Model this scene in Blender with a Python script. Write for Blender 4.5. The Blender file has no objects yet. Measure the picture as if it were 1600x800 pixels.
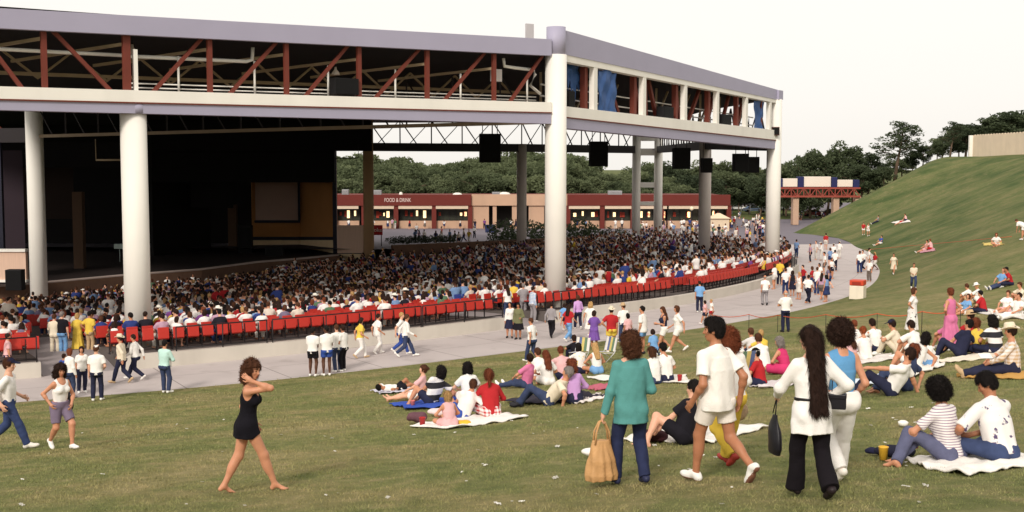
import bpy, bmesh, math, random
import numpy as np
from mathutils import Vector, Matrix
random.seed(7); RNG = np.random.default_rng(7)
SC = bpy.context.scene
COL = SC.collection
PI = math.pi
# ------------------------------------------------------------------ camera model and ground
F = 1850.0; TH = math.atan(142/F); ZC = 7.8
CX, CY = -58.2, 121.0                                # centre of the seating arcs
PHO = [-180,-70,-63,-58,-51,-41,-34.6,-29.7,-20.5,-9.4,8.7,26,60,180]
RO_ = [92.2,92.2,92.2,92.9,92.2,93.6,92.8,92.4,91.4,91.6,98,114,118,118]
PHI_ = [-180,-61,-52,-48,-40,-32,-20,0,180]
RI_ = [88,88,87.4,86.9,87,86.2,85.4,85,85]
_pt = np.arange(-200, 200.1, .5); _kw = np.exp(-(np.arange(-24, 25)/9.)**2); _kw /= _kw.sum()
def _smooth(P, R): v = np.interp(_pt, P, R); return np.convolve(np.pad(v, 24, mode='edge'), _kw, 'valid')
RO_T, RI_T = _smooth(PHO, RO_), _smooth(PHI_, RI_)
def rout(ph): return np.interp(ph, _pt, RO_T)
def rin(ph): return np.interp(ph, _pt, RI_T)
def sstep(a, b, x):
    t = np.clip((x-a)/(b-a), 0, 1); return t*t*(3-2*t)
def smin(a, b, k):
    h = np.clip(.5+.5*(b-a)/k, 0, 1); return b*(1-h)+a*h-k*h*(1-h)
def zb(Y): return -.02*np.clip(np.asarray(Y, float)-60, 0, 130)
def polar(X, Y): return np.hypot(X-CX, Y-CY), np.degrees(np.arctan2(Y-CY, X-CX))
def lawn_z(X, Y):
    X = np.asarray(X, float); Y = np.asarray(Y, float)
    r, ph = polar(X, Y)
    e = np.maximum(r-rout(ph), 0)
    s = .145+.27*sstep(-44, -20, ph)
    rise = smin(s*e*e/(e+1.5), 11.8, 3.)
    de = np.maximum((X-43)*.946-(Y-180)*.324, (105-Y)*.6)
    cap = np.maximum(.56*de, 0)
    bump = .05*np.sin(X*.31+1)*np.sin(Y*.27)+.03*np.sin(X*.9+Y*.5)
    return zb(Y)+np.maximum(smin(rise, cap, 1.), 0)*(1+0*bump)+bump*np.clip(e/6, 0, 1)*np.clip(cap, 0, 1)*.6
def bowl_z(X, Y):
    r, ph = polar(X, Y); t = np.clip((r-35)/51.5, 0, 1)
    return -3.5+4.05*t+zb(Y)*t
def ray(u, v):
    xc = (u-800)/F; yc = -(v-400)/F
    return np.array([xc, math.cos(TH)+yc*math.sin(TH), -math.sin(TH)+yc*math.cos(TH)])
def hit(u, v, fn=lawn_z):
    d = ray(u, v); t = 4.
    while t < 420:
        p = d*t
        if ZC+p[2] < fn(p[0], p[1]):
            lo, hi = t-.5, t
            for _ in range(16):
                m = (lo+hi)/2; p = d*m
                if ZC+p[2] < fn(p[0], p[1]): hi = m
                else: lo = m
            return Vector((p[0], p[1], float(fn(p[0], p[1]))))
        t += .5
    return None
def at_depth(u, v, Y):
    d = ray(u, v); t = Y/d[1]
    return Vector((d[0]*t, Y, ZC+d[2]*t))
def S2L(c): return c/12.92 if c <= .04045 else ((c+.055)/1.055)**2.4
def rgb(r, g, b): return (S2L(r/255), S2L(g/255), S2L(b/255), 1)
# ------------------------------------------------------------------ materials
MATS = {}
def new_mat(name):
    m = bpy.data.materials.new(name); m.use_nodes = True
    nt = m.node_tree; b = nt.nodes['Principled BSDF']
    return m, nt, b
def node(nt, t, **kw):
    n = nt.nodes.new(t)
    for k, v in kw.items(): setattr(n, k, v)
    return n
def mat(name, col, rough=.7, var=.12, scale=3., bump=.0, bscale=40., metal=0., spec=.3, stretch=None, grime=0., coord='Object'):
    """noise-varied surface"""
    if name in MATS: return MATS[name]
    m, nt, b = new_mat(name); L = nt.links
    tc = node(nt, 'ShaderNodeTexCoord')
    mp = node(nt, 'ShaderNodeMapping'); L.new(tc.outputs[coord], mp.inputs[0])
    if stretch: mp.inputs['Scale'].default_value = stretch
    nz = node(nt, 'ShaderNodeTexNoise'); nz.inputs['Scale'].default_value = scale; nz.inputs['Detail'].default_value = 6
    L.new(mp.outputs[0], nz.inputs['Vector'])
    mx = node(nt, 'ShaderNodeMix', data_type='RGBA')
    c = Vector(col[:3])
    mx.inputs[6].default_value = (*(c*(1-var*1.6)), 1); mx.inputs[7].default_value = (*[min(1, x*(1+var)) for x in c], 1)
    L.new(nz.outputs[0], mx.inputs[0])
    out = mx.outputs[2]
    if grime:
        n2 = node(nt, 'ShaderNodeTexNoise'); n2.inputs['Scale'].default_value = scale*.35; n2.inputs['Detail'].default_value = 8
        mp2 = node(nt, 'ShaderNodeMapping'); mp2.inputs['Scale'].default_value = (3, 3, .35); L.new(tc.outputs[coord], mp2.inputs[0]); L.new(mp2.outputs[0], n2.inputs['Vector'])
        rp = node(nt, 'ShaderNodeMapRange'); rp.inputs[1].default_value = .48; rp.inputs[2].default_value = .75; rp.inputs[4].default_value = grime
        L.new(n2.outputs[0], rp.inputs[0])
        m2 = node(nt, 'ShaderNodeMix', data_type='RGBA'); m2.inputs[7].default_value = (.12, .10, .08, 1)
        L.new(rp.outputs[0], m2.inputs[0]); L.new(out, m2.inputs[6]); out = m2.outputs[2]
    L.new(out, b.inputs['Base Color'])
    b.inputs['Roughness'].default_value = rough; b.inputs['Metallic'].default_value = metal
    b.inputs['Specular IOR Level'].default_value = spec
    if bump:
        n3 = node(nt, 'ShaderNodeTexNoise'); n3.inputs['Scale'].default_value = bscale; n3.inputs['Detail'].default_value = 4
        L.new(mp.outputs[0], n3.inputs['Vector'])
        bp = node(nt, 'ShaderNodeBump'); bp.inputs['Strength'].default_value = bump; bp.inputs['Distance'].default_value = .02
        L.new(n3.outputs[0], bp.inputs['Height']); L.new(bp.outputs[0], b.inputs['Normal'])
    MATS[name] = m
    return m
def cloth(col, kind='cotton'):
    key = 'fabric_%s_%d_%d_%d' % ((kind,)+tuple(int(x) for x in col))
    if key in MATS: return MATS[key]
    c = rgb(*col)
    if kind == 'denim': return mat(key, c, .85, .28, 9, .25, 160, spec=.15)
    if kind in ('stripe', 'plaid', 'floral', 'band'):
        m, nt, b = new_mat(key); L = nt.links
        tc = node(nt, 'ShaderNodeTexCoord')
        sep = node(nt, 'ShaderNodeSeparateXYZ'); L.new(tc.outputs['Object'], sep.inputs[0])
        def band(sock, freq, lo, hi):
            a = node(nt, 'ShaderNodeMath', operation='MULTIPLY'); a.inputs[1].default_value = freq; L.new(sock, a.inputs[0])
            f = node(nt, 'ShaderNodeMath', operation='FRACT'); L.new(a.outputs[0], f.inputs[0])
            g = node(nt, 'ShaderNodeMath', operation='GREATER_THAN'); g.inputs[1].default_value = lo; L.new(f.outputs[0], g.inputs[0])
            return g.outputs[0]
        mx = node(nt, 'ShaderNodeMix', data_type='RGBA'); mx.inputs[6].default_value = rgb(228, 222, 218)
        mx.inputs[7].default_value = c
        if kind == 'stripe':
            L.new(band(sep.outputs[2], 34, .68, 1), mx.inputs[0])
        elif kind == 'band': L.new(band(sep.outputs[2], 3.6, .5, 1), mx.inputs[0])
        elif kind == 'plaid':
            a = band(sep.outputs[2], 14, .55, 1); d = band(sep.outputs[0], 14, .55, 1)
            ad = node(nt, 'ShaderNodeMath', operation='ADD'); L.new(a, ad.inputs[0]); L.new(d, ad.inputs[1])
            ml = node(nt, 'ShaderNodeMath', operation='MULTIPLY'); ml.inputs[1].default_value = .5; L.new(ad.outputs[0], ml.inputs[0])
            L.new(ml.outputs[0], mx.inputs[0])
        else:
            vo = node(nt, 'ShaderNodeTexNoise'); vo.inputs['Scale'].default_value = 11; vo.inputs['Detail'].default_value = 3; L.new(tc.outputs['Object'], vo.inputs['Vector'])
            g = node(nt, 'ShaderNodeMapRange'); g.inputs[1].default_value = .62; g.inputs[2].default_value = .66; L.new(vo.outputs[0], g.inputs[0])
            L.new(g.outputs[0], mx.inputs[0])
        L.new(mx.outputs[2], b.inputs['Base Color']); b.inputs['Roughness'].default_value = .85
        MATS[key] = m; return m
    return mat(key, c, .88, .10, 6, .35, 90, spec=.12)
SKIN = {'l': (222, 168, 140), 'm': (200, 140, 108), 't': (176, 118, 86), 'd': (92, 58, 42)}
def skin(t):
    key = 'skin_'+t
    if key in MATS: return MATS[key]
    m = mat(key, rgb(*SKIN[t]), .5, .10, 12, .08, 90, spec=.35)
    b = m.node_tree.nodes['Principled BSDF']; b.inputs['Subsurface Weight'].default_value = .08; b.inputs['Subsurface Radius'].default_value = (.02, .008, .004)
    return m
HAIRC = {'black': (24, 18, 16), 'dark': (46, 28, 20), 'brown': (86, 52, 34), 'auburn': (120, 62, 38), 'blonde': (190, 150, 98), 'grey': (140, 130, 124), 'red': (150, 74, 40), 'white': (205, 198, 190)}
def hairmat(c):
    key = 'hair_'+c
    if key in MATS: return MATS[key]
    return mat(key, rgb(*HAIRC[c]), .75, .45, 38, .8, 70, spec=.18, stretch=(1, 1, .22))
# ------------------------------------------------------------------ objects
def tag(o, label=None, cat=None, group=None, kind=None):
    if label: o['label'] = label
    if cat: o['category'] = cat
    if group: o['group'] = group
    if kind: o['kind'] = kind
    return o
def empty(name, loc=(0, 0, 0), rz=0.):
    o = bpy.data.objects.new(name, None); COL.objects.link(o); o.location = loc; o.rotation_euler = (0, 0, rz); o.empty_display_size = .2
    return o
def link(name, me, mats, parent=None, loc=None, rz=None):
    if not isinstance(mats, (list, tuple)): mats = [mats]
    for m in mats: me.materials.append(m)
    o = bpy.data.objects.new(name, me); COL.objects.link(o)
    if parent is not None: o.parent = parent
    if loc is not None: o.location = loc
    if rz is not None: o.rotation_euler = (0, 0, rz)
    return o
def mesh_np(name, V, Q, n=4, smooth=True, mi=None):
    """mesh from numpy arrays of equal-size faces"""
    me = bpy.data.meshes.new(name)
    V = np.ascontiguousarray(V, dtype=np.float32); Q = np.ascontiguousarray(Q, dtype=np.int32)
    me.vertices.add(len(V)); me.vertices.foreach_set('co', V.ravel())
    nf = len(Q); me.loops.add(nf*n); me.loops.foreach_set('vertex_index', Q.ravel())
    me.polygons.add(nf); me.polygons.foreach_set('loop_start', np.arange(0, nf*n, n, dtype=np.int32))
    me.polygons.foreach_set('loop_total', np.full(nf, n, dtype=np.int32))
    if smooth: me.polygons.foreach_set('use_smooth', np.ones(nf, dtype=bool))
    if mi is not None: me.polygons.foreach_set('material_index', np.ascontiguousarray(mi, dtype=np.int32))
    me.update(calc_edges=True)
    return me
class MB:
    """collects shapes in one bmesh"""
    def __init__(s): s.bm = bmesh.new()
    def box(s, c, size, rz=0., rot=None, bevel=0.):
        M = Matrix.Translation(c) @ (rot.to_4x4() if rot is not None else Matrix.Rotation(rz, 4, 'Z')) @ Matrix.Diagonal((*size, 1))
        r = bmesh.ops.create_cube(s.bm, size=1, matrix=M)
        if bevel:
            es = list({e for v in r['verts'] for e in v.link_edges})
            bmesh.ops.bevel(s.bm, geom=es, offset=bevel, segments=2, affect='EDGES', profile=.5)
        return s
    def bar(s, p, q, w, h=None, up=Vector((0, 0, 1))):
        p = Vector(p); q = Vector(q); h = h or w
        d = q-p; L = d.length
        if L < 1e-5: return s
        y = d.normalized(); x = y.cross(up)
        if x.length < 1e-4: x = Vector((1, 0, 0))
        x.normalize(); z = x.cross(y)
        R = Matrix((x, y, z)).transposed()
        return s.box((p+q)/2, (w, L, h), rot=R)
    def tube(s, pts, r, n=8, cap=True):
        pts = [Vector(p) for p in pts]; rings = []
        rr = r if isinstance(r, (list, tuple)) else [r]*len(pts)
        for i, p in enumerate(pts):
            d = (pts[min(i+1, len(pts)-1)]-pts[max(i-1, 0)]).normalized()
            x = d.cross(Vector((0, 0, 1)))
            if x.length < 1e-3: x = Vector((1, 0, 0))
            x.normalize(); y = x.cross(d)
            rings.append([s.bm.verts.new(p+(x*math.cos(a)+y*math.sin(a))*rr[i]) for a in [2*PI*k/n for k in range(n)]])
        for a, b in zip(rings, rings[1:]):
            for k in range(n):
                f = s.bm.faces.new((a[k], a[(k+1) % n], b[(k+1) % n], b[k])); f.smooth = True
        if cap:
            try: s.bm.faces.new(rings[0]); s.bm.faces.new(rings[-1][::-1])
            except ValueError: pass
        return s
    def lathe(s, prof, c=(0, 0, 0), n=24, cap=True):
        c = Vector(c); rings = []
        for r, z in prof: rings.append([s.bm.verts.new(c+Vector((r*math.cos(2*PI*k/n), r*math.sin(2*PI*k/n), z))) for k in range(n)])
        for a, b in zip(rings, rings[1:]):
            for k in range(n):
                f = s.bm.faces.new((a[k], a[(k+1) % n], b[(k+1) % n], b[k])); f.smooth = True
        if cap: s.bm.faces.new(rings[0][::-1]); s.bm.faces.new(rings[-1])
        return s
    def hexa(s, P):
        """8 points: bottom loop 0-3, top loop 4-7"""
        v = [s.bm.verts.new(p) for p in P]
        for f in ((0, 3, 2, 1), (4, 5, 6, 7), (0, 1, 5, 4), (1, 2, 6, 5), (2, 3, 7, 6), (3, 0, 4, 7)): s.bm.faces.new([v[i] for i in f])
        return s
    def wallbeam(s, p, q, z0, z1, zz0, zz1, depth, off=0.):
        """beam in plan from p to q with heights z0..z1 at p and zz0..zz1 at q; depth inward (to the left-hand normal)"""
        p = Vector((p[0], p[1])); q = Vector((q[0], q[1])); d = (q-p).normalized(); n = Vector((-d.y, d.x))
        a, b, c, e = p+n*off, q+n*off, q+n*(off+depth), p+n*(off+depth)
        return s.hexa([(a.x, a.y, z0), (b.x, b.y, zz0), (c.x, c.y, zz0), (e.x, e.y, z0), (a.x, a.y, z1), (b.x, b.y, zz1), (c.x, c.y, zz1), (e.x, e.y, z1)])
    def mesh(s, name):
        bmesh.ops.recalc_face_normals(s.bm, faces=s.bm.faces[:])
        me = bpy.data.meshes.new(name); s.bm.to_mesh(me); s.bm.free(); return me
    def build(s, name, m, parent=None, loc=None, rz=None): return link(name, s.mesh(name), m, parent, loc, rz)
def copy_tree(o, parent=None):
    c = o.copy(); COL.objects.link(c)
    if parent is not None: c.parent = parent
    for ch in list(o.children): copy_tree(ch, c)
    return c
# ------------------------------------------------------------------ implicit surfaces
class Fld:
    def __init__(s, lo, hi, h):
        s.h = h; s.lo = np.array(lo, float)-3*h
        s.n = np.ceil((np.array(hi, float)+3*h-s.lo)/h).astype(int)+1
        s.ax = [s.lo[i]+h*np.arange(s.n[i]) for i in range(3)]
        s.a = np.full(s.n, .6, dtype=np.float32)
    def sub(s, lo, hi):
        i0 = np.clip(np.floor((np.array(lo)-s.lo)/s.h).astype(int), 0, s.n); i1 = np.clip(np.ceil((np.array(hi)-s.lo)/s.h).astype(int)+1, 0, s.n)
        if (i1 <= i0).any(): return None
        sl = tuple(slice(a, b) for a, b in zip(i0, i1))
        return sl, s.ax[0][sl[0]][:, None, None], s.ax[1][sl[1]][None, :, None], s.ax[2][sl[2]][None, None, :]
    def mix(s, sl, d, k, sub=False):
        A = s.a[sl]
        if sub: s.a[sl] = np.maximum(A, -d); return
        if k <= 1e-6: s.a[sl] = np.minimum(A, d); return
        hh = np.maximum(k-np.abs(A-d), 0)/k
        s.a[sl] = np.minimum(A, d)-hh*hh*k*.25
    def cone(s, a, b, ra, rb, k=.03, flat=False, sub=False, flata=False):
        a = np.array(a, float); b = np.array(b, float)
        mr = .7*s.h
        ra = max(ra, mr); rb = max(rb, mr); m = max(ra, rb)+k+2*s.h
        g = s.sub(np.minimum(a, b)-m, np.maximum(a, b)+m)
        if g is None: return
        sl, x, y, z = g; d = b-a; L2 = max(d@d, 1e-9); L = math.sqrt(L2)
        t0 = ((x-a[0])*d[0]+(y-a[1])*d[1]+(z-a[2])*d[2])/L2; t = np.clip(t0, 0, 1)
        q = np.sqrt((x-a[0]-t*d[0])**2+(y-a[1]-t*d[1])**2+(z-a[2]-t*d[2])**2)-(ra+t*(rb-ra))
        if flat: q = np.maximum(q, (t0-1)*L)
        if flata: q = np.maximum(q, -t0*L)
        s.mix(sl, q, k, sub)
    def ell(s, c, R, rad, k=.03, sub=False):
        c = np.array(c, float); R = np.array(R, float); rad = np.maximum(np.array(rad, float), .7*s.h); m = max(rad)+k+2*s.h
        g = s.sub(c-m, c+m)
        if g is None: return
        sl, x, y, z = g; x = x-c[0]; y = y-c[1]; z = z-c[2]
        k0 = 0; k1 = 0
        for i in range(3):
            q = x*R[i][0]+y*R[i][1]+z*R[i][2]; k0 = k0+(q/rad[i])**2; k1 = k1+(q/rad[i]**2)**2
        k0 = np.sqrt(k0); k1 = np.sqrt(k1)+1e-9
        s.mix(sl, k0*(k0-1)/k1, k, sub)
    def loft(s, o, R, prof, k=.03, fold=0., nf=7, ph=0.):
        """elliptical tube along R[2] from origin o; prof rows (t, rx, ry, yoff)"""
        o = np.array(o, float); R = np.array(R, float); pr = np.array(sorted(prof), float)
        t0, t1 = pr[0, 0], pr[-1, 0]; m = max(pr[:, 1].max(), pr[:, 2].max())*1.2+abs(pr[:, 3]).max()+k+2*s.h
        e = np.array([o+R[2]*t0, o+R[2]*t1])
        g = s.sub(e.min(0)-m, e.max(0)+m)
        if g is None: return
        sl, x, y, z = g; x = x-o[0]; y = y-o[1]; z = z-o[2]
        t = x*R[2][0]+y*R[2][1]+z*R[2][2]; X = x*R[0][0]+y*R[0][1]+z*R[0][2]; Y = x*R[1][0]+y*R[1][1]+z*R[1][2]
        tc = np.clip(t, t0, t1)
        rx = np.interp(tc, pr[:, 0], pr[:, 1]); ry = np.interp(tc, pr[:, 0], pr[:, 2]); Y = Y-np.interp(tc, pr[:, 0], pr[:, 3])
        q = np.sqrt((X/rx)**2+(Y/ry)**2)
        d = (q-1)*np.minimum(rx, ry)
        if fold:
            w = np.clip((t1-t)/(t1-t0), 0, 1)
            d = d+fold*w*np.sin(np.arctan2(Y, X)*nf+ph+t*3)
        d = np.maximum(d, np.maximum(t0-t, t-t1))
        s.mix(sl, d, k)
    def plane(s, p, n, k=0):
        """keep the side where n.(x-p) < 0"""
        p = np.array(p, float); n = np.array(n, float)
        d = (s.ax[0][:, None, None]-p[0])*n[0]+(s.ax[1][None, :, None]-p[1])*n[1]+(s.ax[2][None, None, :]-p[2])*n[2]
        s.a = np.maximum(s.a, d.astype(np.float32))
    def cutfn(s, fn):
        """subtract a region given as fn(x,y,z) (negative inside)"""
        s.a = np.maximum(s.a, -fn(s.ax[0][:, None, None], s.ax[1][None, :, None], s.ax[2][None, None, :]).astype(np.float32))
    def wrinkle(s, amp, f=22., seed=0, zs=.5):
        r = np.random.default_rng(seed); x = s.ax[0][:, None, None]; y = s.ax[1][None, :, None]; z = s.ax[2][None, None, :]
        w = 0
        for i in range(4):
            v = r.normal(size=3); v[2] *= zs; v *= f*(.6+.4*i)/np.linalg.norm(v)
            v2 = r.normal(size=3)*f*.35
            w = w+np.sin(x*v[0]+y*v[1]+z*v[2]+1.3*np.sin(x*v2[0]+y*v2[1]+z*v2[2]+i)+r.uniform(0, 6))/(1+.5*i)
        s.a = s.a+(amp*.45*w).astype(np.float32)
    def nets(s):
        a = s.a; S = a < 0
        n = [d-1 for d in a.shape]
        def cor(arr, o): return arr[o[0]:o[0]+n[0], o[1]:o[1]+n[1], o[2]:o[2]+n[2]]
        cs = [(i, j, k) for i in (0, 1) for j in (0, 1) for k in (0, 1)]
        cnt = np.zeros(n, np.int8)
        for o in cs: cnt += cor(S, o)
        msk = (cnt > 0) & (cnt < 8)
        ii = np.argwhere(msk)
        if len(ii) == 0: return np.zeros((0, 3)), np.zeros((0, 4), int)
        idx = np.full(n, -1, np.int64); idx[msk] = np.arange(len(ii))
        val = {o: a[ii[:, 0]+o[0], ii[:, 1]+o[1], ii[:, 2]+o[2]] for o in cs}
        acc = np.zeros((len(ii), 3)); c = np.zeros(len(ii))
        for o in cs:
            for ax in range(3):
                if o[ax] == 0:
                    p = list(o); p[ax] = 1; p = tuple(p)
                    va, vb = val[o], val[p]; x = (va < 0) != (vb < 0)
                    t = np.where(x, va/np.where(x, va-vb, 1), 0)
                    for q in range(3): acc[:, q] += np.where(x, o[q]+(t if q == ax else 0), 0)
                    c += x
        V = s.lo+s.h*(ii+acc/c[:, None])
        Q = []
        for ax in range(3):
            b, d = [q for q in range(3) if q != ax]
            sl0 = [slice(1, None)]*3; sl0[ax] = slice(0, a.shape[ax]-1); sl1 = [slice(1, None)]*3; sl1[ax] = slice(1, a.shape[ax])
            for q in (b, d): sl0[q] = slice(1, a.shape[q]-1); sl1[q] = slice(1, a.shape[q]-1)
            A = S[tuple(sl0)]; B = S[tuple(sl1)]
            e = np.argwhere(A != B)
            if len(e) == 0: continue
            inn = A[tuple(e.T)]
            base = e.copy(); base[:, b] += 1; base[:, d] += 1
            def cell(db, dd):
                w = base.copy(); w[:, b] -= db; w[:, d] -= dd; return idx[tuple(w.T)]
            q = np.stack([cell(1, 1), cell(0, 1), cell(0, 0), cell(1, 0)], 1)
            flip = inn if ax != 1 else ~inn
            q = np.where(flip[:, None], q, q[:, ::-1]); Q.append(q)
        return V, np.concatenate(Q)
# ------------------------------------------------------------------ camera, light
def setup():
    cd = bpy.data.cameras.new('Camera'); cam = bpy.data.objects.new('Camera', cd); COL.objects.link(cam)
    cd.sensor_width = 36; cd.lens = F/1600*36; cd.clip_end = 6000; cam.location = (0, 0, ZC); cam.rotation_euler = (PI/2-TH, 0, 0); SC.camera = cam
    w = bpy.data.worlds.new('World'); SC.world = w; w.use_nodes = True; nt = w.node_tree; L = nt.links
    bg = nt.nodes['Background']; sky = nt.nodes.new('ShaderNodeTexSky'); sky.sky_type = 'NISHITA'; sky.sun_disc = False
    el, az = math.radians(33), math.radians(198)
    sky.sun_elevation = el; sky.sun_rotation = az; sky.air_density = 1.; sky.dust_density = 3.
    hs = nt.nodes.new('ShaderNodeHueSaturation'); hs.inputs['Saturation'].default_value = .12; L.new(sky.outputs[0], hs.inputs['Color'])
    # thin overcast: the cloud layer evens out the clear sky
    mx = nt.nodes.new('ShaderNodeMix'); mx.data_type = 'RGBA'; mx.inputs[0].default_value = .8
    mx.inputs[7].default_value = (10.4, 9.95, 9.3, 1); L.new(hs.outputs[0], mx.inputs[6]); L.new(mx.outputs[2], bg.inputs['Color'])
    bg.inputs['Strength'].default_value = .068
    sl = bpy.data.lights.new('Sun', 'SUN'); so = bpy.data.objects.new('Sun', sl); COL.objects.link(so); sl.energy = 1.5; sl.angle = math.radians(12); sl.color = (1, .93, .84)
    d = Vector((math.sin(az)*math.cos(el), math.cos(az)*math.cos(el), math.sin(el)))
    so.rotation_euler = d.to_track_quat('Z', 'Y').to_euler()
    v = SC.view_settings; SC.display_settings.display_device = 'sRGB'; v.view_transform = 'Standard'; v.look = 'None'; v.gamma = 1; v.use_curve_mapping = False; v.exposure = .72
    SC.cycles.max_bounces = 5; SC.cycles.diffuse_bounces = 3; SC.cycles.glossy_bounces = 2; SC.cycles.use_denoising = True
setup()
# ------------------------------------------------------------------ people
def nrm(v): v = np.array(v, float); return v/max(np.linalg.norm(v), 1e-9)
def rotz(a): c, s = math.cos(a), math.sin(a); return np.array([[c, -s, 0], [s, c, 0], [0, 0, 1.]])
def ik(a, t, l1, l2, hint):
    a = np.array(a, float); t = np.array(t, float); d = t-a; L = np.linalg.norm(d); mx = (l1+l2)*.9985
    if L > mx: t = a+d*mx/L; d = t-a; L = mx
    L = max(L, abs(l1-l2)+.01); u = d/np.linalg.norm(d)
    x = (l1*l1-l2*l2+L*L)/(2*L); hh = math.sqrt(max(l1*l1-x*x, 0))
    w = np.array(hint, float); w = w-u*(w@u)
    return a+u*x+nrm(w)*hh, t
def base_pose(kind, rg, stride=.3, lead=0):
    """lengths for a 1.75 m adult; x to the person's right, y ahead, z up"""
    u = lambda a, b: rg.uniform(a, b)
    P = dict(hz=.935, lean=2, side=0, twist=0, yaw=u(-25, 25), pitch=u(-5, 12), fyaw=[10, -10], fpitch=[0, 0],
             feet=[(-.10, 0, .08), (.10, 0, .08)], khint=[(-.15, 1, 0), (.15, 1, 0)],
             hands=[(-.24, .06, .84), (.24, .06, .84)], ehint=[(-.4, -1, 0), (.4, -1, 0)])
    if kind == 'stand':
        P['feet'] = [(-u(.08, .14), u(-.06, .06), .08), (u(.08, .14), u(-.06, .06), .08)]
        c = rg.integers(0, 5)
        if c == 0: P['hands'] = [(-.24, .05, .83), (.2, .2, 1.0)]
        if c == 1: P['hands'] = [(-.06, .27, 1.12), (.08, .25, 1.08)]; P['ehint'] = [(-1, -.3, -.6), (1, -.3, -.6)]      # arms folded
        if c == 2: P['hands'] = [(-.2, .02, 1.0), (.24, .05, .83)]; P['ehint'] = [(-1, -.4, 0), (.4, -1, 0)]                # hand on hip
        if c == 3: P['hands'] = [(-.18, .25, 1.05), (.24, .05, .83)]
    elif kind == 'hips':
        P['hands'] = [(-.17, .03, 1.02), (.17, .03, 1.02)]; P['ehint'] = [(-1, -.5, 0), (1, -.5, 0)]
    elif kind == 'walk':
        s = stride; a, b = lead, 1-lead; sg = (-1, 1); f = [None, None]; fp = [0, 0]
        f[a] = (sg[a]*.08, s, .085); f[b] = (sg[b]*.08, -s*1.05, .085+.11*min(1, s/.3)); fp[a] = -8; fp[b] = 38
        P.update(hz=.925-.09*s, lean=4, feet=f, fpitch=fp, fyaw=[5, -5], yaw=u(-12, 12))
        hnd = [None, None]; hnd[a] = (sg[a]*.25, -.2*s/.3, .87); hnd[b] = (sg[b]*.24, .26*s/.3, .92); P['hands'] = hnd
        P['ehint'] = [(-.25, -1, -.2), (.25, -1, -.2)]; P['twist'] = (7 if lead == 0 else -7)
    elif kind == 'cross':
        P.update(hz=.13, lean=12+u(-4, 8), feet=[(.16, .34, .07), (-.14, .42, .07)], khint=[(-1, .35, .25), (1, .35, .25)],
                 hands=[(-.16, .34, .25), (.14, .32, .24)], fpitch=[20, 20], fyaw=[50, -50], ehint=[(-1, -.4, -.2), (1, -.4, -.2)])
    elif kind == 'knees':
        P.update(hz=.13, lean=14+u(-5, 8), feet=[(-.13, .52, .08), (.13, .55, .08)], khint=[(-.15, .3, 1), (.15, .3, 1)],
                 hands=[(-.06, .44, .42), (.08, .44, .40)], ehint=[(-1, 0, -.4), (1, 0, -.4)])
    elif kind == 'legs':
        P.update(hz=.13, lean=-12, feet=[(-.1, .86, .09), (.12, .84, .09)], khint=[(0, 0, 1), (0, 0, 1)], fpitch=[-55, -55],
                 hands=[(-.18, .30, .26), (.18, .32, .25)], ehint=[(-1, -.5, 0), (1, -.5, 0)])
    elif kind == 'back':
        P.update(hz=.13, lean=-26, feet=[(-.12, .6, .08), (.12, .72, .08)], khint=[(-.1, .2, 1), (.1, .2, 1)],
                 hands=[(-.32, -.38, .06), (.32, -.38, .06)], ehint=[(-.5, -.6, .5), (.5, -.6, .5)], pitch=8)
    elif kind == 'side':
        P.update(hz=.14, lean=-8, side=22, feet=[(-.35, .42, .07), (-.2, .55, .07)], khint=[(-.2, 1, .5), (.3, 1, .5)],
                 hands=[(-.1, .38, .16), (.42, -.12, .06)], ehint=[(-1, 0, 0), (.8, -.4, .3)])
    elif kind == 'kneel':
        P.update(hz=.34, lean=10, feet=[(-.12, -.32, .07), (.12, -.32, .07)], khint=[(-.1, 1, -.2), (.1, 1, -.2)], fpitch=[80, 80],
                 hands=[(-.15, .3, .42), (.15, .3, .45)])
    elif kind == 'lie':
        P.update(hz=.14, lean=-84, feet=[(-.12, .62, .08), (.12, .82, .08)], khint=[(0, .1, 1), (0, .1, 1)], fpitch=[0, -50],
                 hands=[(-.34, -.3, .1), (.3, -.2, .2)], ehint=[(-1, 0, .1), (1, 0, .1)], yaw=10, pitch=10)
    elif kind == 'prone':
        P.update(hz=.13, lean=76, feet=[(-.12, -.84, .09), (.12, -.84, .09)], khint=[(0, 0, -1), (0, 0, -1)], fpitch=[100, 100],
                 hands=[(-.2, .75, .06), (.22, .72, .06)], ehint=[(-1, 0, -.2), (1, 0, -.2)], pitch=-55)
    elif kind == 'chair':
        P.update(hz=.52, lean=-6+u(-3, 14), feet=[(-.13, .42, .08), (.13, .40, .08)], khint=[(-.1, 1, .6), (.1, 1, .6)],
                 hands=[(-.15, .32, .62), (.15, .34, .63)], ehint=[(-1, -.5, -.3), (1, -.5, -.3)], yaw=u(-45, 45))
        if rg.random() < .25: P['lean'] = 24; P['hands'] = [(-.12, .42, .66), (.1, .44, .66)]
    elif kind == 'bend':
        P.update(hz=.9, lean=62, feet=[(-.14, .05, .08), (.14, 0, .08)], hands=[(-.15, .5, .45), (.18, .52, .5)], yaw=0)
    return P
class Skel: pass
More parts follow.
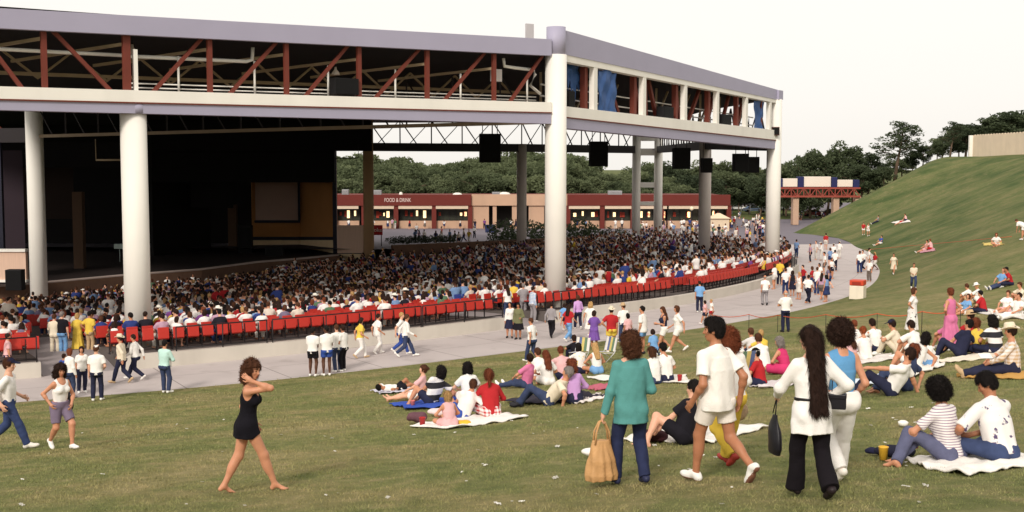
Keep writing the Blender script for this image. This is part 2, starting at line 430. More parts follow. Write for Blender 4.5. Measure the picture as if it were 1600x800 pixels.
def skeleton(P, H, sex, gz=None):
    s = H/1.75; K = Skel(); K.s = s; fem = sex == 'f'; K.fem = fem
    A = lambda v: np.array(v, float)*s
    le, si, tw = (math.radians(P[k]) for k in ('lean', 'side', 'twist'))
    up = nrm([math.sin(si), math.sin(le)*math.cos(si), math.cos(le)*math.cos(si)])
    g0 = 0 if gz is None else gz(0, 0)
    K.hip = A([0, 0, P['hz']])
    pel_up = nrm(up*.6+np.array([0, 0, .4])) if P['hz'] > .3 else nrm(up*.8+np.array([0, 0, .2]))
    r0 = nrm(np.array([1, 0, 0])-pel_up*pel_up[0]); K.pR = np.array([r0, np.cross(pel_up, r0), pel_up])
    r1 = nrm(rotz(tw)@np.array([1, 0, 0])); r1 = nrm(r1-up*(r1@up)); K.tR = np.array([r1, np.cross(up, r1), up])
    K.up = up; K.neck = K.hip+K.tR[2]*.52*s
    sw = (.156 if fem else .186)*s*P.get('sw', 1)
    K.sh = [K.hip+K.tR[2]*.452*s+K.tR[0]*x*sw for x in (-1, 1)]
    K.hj = [K.hip+K.pR[0]*x*.092*s-K.pR[2]*.0*s for x in (-1, 1)]
    K.kn, K.an, K.fd, K.el, K.wr, K.hd = [], [], [], [], [], []
    for i in (0, 1):
        f = A(P['feet'][i])
        if gz is not None: f = f+np.array([0, 0, gz(f[0], f[1])])
        k, a = ik(K.hj[i], f, .44*s, .425*s, P['khint'][i]); K.kn.append(k); K.an.append(a)
        y, p = math.radians(P['fyaw'][i]), math.radians(P['fpitch'][i])
        K.fd.append(np.array([-math.sin(y)*math.cos(p), math.cos(y)*math.cos(p), -math.sin(p)]))
        w = A(P['hands'][i])
        e, w = ik(K.sh[i], w, .30*s, .262*s, P['ehint'][i]); K.el.append(e); K.wr.append(w)
        K.hd.append(nrm(w-e) if 'hdir' not in P or P['hdir'][i] is None else nrm(P['hdir'][i]))
    hup = nrm(up*.45+np.array([0, 0, .55])) if abs(P['lean']) < 60 else nrm(up*.85+np.array([0, 0, .15]))
    yw, pt = math.radians(P['yaw']), math.radians(P['pitch'])
    fw = K.tR[1]-hup*(K.tR[1]@hup); fw = nrm(fw); rt = np.cross(fw, hup)
    fw, rt = fw*math.cos(yw)+(-rt)*math.sin(yw), rt*math.cos(yw)+fw*math.sin(yw)
    fw, hu = nrm(fw*math.cos(pt)-hup*math.sin(pt)), nrm(hup*math.cos(pt)+fw*math.sin(pt))
    K.hR = np.array([rt, fw, hu]); K.hc = K.neck+up*.075*s+hup*.118*s+K.hR[1]*.018*s
    return K
def bounds(K, pad):
    pts = np.array([K.hip, K.neck, K.hc+K.hR[2]*.14*K.s, *K.sh, *K.hj, *K.kn, *K.an, *K.el, *K.wr]+[w+d*.2*K.s for w, d in zip(K.wr, K.hd)]+[a+d*.2*K.s for a, d in zip(K.an, K.fd)])
    return pts.min(0)-pad, pts.max(0)+pad
def torso(f, K, g, k=.05, female=None, slim=1., pelvis=True):
    s = K.s; T = K.tR; fem = K.fem; h = K.hip
    w = (.9 if fem else 1.)*slim; hp = (1.06 if fem else .97)*slim
    if pelvis:
        f.ell(h+K.pR[2]*.02*s, K.pR, (.165*s*hp+g, .118*s+g, .13*s+g), k)
        for x in (-1, 1): f.ell(h+K.pR[0]*x*.075*s-K.pR[1]*.055*s-K.pR[2]*.045*s, K.pR, (.09*s+g, .088*s+g, .095*s+g), k*.8)
    f.ell(h+T[2]*.17*s+T[1]*.0, T, (.142*s*w+g, .1*s*slim+g, .15*s+g), k)
    f.ell(h+T[2]*.34*s, T, (.168*s*w+g, .112*s+g, .17*s+g), k)
    f.cone(K.sh[0]+T[0]*.05*s-T[2]*.02*s, K.sh[1]-T[0]*.05*s-T[2]*.02*s, .058*s+g, .058*s+g, k)
    for x in (0, 1): f.cone(K.neck+T[2]*.015*s-T[1]*.012*s, K.sh[x]-T[0]*(2*x-1)*.03*s, .044*s+g*.5, .045*s+g*.7, k)
    f.cone(K.neck-T[2]*.05*s, K.neck+T[2]*.0*s, .072*s+g*.5, .052*s+g*.4, k)
    if fem:
        for x in (-1, 1): f.ell(h+T[2]*.325*s+T[0]*x*.075*s+T[1]*.085*s, T, (.062*s+g, .058*s+g, .062*s+g), k*.7)
def arm(f, K, i, g, k=.03, frac=1., fore=True, flare=1., hand=False):
    s = K.s; m = .9 if K.fem else 1.
    a, e, w = K.sh[i], K.el[i], K.wr[i]
    if frac < 1: f.cone(a, a+(e-a)*frac, .054*s*m+g, (.046*s*m+g)*flare, k, flat=True)
    else:
        f.cone(a, e, .054*s*m+g, .039*s*m+g, k)
        if fore: f.cone(e, w, .041*s*m+g, (.027*s*m+g)*flare, k, flat=not hand)
        if hand:
            f.ell(e+(w-e)*.28, np.eye(3), (.043*s*m,)*3, k)
def leg(f, K, i, g, k=.04, t0=1., cuff=None, knee=None, end=1.0, calf=True):
    s = K.s; m = 1.04 if K.fem else 1.
    h, n, a = K.hj[i], K.kn[i], K.an[i]
    if t0 < 1: q = h+(n-h)*t0; f.cone(h, q, .088*s*m+g, cuff or (.075*s+g), k, flat=True); return
    f.cone(h, n, .088*s*m+g, knee or (.058*s*m+g), k)
    e = n+(a-n)*end
    if cuff: f.cone(n, e, knee or (.058*s+g), cuff, k, flat=True)
    else:
        f.cone(n, a, .054*s*m+g, .036*s+g, k)
        if not calf: return
        bk = nrm(np.cross(np.cross(a-n, n-h), a-n)) if np.linalg.norm(np.cross(a-n, n-h)) > 1e-4 else -K.pR[1]
        if bk@K.pR[1] > .2: bk = -bk
        R = np.array([nrm(np.cross(bk, nrm(a-n))), bk, nrm(a-n)])
        f.ell(n+(a-n)*.3+bk*.018*s, R, (.05*s*m+g, .052*s*m+g, .13*s+g), k)
def hand(f, K, i, N, curl, fine):
    s = K.s*(.92 if K.fem else 1.); w, D = K.wr[i], K.hd[i]
    N = np.array(N, float); N = nrm(N-D*(N@D)); W = np.cross(D, N)*(1 if i == 1 else -1)     # W: towards the thumb
    R = np.array([W, N, D])
    f.ell(w+D*.048*s, R, (.04*s, .018*s, .055*s), .015)
    f.cone(w-D*.02*s, w+D*.03*s, .026*s, .03*s, .02)
    if not fine:
        f.ell(w+D*.115*s+N*.015*s, R, (.034*s, .016*s, .05*s), .02); f.cone(w+D*.03*s+W*.03*s, w+D*.085*s+W*.055*s+N*.02*s, .013*s, .011*s, .012); return
    for j, (x, L) in enumerate(((.031, .072), (.0105, .08), (-.0105, .075), (-.031, .058))):
        p = w+D*.092*s+W*x*s; d = nrm(D+W*x*2.2); ang = 0
        for q, (fr, r) in enumerate(((.46, .0092), (.31, .0084), (.23, .0074))):
            ang += math.radians(curl*(.7 if q == 0 else 1.)); dd = d*math.cos(ang)+N*math.sin(ang)
            e = p+dd*L*fr*s; f.cone(p, e, r*s, r*s*.94, .004); p = e
    p = w+D*.03*s+W*.03*s
    d = nrm(D*.65+W*.75+N*.25); e = p+d*.035*s; f.cone(p, e, .014*s, .0105*s, .01)
    d = nrm(D*.85+W*.25+N*(.2+curl*.01)); e2 = e+d*.032*s; f.cone(e, e2, .0105*s, .009*s, .004)
    f.cone(e2, e2+nrm(d+N*.3)*.024*s, .009*s, .0075*s, .004)
def head(f, K, fine):
    s = K.s*(.96 if K.fem else 1.); c, R = K.hc, K.hR; X, Y, Z = R
    f.cone(K.neck-K.up*.03*s, c-Z*.05*s-Y*.02*s, .056*s*(.88 if K.fem else 1), .052*s*(.88 if K.fem else 1), .025)
    f.ell(c+Z*.022*s-Y*.012*s, R, (.076*s, .097*s, .098*s), .02)
    f.ell(c-Z*.045*s+Y*.026*s, R, (.056*s, .062*s, .072*s), .03)
    f.ell(c-Z*.098*s+Y*.058*s, R, (.024*s, .02*s, .016*s), .025)
    if fine:
        f.cone(c+Z*.012*s+Y*.086*s, c-Z*.03*s+Y*.106*s, .008*s, .0125*s, .01)
        f.ell(c-Z*.034*s+Y*.096*s, R, (.018*s, .011*s, .009*s), .008)
        f.cone(c+Z*.03*s+Y*.079*s-X*.034*s, c+Z*.03*s+Y*.079*s+X*.034*s, .012*s, .012*s, .014)
        for x in (-1, 1):
            f.ell(c+Z*.008*s+Y*.088*s+X*x*.033*s, R, (.016*s, .012*s, .009*s), .0, sub=True)
            f.ell(c+Z*.007*s+Y*.073*s+X*x*.033*s, R, (.0135*s, .0125*s, .0105*s), .004)
            f.ell(c-Z*.025*s+Y*.055*s+X*x*.042*s, R, (.022*s, .025*s, .02*s), .02)
            f.ell(c-Z*.012*s-Y*.012*s+X*x*.078*s, np.array([X*x, nrm(Y+X*x*.45), Z]), (.01*s, .021*s, .032*s), .008)
        f.ell(c-Z*.062*s+Y*.084*s, R, (.023*s, .012*s, .0075*s), .008); f.ell(c-Z*.074*s+Y*.081*s, R, (.019*s, .012*s, .008*s), .008)
    else: f.cone(c+Z*.01*s+Y*.08*s, c-Z*.03*s+Y*.1*s, .012*s, .016*s, .015)
def shoe(K, i, h, kind='sneaker'):
    s = K.s*(.92 if K.fem else 1.02); a, d = K.an[i], K.fd[i]
    up = nrm(np.array([0, 0, 1.])-d*d[2]) if abs(d[2]) < .95 else nrm(-K.fd[i]*0+K.pR[1]); X = np.cross(d, up); R = np.array([X, d, up])
    f = Fld(a-.27*s, a+.27*s, h); g = .006
    heel = a-d*.035*s-up*.035*s; ball = a+d*.125*s-up*.045*s
    f.ell(heel, R, (.036*s+g, .045*s+g, .045*s), .03); f.ell(ball, R, (.045*s+g, .085*s+g, .04*s), .04); f.cone(a+up*.0*s, a-up*.02*s+d*.06*s, .04*s+g, .036*s+g, .04)
    f.plane(a-up*.08*s, -up)
    if kind == 'boot' or kind == 'high': f.cone(a+up*.07*s, a, .046*s+g, .044*s+g, .02, flata=True)
    else: f.plane(a+up*.022*s-d*.0, nrm(up-d*.25))
    return f
def foot(f, K, i):
    s = K.s*(.92 if K.fem else 1.); a, d = K.an[i], K.fd[i]
    up = nrm(np.array([0, 0, 1.])-d*d[2]) if abs(d[2]) < .95 else nrm(K.pR[1]); X = np.cross(d, up); R = np.array([X, d, up])
    f.ell(a-d*.035*s-up*.045*s, R, (.03*s, .036*s, .035*s), .03); f.cone(a, a+d*.1*s-up*.05*s, .036*s, .026*s, .03); f.ell(a+d*.125*s-up*.06*s, R, (.042*s, .045*s, .018*s), .025)
    for j in range(5):
        x = (-.03+.015*j)*(-1 if i == 0 else 1)
        p = a+d*(.155-abs(j-1 if False else j)*.006)*s+X*x*s*-1*(-1)-up*.066*s; f.cone(p, p+d*.03*s, .0095*s if j else .012*s, .0085*s, .006)
HAIRY = ('afro', 'curly')
def hair(K, style, h, seed):
    s = K.s*(.96 if K.fem else 1.); c, R = K.hc, K.hR; X, Y, Z = R; g = .014*s
    lo, hi = c-.34*s, c+.34*s
    if style in ('long', 'verylong', 'pony'): lo = lo-np.array([.1, .1, .5])*s
    f = Fld(lo, hi, h); T = K.tR; amp, fr = .006, 60
    hl = .05
    if style in ('short', 'boy', 'flat'):
        f.ell(c+Z*.03*s-Y*.016*s, R, (.08*s+g*.75, .098*s+g*.8, .1*s+g), .0); f.ell(c-Z*.03*s-Y*.05*s, R, (.068*s, .052*s, .062*s), .03); low = -.075
        if style == 'flat': f.ell(c+Z*.1*s+Y*.035*s, R, (.06*s, .065*s, .032*s), .03)
    elif style == 'bob':
        f.ell(c+Z*.03*s-Y*.016*s, R, (.088*s+g, .1*s+g, .1*s+g), 0); f.ell(c-Z*.06*s-Y*.03*s, R, (.104*s, .08*s, .1*s), .04); low = -.3; amp = .008
    elif style == 'curly':
        f.ell(c+Z*.03*s-Y*.02*s, R, (.115*s, .118*s, .118*s), 0); f.ell(c-Z*.06*s-Y*.045*s, R, (.125*s, .085*s, .11*s), .05)
        f.ell(c-Z*.13*s-Y*.05*s, R, (.12*s, .07*s, .07*s), .05); low = -.4; amp = .014; fr = 75
    elif style == 'afro':
        f.ell(c+Z*.04*s-Y*.02*s, R, (.138*s, .135*s, .135*s), 0); f.ell(c-Z*.03*s-Y*.04*s, R, (.13*s, .105*s, .11*s), .05); low = -.3; amp = .013; fr = 85; hl = .075
    elif style in ('long', 'verylong'):
        L = .3 if style == 'long' else .62
        f.ell(c+Z*.03*s-Y*.016*s, R, (.084*s+g, .1*s+g, .1*s+g), 0); b = c-Y*.06*s-Z*.06*s; e = K.neck-T[1]*.165*s-K.up*(L-.1)*s
        for x in (-.05, 0, .05): f.cone(b+X*x*s, e+T[0]*x*1.2*s, .062*s, .035*s, .05)
        low = -1; amp = .006; fr = 70
    elif style == 'pony':
        f.ell(c+Z*.03*s-Y*.016*s, R, (.08*s+g, .098*s+g, .1*s+g), 0); f.ell(c-Z*.03*s-Y*.05*s, R, (.07*s, .055*s, .06*s), .03)
        p = c-Y*.115*s+Z*.04*s; f.cone(c-Y*.09*s+Z*.045*s, p, .03*s, .035*s, .02); f.cone(p, p-Z*.2*s-Y*.03*s, .04*s, .022*s, .03); low = -.4
    elif style == 'bun':
        f.ell(c+Z*.03*s-Y*.016*s, R, (.08*s+g, .098*s+g, .1*s+g), 0); f.ell(c-Z*.03*s-Y*.05*s, R, (.07*s, .055*s, .06*s), .03); f.ell(c+Z*.04*s-Y*.13*s, R, (.045*s,)*3, .02); low = -.09
    elif style == 'bald':
        f.ell(c-Z*.01*s-Y*.03*s, R, (.084*s, .088*s, .06*s), 0); low = -.06; amp = .003
    fw = .058 if style not in ('short', 'flat', 'boy') else .066
    def face(x, y, z):
        x = x-c[0]; y = y-c[1]; z = z-c[2]
        a = x*X[0]+y*X[1]+z*X[2]; b = x*Y[0]+y*Y[1]+z*Y[2]; d = x*Z[0]+y*Z[1]+z*Z[2]
        return np.maximum(np.maximum((.028*s if style != 'bald' else -.02*s)-b+np.maximum(np.abs(a)-.05*s, 0)*1.1, d-hl*s-np.maximum(.0, .03*s-np.abs(a))*.4), np.abs(a)-.1*s)
    f.cutfn(face)
    if style in ('short', 'flat', 'boy', 'bun', 'bald'):
        f.plane(c+Z*low*s, -Z)
        if style != 'bun': f.cutfn(lambda x, y, z: np.maximum(np.maximum((-(x-c[0])*Z[0]-(y-c[1])*Z[1]-(z-c[2])*Z[2])*-1+.012*s, (.0-((x-c[0])*Y[0]+(y-c[1])*Y[1]+(z-c[2])*Y[2]))-.028*s), -1))
    f.wrinkle((amp if h < .03 else amp*.4)*1.5, fr if h < .02 else fr*.4, seed, zs=.35 if style not in HAIRY else 1.)
    if h < .012: f.wrinkle(amp*.6, fr*2.1, seed+3, zs=.3 if style not in HAIRY else 1.)
    return f
def hatf(K, kind, h):
    s = K.s; c, R = K.hc, K.hR; X, Y, Z = R; f = Fld(c-.3*s, c+.32*s, h)
    if kind == 'cowboy' or kind == 'sunhat':
        b = c+Z*.06*s; t = max(.008*s, .6*h)
        x_, y_, z_ = (f.ax[0][:, None, None]-b[0], f.ax[1][None, :, None]-b[1], f.ax[2][None, None, :]-b[2])
        a = x_*X[0]+y_*X[1]+z_*X[2]; bb = x_*Y[0]+y_*Y[1]+z_*Y[2]; d = x_*Z[0]+y_*Z[1]+z_*Z[2]
        cur = (.05 if kind == 'cowboy' else -.015)*(a/(.17*s))**2*s-.015*s*(bb/(.17*s))**2
        r = np.sqrt((a/.88)**2+bb**2); q = np.maximum(np.abs(d-cur)-t, r-.185*s); f.a = np.minimum(f.a, q.astype(np.float32))
        f.loft(b, R, [(-.01*s, .092*s, .112*s, 0), (.06*s, .086*s, .106*s, 0), (.105*s, .07*s, .092*s, 0), (.12*s, .05*s, .08*s, 0)], .015)
        if kind == 'cowboy': f.cone(b+Z*.135*s-Y*.09*s, b+Z*.135*s+Y*.09*s, .018*s, .018*s, 0, sub=True)
    else:
        f.ell(c+Z*.045*s-Y*.008*s, R, (.092*s, .112*s, .098*s), 0); f.plane(c+Z*.045*s, -Z)
        f.ell(c+Z*.052*s+Y*.13*s, np.array([X, nrm(Y-Z*.18), nrm(Z+Y*.18)]), (.07*s, .075*s, .012*s), .01)
    return f
def topf(K, kind, h, seed, bot):
    s = K.s; T = K.tR; g = .011+.4*h; sit = K.hip[2] < .3*s
    lo, hi = bounds(K, .2); f = Fld(lo, hi, h)
    hem = -.07
    if kind == 'tank': g = .008+.35*h
    torso(f, K, g, .04, slim=1.0, pelvis=(kind != 'tank' and not sit and bot != 'tuck'))
    prof = {'tee': [(-.10, .185, .14, 0), (.1, .176, .132, 0), (.3, .185, .135, 0), (.42, .15, .1, 0)], 'tank': [(-.06, .168, .125, 0), (.1, .150, .112, 0), (.3, .165, .12, 0)],
            'jacket': [(-.2, .2, .155, 0), (.05, .186, .14, 0), (.3, .188, .138, 0), (.43, .16, .11, 0)], 'tunic': [(-.23, .212, .165, 0), (-.1, .2, .155, 0), (.11, .15, .116, 0), (.3, .176, .128, 0), (.42, .15, .1, 0)],
            'boxy': [(-.12, .21, .165, 0), (.1, .2, .155, 0), (.3, .2, .15, 0), (.42, .16, .11, 0)]}.get(kind)
    if prof is None: prof = [(-.08, .18, .138, 0), (.1, .17, .128, 0), (.3, .183, .135, 0), (.42, .15, .1, 0)]
    if K.fem and kind not in ('jacket', 'tunic'): prof = [(a, b*.92, c*.96, 0) for a, b, c, d in prof]
    if sit: prof = [(max(a, -.06), b*1.0, c*1.05, -.01) for a, b, c, d in prof]
    if bot == 'tuck': prof = [(max(a, .04), b, c, d) for a, b, c, d in prof]
    f.loft(K.hip, T, [(a*s, b*s+.4*h, c*s+.4*h, d) for a, b, c, d in prof], .03, fold=.006*s if h < .02 else 0, ph=seed)
    f.plane(K.hip+T[2]*(prof[0][0])*s, -T[2])
    f.plane(K.neck+T[2]*(.022 if kind != 'jacket' else .04)*s, nrm(T[2]+T[1]*.55))
    if kind == 'tank': f.ell(K.neck+T[1]*.07*s, T, (.09*s, .1*s, .1*s), 0, sub=True)
    if kind in ('tunic', 'jacket') and not sit: f.wrinkle(.004, 9, seed+2, .2)
    for i in (0, 1):
        if kind == 'tank': f.ell(K.sh[i]+T[0]*(i*2-1)*.055*s-T[2]*.03*s, T, (.072*s, .2*s, .13*s), 0, sub=True)
        elif kind in ('tee', 'boxy', 'polo'): arm(f, K, i, g*.55, .035, frac=.7, flare=1.42)
        elif kind == 'half': arm(f, K, i, g*.6, .035, frac=.95, flare=1.3)
        else: arm(f, K, i, g*.7+(.008 if kind in ('jacket', 'tunic') else 0), .035, flare=1.15)
    if kind != 'tank' or True: f.wrinkle((.011 if h < .02 else .006) if kind != 'tank' else .004, 18/s, seed, .45)
    if h < .0165: f.wrinkle(.0022, 50/s, seed+9, .6)
    return f
def cut_above(f, K, t):
    T, o, s = K.tR[2], K.hip, K.s
    def fn(x, y, z):
        x = x-o[0]; y = y-o[1]; z = z-o[2]; q = x*T[0]+y*T[1]+z*T[2]
        return np.maximum(t*s-q, np.sqrt(np.maximum(x*x+y*y+z*z-q*q, 0))-(.21 if o[2] > .3*s else .15)*s)
    f.cutfn(fn)
def botf(K, kind, h, seed):
    s = K.s; g = .0145+.35*h; lo, hi = bounds(K, .2); f = Fld(lo, hi, h); sit = K.hip[2] < .6*s
    if kind in ('skirt', 'dress', 'longdress') and not sit:
        L = {'skirt': .46, 'dress': .5, 'longdress': .72}[kind]
        torso(f, K, g, .04, pelvis=True); f.loft(K.hip, K.pR, [(-L*s, .27*s, .24*s, .0), (-.1*s, .2*s, .16*s, 0), (.08*s, .16*s, .12*s, 0), (.14*s, .14*s, .11*s, 0)], .04, fold=.018*s if h < .03 else 0, nf=9, ph=seed)
        f.plane(K.hip-K.pR[2]*L*s, -K.pR[2])
    else:
        f.ell(K.hip+K.pR[2]*.02*s, K.pR, (.168*s+g, .122*s+g, .13*s+g), .04)
        for x in (-1, 1): f.ell(K.hip+K.pR[0]*x*.075*s-K.pR[1]*.055*s-K.pR[2]*.045*s, K.pR, (.09*s+g, .09*s+g, .095*s+g), .04)
        f.ell(K.hip+K.tR[2]*.12*s, K.tR, (.145*s*(.93 if K.fem else 1)+g, .108*s+g, .1*s+g), .05)
        for i in (0, 1):
            if kind in ('skirt', 'dress', 'longdress'): leg(f, K, i, g+.04, .06, t0=.999, cuff=.11*s)
            elif kind == 'shorts': leg(f, K, i, g+.008, .03, t0=.62, cuff=.098*s+.3*h)
            elif kind == 'short2': leg(f, K, i, g, .03, t0=.3, cuff=.1*s)
            elif kind == 'bermuda': leg(f, K, i, g+.008, .03, t0=.8, cuff=.095*s)
            elif kind == 'flare': leg(f, K, i, g+.004, .03, cuff=.098*s, knee=.075*s, end=1.03)
            elif kind == 'loose': leg(f, K, i, g+.012, .03, cuff=.082*s, knee=.092*s, end=.98)
            else:
                leg(f, K, i, g, .03, cuff=.06*s+.3*h, knee=.066*s+.3*h, end=1.0); n_, a_ = K.kn[i], K.an[i]; f.cone(n_+(a_-n_)*.12, n_+(a_-n_)*.55, .07*s+.3*h, .062*s+.3*h, .03)
    cut_above(f, K, .135)
    f.wrinkle(.009 if h < .02 else .004, 24/s, seed+5, .5)
    if h < .0165: f.wrinkle(.0025, 46/s, seed+8, 1.4)
    return f
def to_part(name, f, m, parent):
    V, Q = f.nets()
    if len(V) == 0: return None
    return link(name, mesh_np(name, V, Q), m, parent)
PART = {'tee': 'shirt', 'boxy': 'shirt', 'polo': 'shirt', 'half': 'shirt', 'long': 'shirt', 'tank': 'tank_top', 'jacket': 'jacket', 'tunic': 'tunic',
        'shorts': 'shorts', 'short2': 'shorts', 'bermuda': 'shorts', 'skirt': 'skirt', 'dress': 'dress_skirt', 'longdress': 'dress_skirt', 'flare': 'trousers', 'loose': 'trousers', 'jeans': 'jeans', 'pants': 'trousers'}
def strands(V, Q, K, style, n, w, rg):
    """loose locks laid over the hair surface"""
    A, B, D = V[Q[:, 0]], V[Q[:, 1]], V[Q[:, 2]]; N = np.cross(B-A, D-A); ar = np.linalg.norm(N, axis=1)+1e-12; N = N/ar[:, None]
    i = rg.choice(len(Q), n, p=ar/ar.sum()); P = V[Q[i]].mean(1)+rg.normal(size=(n, 3))*.003; Nn = N[i]; s = K.s
    down = np.array([0, 0, -1.])-K.hR[1]*.35
    T = down-Nn*(Nn@down)[:, None]; T /= np.linalg.norm(T, axis=1)[:, None]+1e-6
    if style in ('afro', 'curly'): T = T*(.1 if style == 'afro' else .7)+rg.normal(size=(n, 3))*.7; lift, L = .75, rg.uniform(.015, .04, n)
    elif style in ('long', 'verylong', 'bob', 'pony'): T += rg.normal(size=(n, 3))*.14; lift, L = .12, rg.uniform(.04, .12, n)
    else: T += rg.normal(size=(n, 3))*.3; lift, L = .22, rg.uniform(.012, .035, n)
    T = T+Nn*lift; T /= np.linalg.norm(T, axis=1)[:, None]; S = np.cross(T, Nn); S /= np.linalg.norm(S, axis=1)[:, None]+1e-6
    L = (L*s)[:, None]; Mid = P+T*L*.55+Nn*.002; Tip = P+T*L-Nn*.004*(lift < .5); W = w*rg.uniform(.6, 1.4, (n, 1))
    VV = np.stack([P-S*W, P+S*W, Mid+S*W, Mid-S*W, Tip+S*W*.3, Tip-S*W*.3], 1).reshape(-1, 3); o = len(V); k = np.arange(n)[:, None]*6+o
    QQ = np.concatenate([k+np.array([[0, 1, 2, 3]]), k+np.array([[3, 2, 4, 5]])]); return np.concatenate([V, VV]), np.concatenate([Q, QQ])
def person(loc, face, label, H=1.72, sex='m', pose='stand', sk='l', hs='short', hc='dark', top=('tee', (235, 230, 225)), bot=('jeans', (40, 52, 92)), sh=(232, 228, 222), hat=None,
           h=.02, seed=0, P=None, group=None, stride=.3, lead=0, ground=True, sole=None, bare=False, palms=None, curl=22, shoekind='sneaker', slim=1., one=False):
    rg = np.random.default_rng(seed)
    PP = base_pose(pose, rg, stride, lead)
    if P: PP.update(P)
    fa = math.radians(face); c_, s_ = math.cos(fa), math.sin(fa)
    gz = None
    if ground:
        z0 = float(lawn_z(loc[0], loc[1]))
        gz = lambda x, y: float(lawn_z(loc[0]+x*c_-y*s_, loc[1]+x*s_+y*c_))-z0
    K = skeleton(PP, H, sex, gz); fine = h <= .0125
    lo, hi = bounds(K, .13); f = Fld(lo, hi, h)
    torso(f, K, 0, .05, slim=slim)
    for i in (0, 1):
        arm(f, K, i, 0, .03, hand=True); leg(f, K, i, 0, .04, calf=not (bot and bot[0] in ('jeans', 'pants', 'flare', 'loose')))
        n = palms[i] if palms else (nrm(K.hip+K.up*.1-K.wr[i]) if K.wr[i][2] < K.sh[i][2] else np.array([0, 1., 0]))
        if K.wr[i][2] < .12: n = np.array([0, 0, -1.])
        hand(f, K, i, n, curl if not isinstance(curl, (tuple, list)) else curl[i], fine)
        if bare: foot(f, K, i)
        elif True: f.cone(K.an[i], K.an[i]+K.fd[i]*.08*K.s-np.array([0, 0, .03*K.s]), .034*K.s, .028*K.s, .02)
    head(f, K, h < .017)
    V, Q = f.nets()
    mats = [skin(sk)]; mi = None
    if fine:
        C = V[Q].mean(1); q = C-K.hc; a = q@K.hR[0]/K.s; b = q@K.hR[1]/K.s; d = q@K.hR[2]/K.s
        mi = np.zeros(len(Q), int)
        mi[(((np.abs(a)-.033)/.0125)**2+((d-.006)/.0065)**2 < 1) & (b > .05)] = 1
        mi[((np.abs(a)/.024)**2+((d+.068)/.0115)**2 < 1) & (b > .055)] = 2
        mi[(np.abs(np.abs(a)-.033) < .019) & (np.abs(d-.030+.1*(np.abs(a)-.03)) < .0052) & (b > .055)] = 3
        mats += [mat('eye', rgb(40, 30, 26), .25, .05), mat('lips_'+sk, rgb(*(int(x*y) for x, y in zip(SKIN[sk], (.86, .62, .62)))), .45, .05), hairmat('dark' if hc in ('blonde', 'grey', 'white') else hc)]
    body = link('person', mesh_np('person', V, Q, mi=mi), mats)
    body.location = loc; body.rotation_euler = (0, 0, fa)
    tag(body, label, 'person', group, 'thing')
    cl = lambda c, k: cloth(c[1] if len(c) < 3 else c[1], c[2] if len(c) > 2 else ('denim' if k == 'jeans' else 'cotton'))
    if hs:
        V, Q = hair(K, hs, max(h*.9, .007), seed).nets()
        if h < .0165: V, Q = strands(V, Q, K, hs, 5200 if fine else 1300, .0016 if fine else .0032, rg)
        link('hair', mesh_np('hair', V, Q), hairmat(hc), body)
    if top and top[0] != 'none':
        ft = topf(K, top[0], h, seed, 'tuck' if bot and len(bot) > 3 else None); to_part(PART.get(top[0], 'shirt'), ft, cl(top, top[0]), body)
    if bot and bot[0] != 'none':
        fb = botf(K, bot[0], h, seed)
        if top and top[0] != 'none' and ft.a.shape == fb.a.shape: cut_above(fb, K, (.09 if (K.hip[2] < .3*K.s or len(bot) > 3 or top[0] == 'tank') else (-.0 if top[0] not in ('jacket', 'tunic') else -.145)))
        to_part(PART.get(bot[0], 'trousers'), fb, cl(bot, bot[0]), body)
    if sh is not None and not bare:
        for i in (0, 1):
            o = to_part('shoe', shoe(K, i, h, shoekind), mat('shoe_%d_%d_%d' % sh, rgb(*sh), .55, .08, 8), body)
            if sole and o:
                f2 = shoe(K, i, h); d = K.fd[i]; up = nrm(np.array([0, 0, 1.])-d*d[2]); f2.plane(K.an[i]-up*.062*K.s, up); f2.a -= .003
                to_part('sole', f2, mat('sole_%d_%d_%d' % sole, rgb(*sole), .7, .1), o)
    if hat: to_part('hat' if hat[0] != 'cap' else 'cap', hatf(K, hat[0], max(h*.8, .007)), cloth(hat[1]), body)
    body['_k'] = 0; del body['_k']
    return body, K
def w_of(o, p):
    """local joint -> world"""
    return Vector(o.location)+Matrix.Rotation(o.rotation_euler[2], 3, 'Z') @ Vector(p)
# ------------------------------------------------------------------ the people walking and sitting close by on the lawn
def spot(u, v): return hit(u, v)
JEAN = (46, 58, 98)
HH = .009
WHITE = (236, 230, 224)
# woman in the black one-piece, walking, hand raised to her hair
p = spot(388, 769)
swim, K = person(p, -68, 'barefoot woman in a short black one-piece walking with one hand raised to her hair', 1.66, 'f', 'walk', 'm', 'curly', 'brown', ('none',), ('none',), None, h=HH, seed=3, stride=.36, lead=1, bare=True,
    P=dict(hands=[(-.21, .12, .86), (.19, .03, 1.49)], ehint=[(-.5, -1, 0), (.25, 1, -.6)], lean=6, twist=-22, yaw=-24, pitch=8, fpitch=[14, 0], fyaw=[12, -18], hdir=[None, (-.25, -.75, .6)], feet=[(-.09, -.30, .10), (.09, .33, .08)]), palms=[(1, 0, 0), (-1, .2, 0)])
f = Fld(*bounds(K, .12), HH); torso(f, K, .006, .045)
f.loft(K.hip, K.pR, [(-.17*K.s, .19*K.s, .155*K.s, -.01), (0, .176*K.s, .15*K.s, -.01), (.14*K.s, .13*K.s, .1*K.s, 0)], .03, fold=.006)
for i in (0, 1): f.cone(K.hj[i], K.hj[i]+(K.kn[i]-K.hj[i])*.34, .098*K.s, .096*K.s, .04, flat=True)
f.plane(K.hip-K.pR[2]*.165*K.s, -K.pR[2]); f.plane(K.neck-K.tR[2]*.03*K.s, K.tR[2])
